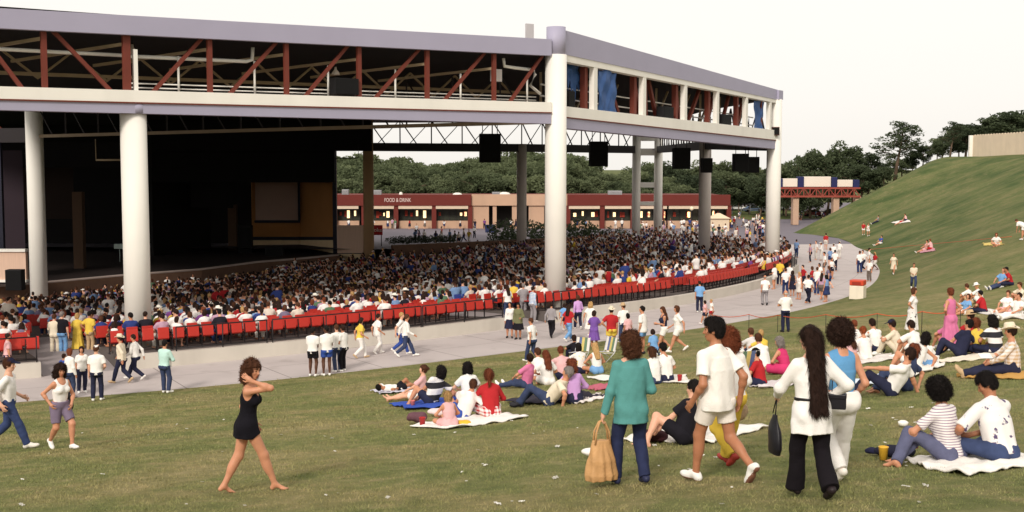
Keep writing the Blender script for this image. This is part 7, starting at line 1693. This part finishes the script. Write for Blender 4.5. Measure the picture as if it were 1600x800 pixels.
blanket([(1434, 393), (1440, 396), (1463, 392), (1458, 388)], (204, 150, 160), 'pink towel half way up the bank', 'towel', seed=18)
blanket([(1534, 381), (1540, 385), (1570, 383), (1562, 378)], (226, 200, 120), 'yellowish towel under the figure sitting alone high on the bank', 'towel', seed=19)
def cup(u, v, col, label, r=.045, hgt=.13, lid=None):
    p = hit(u, v); o = empty('cup', p+Vector((0, 0, .03))); tag(o, label, 'cup'); mb = MB(); mb.lathe([(r*.75, 0), (r, hgt), (r*1.06, hgt+.004), (r*1.06, hgt+.012), (r*.94, hgt+.012), (r*.9, hgt-.02)], n=16); mb.build('body', mat('cup_%d_%d_%d' % col, rgb(*col), .4, .05), o)
    mb = MB(); mb.lathe([(r*.1, hgt-.03), (r*.86, hgt-.028)], n=16, cap=False); mb.build('drink', mat('drink', rgb(120, 70, 40), .2), o)
cup(1380, 722, (228, 178, 60), 'yellow cup standing on the grass before the dark bag', .055, .14)
cup(660, 668, (176, 44, 46), 'red cup on the corner of the white blanket', .06, .15); cup(1024, 690, (176, 44, 46), 'red cup among the things on the white blanket', .06, .15); cup(1400, 716, (160, 36, 48), 'dark red cup beside the dark bag', .04, .1)
cup(645, 638, (214, 120, 110), 'pale red cup on the bright blue blanket', .05, .14); cup(1062, 598, (176, 44, 46), 'red cup beside the black-haired man in white', .06, .15)
def lump(name, u, v, size, col, label, cat, rz=0., kind='cotton', seed=0, dz=0.):
    p = hit(u, v)+Vector((0, 0, .03+dz)); f = Fld((-size[0], -size[1], -.03), (size[0], size[1], size[2]*1.3), .012)
    f.ell((0, 0, size[2]*.5), np.eye(3), (size[0]*.5, size[1]*.5, size[2]*.5), .02); f.ell((size[0]*.15, 0, size[2]*.35), np.eye(3), (size[0]*.32, size[1]*.5, size[2]*.4), .04); f.wrinkle(.016, 26, seed, 1); f.plane((0, 0, 0), (0, 0, -1))
    V, Q = f.nets(); return tag(link(name, mesh_np(name, V, Q), cloth(col, kind), None, p, rz), label, cat)
lump('handbag', 1398, 716, (.5, .28, .12), (34, 34, 50), 'dark flat bag lying on the grass beside the yellow cup', 'handbag', .1)
lump('handbag', 652, 662, (.4, .26, .2), (104, 72, 80), 'plum-coloured bag lying by the red cup on the white blanket', 'handbag', .3, seed=2)
lump('bag', 724, 666, (.26, .2, .09), (226, 180, 60), 'small yellow bag on the edge of the white blanket', 'bag', seed=3)
lump('camera_bag', 1018, 692, (.5, .3, .16), (70, 40, 44), 'dark red camera bag on the white blanket by the red cup', 'bag', .2, seed=4)
lump('bundled_shirt', 926, 716, (.32, .22, .12), (238, 232, 226), 'balled-up white cloth lying behind the tan handbag', 'cloth', seed=5)
lump('purse', 1365, 712, (.2, .12, .05), (40, 40, 64), 'small navy purse on the grass beyond the dark bag', 'purse', seed=6)
lump('bundled_shirt', 683, 650, (.4, .25, .12), (224, 206, 206), 'crumpled pale cloth between the blue and white blankets', 'cloth', seed=7)
mb = MB(); p = hit(1571, 585)+Vector((0, 0, .03)); q = w_of(cow, CK.wr[1]); mb.box((0, 0, 0), (.24, .18, .012), rot=Matrix.Rotation(.4, 3, 'X')); tag(mb.build('paper_plate', mat('paper_white', rgb(236, 232, 224), .8, .04), None, q+Vector((-.06, .02, .07))), 'white paper plate held by the man in the cowboy hat', 'plate')
mb = MB(); q = w_of(mint, MK.wr[1]+MK.hd[1]*.1); mb.box((0, 0, -.12), (.012, .22, .28)); tag(mb.build('programme_sheet', mat('paper_white', (1, 1, 1)), None, q, .4), 'white sheet of paper held by the man in mint', 'paper')
# striped folding chair
def folding_chair(u, v, rz, label, stripes=True):
    o = empty('folding_chair', hit(u, v), rz); tag(o, label, 'chair'); A = mat('bare_aluminium', rgb(190, 190, 192), .35, .05, metal=.6)
    for s in (-.27, .27):
        mb = MB(); mb.tube([(s, -.30, 0), (s, .22, .34), (s, .26, .36)], .013, 6); mb.tube([(s, .24, 0), (s, -.2, .34), (s, -.34, .86)], .013, 6); mb.build('side_frame', A, o)
    for nm, a, b in (('seat_webbing', (-.2, .33), (.25, .36)), ('back_webbing', (-.22, .38), (-.34, .84))):
        for k, c in enumerate(((224, 216, 208), (104, 128, 104), (206, 186, 116), (98, 110, 148), (224, 216, 208))):
            mb = MB(); x = -.215+.107*k; mb.bar((x, a[0], a[1]), (x, b[0], b[1]), .1, .006, up=Vector((0, -1, .3) if nm[0] == 'b' else (0, 0, 1))); mb.build(nm, cloth(c), o)
folding_chair(1157, 604, math.radians(stage_face(hit(1157, 604))), 'folding chair with green, yellow and blue striped webbing on the lawn')
folding_chair(905, 566, 2.6, 'low folding chair with patterned webbing beside the yellow patterned shirt'); folding_chair(945, 566, 2.2, 'empty folding chair with patterned webbing behind the blond halter top')
# litter bin on the path edge
p = hit(1340, 467); bn = empty('litter_bin', p, -.5); tag(bn, 'square cream litter bin with an orange-red top at the path edge', 'litter bin')
mb = MB(); mb.box((0, 0, .40), (.82, .82, .80), bevel=.03); mb.build('body', mat('bin_cream', rgb(232, 220, 200), .6, .06, 2, grime=.15), bn)
mb = MB(); mb.box((0, 0, .97), (.80, .80, .30), bevel=.03); mb.build('lid', mat('bin_orange', rgb(202, 70, 44), .5, .06, 2), bn)
mb = MB(); mb.box((0, -.405, .95), (.5, .02, .16)); mb.build('flap', mat('bin_flap', rgb(150, 46, 30), .5), bn)
# orange cord strung over the lawn on thin stakes
pts = [(1110, 489), (1170, 490), (1215, 493), (1290, 495), (1370, 496), (1440, 494), (1500, 488)]; W = [hit(u, v+26) for u, v in pts]
mb = MB(); L = []
for a, b in zip(W, W[1:]):
    for k in range(8): t = k/8; q = a.lerp(b, t); L.append(q+Vector((0, 0, .72-.12*math.sin(PI*t))))
L.append(W[-1]+Vector((0, 0, .72))); cd = empty('barrier_cord', W[0]); tag(cd, 'thin orange barrier cord strung across the lawn on stakes', 'cord'); mb.tube([q-W[0] for q in L], .016, 5); OR = mat('orange_cord', rgb(214, 96, 60), .6); mb.build('cord', OR, cd)
for q in W: mb = MB(); mb.tube([q-W[0]-Vector((0, 0, .1)), q-W[0]+Vector((0, 0, .74))], .012, 5); mb.build('stake', DARKS, cd)
pts = [(1350, 396), (1420, 390), (1500, 384), (1600, 376)]; W = [hit(u, v) for u, v in pts]; L = [a.lerp(b, k/6)+Vector((0, 0, .35)) for a, b in zip(W, W[1:]) for k in range(6)]; mb = MB(); mb.tube(L, .018, 5); tag(mb.build('barrier_cord', OR), 'thin orange cord running over the upper bank', 'cord')
# scraps of paper dropped on the grass
rr = random.Random(9); SCR = []
for s in range(4):
    bm = bmesh.new(); n = 6; G = [[bm.verts.new(((i/n-.5)*.11, (j/n-.5)*.08, .012+.012*math.sin(i*1.9+s)*math.cos(j*1.6+s))) for j in range(n+1)] for i in range(n+1)]
    for i in range(n):
        for j in range(n): bm.faces.new((G[i][j], G[i+1][j], G[i+1][j+1], G[i][j+1]))
    bmesh.ops.solidify(bm, geom=bm.faces[:], thickness=.003); me = bpy.data.meshes.new('paper_scrap'); bm.to_mesh(me); bm.free(); me.materials.append(mat('paper_white', (1, 1, 1))); SCR.append(me)
for i in range(95):
    u, v = (rr.uniform(20, 1590), rr.uniform(650, 798)) if i < 75 else (rr.uniform(1250, 1590), rr.uniform(590, 700)); p = hit(u, v)
    o = bpy.data.objects.new('paper_scrap', SCR[i % 4]); COL.objects.link(o); o.location = p+Vector((0, 0, .02)); o.rotation_euler = (rr.uniform(-.3, .3), rr.uniform(-.3, .3), rr.uniform(0, 6)); o.scale = (rr.uniform(.25, .7),)*3; tag(o, 'small white scrap of paper dropped on the grass', 'litter', 'paper scraps on the lawn')
p = hit(1411, 667); mb = MB(); mb.lathe([(.06, 0), (.075, .05), (.04, .07)], n=10); tag(mb.build('paper_cup', mat('paper_white', (1, 1, 1)), None, p+Vector((0, 0, .02))), 'crushed white cup lying alone on the grass', 'cup')
# ------------------------------------------------------------------ the turf itself
def turf():
    rg_ = np.random.default_rng(77); V = []
    bands = [(10.0, 15, 46000, .020, .0042), (15, 22, 60000, .022, .0055), (22, 34, 70000, .026, .008), (34, 48, 36000, .03, .013)]
    for y0, y1, n, hh, w in bands:
        y = np.sqrt(rg_.uniform(y0**2, y1**2, n)); x = rg_.uniform(-.46, .46, n)*y*1.05
        r, ph = polar(x, y); ok = r > rout(ph)+.12; x, y = x[ok], y[ok]; n = len(x)
        z = lawn_z(x, y); a = rg_.uniform(0, 2*PI, n); hgt = hh*rg_.uniform(.5, 1.6, n)*(1+.5*np.sin(x*2.3+np.sin(y*1.7)*2)*np.sin(y*2.9)); w_ = w*rg_.uniform(.7, 1.4, n)
        dx, dy = np.cos(a)*w_, np.sin(a)*w_; lx, ly = rg_.normal(size=n)*hgt*.7, rg_.normal(size=n)*hgt*.7
        V.append(np.stack([np.stack([x-dx, y-dy, z-.004], 1), np.stack([x+dx, y+dy, z-.004], 1), np.stack([x+lx, y+ly, z+hgt], 1)], 1))
    V = np.concatenate(V).reshape(-1, 3); Q = np.arange(len(V)).reshape(-1, 3); tag(link('grass', mesh_np('grass', V, Q, n=3, smooth=False), grass_mat('grass_blades', True)), 'short worn grass blades of the sloping lawn', 'grass', kind='stuff')
turf()
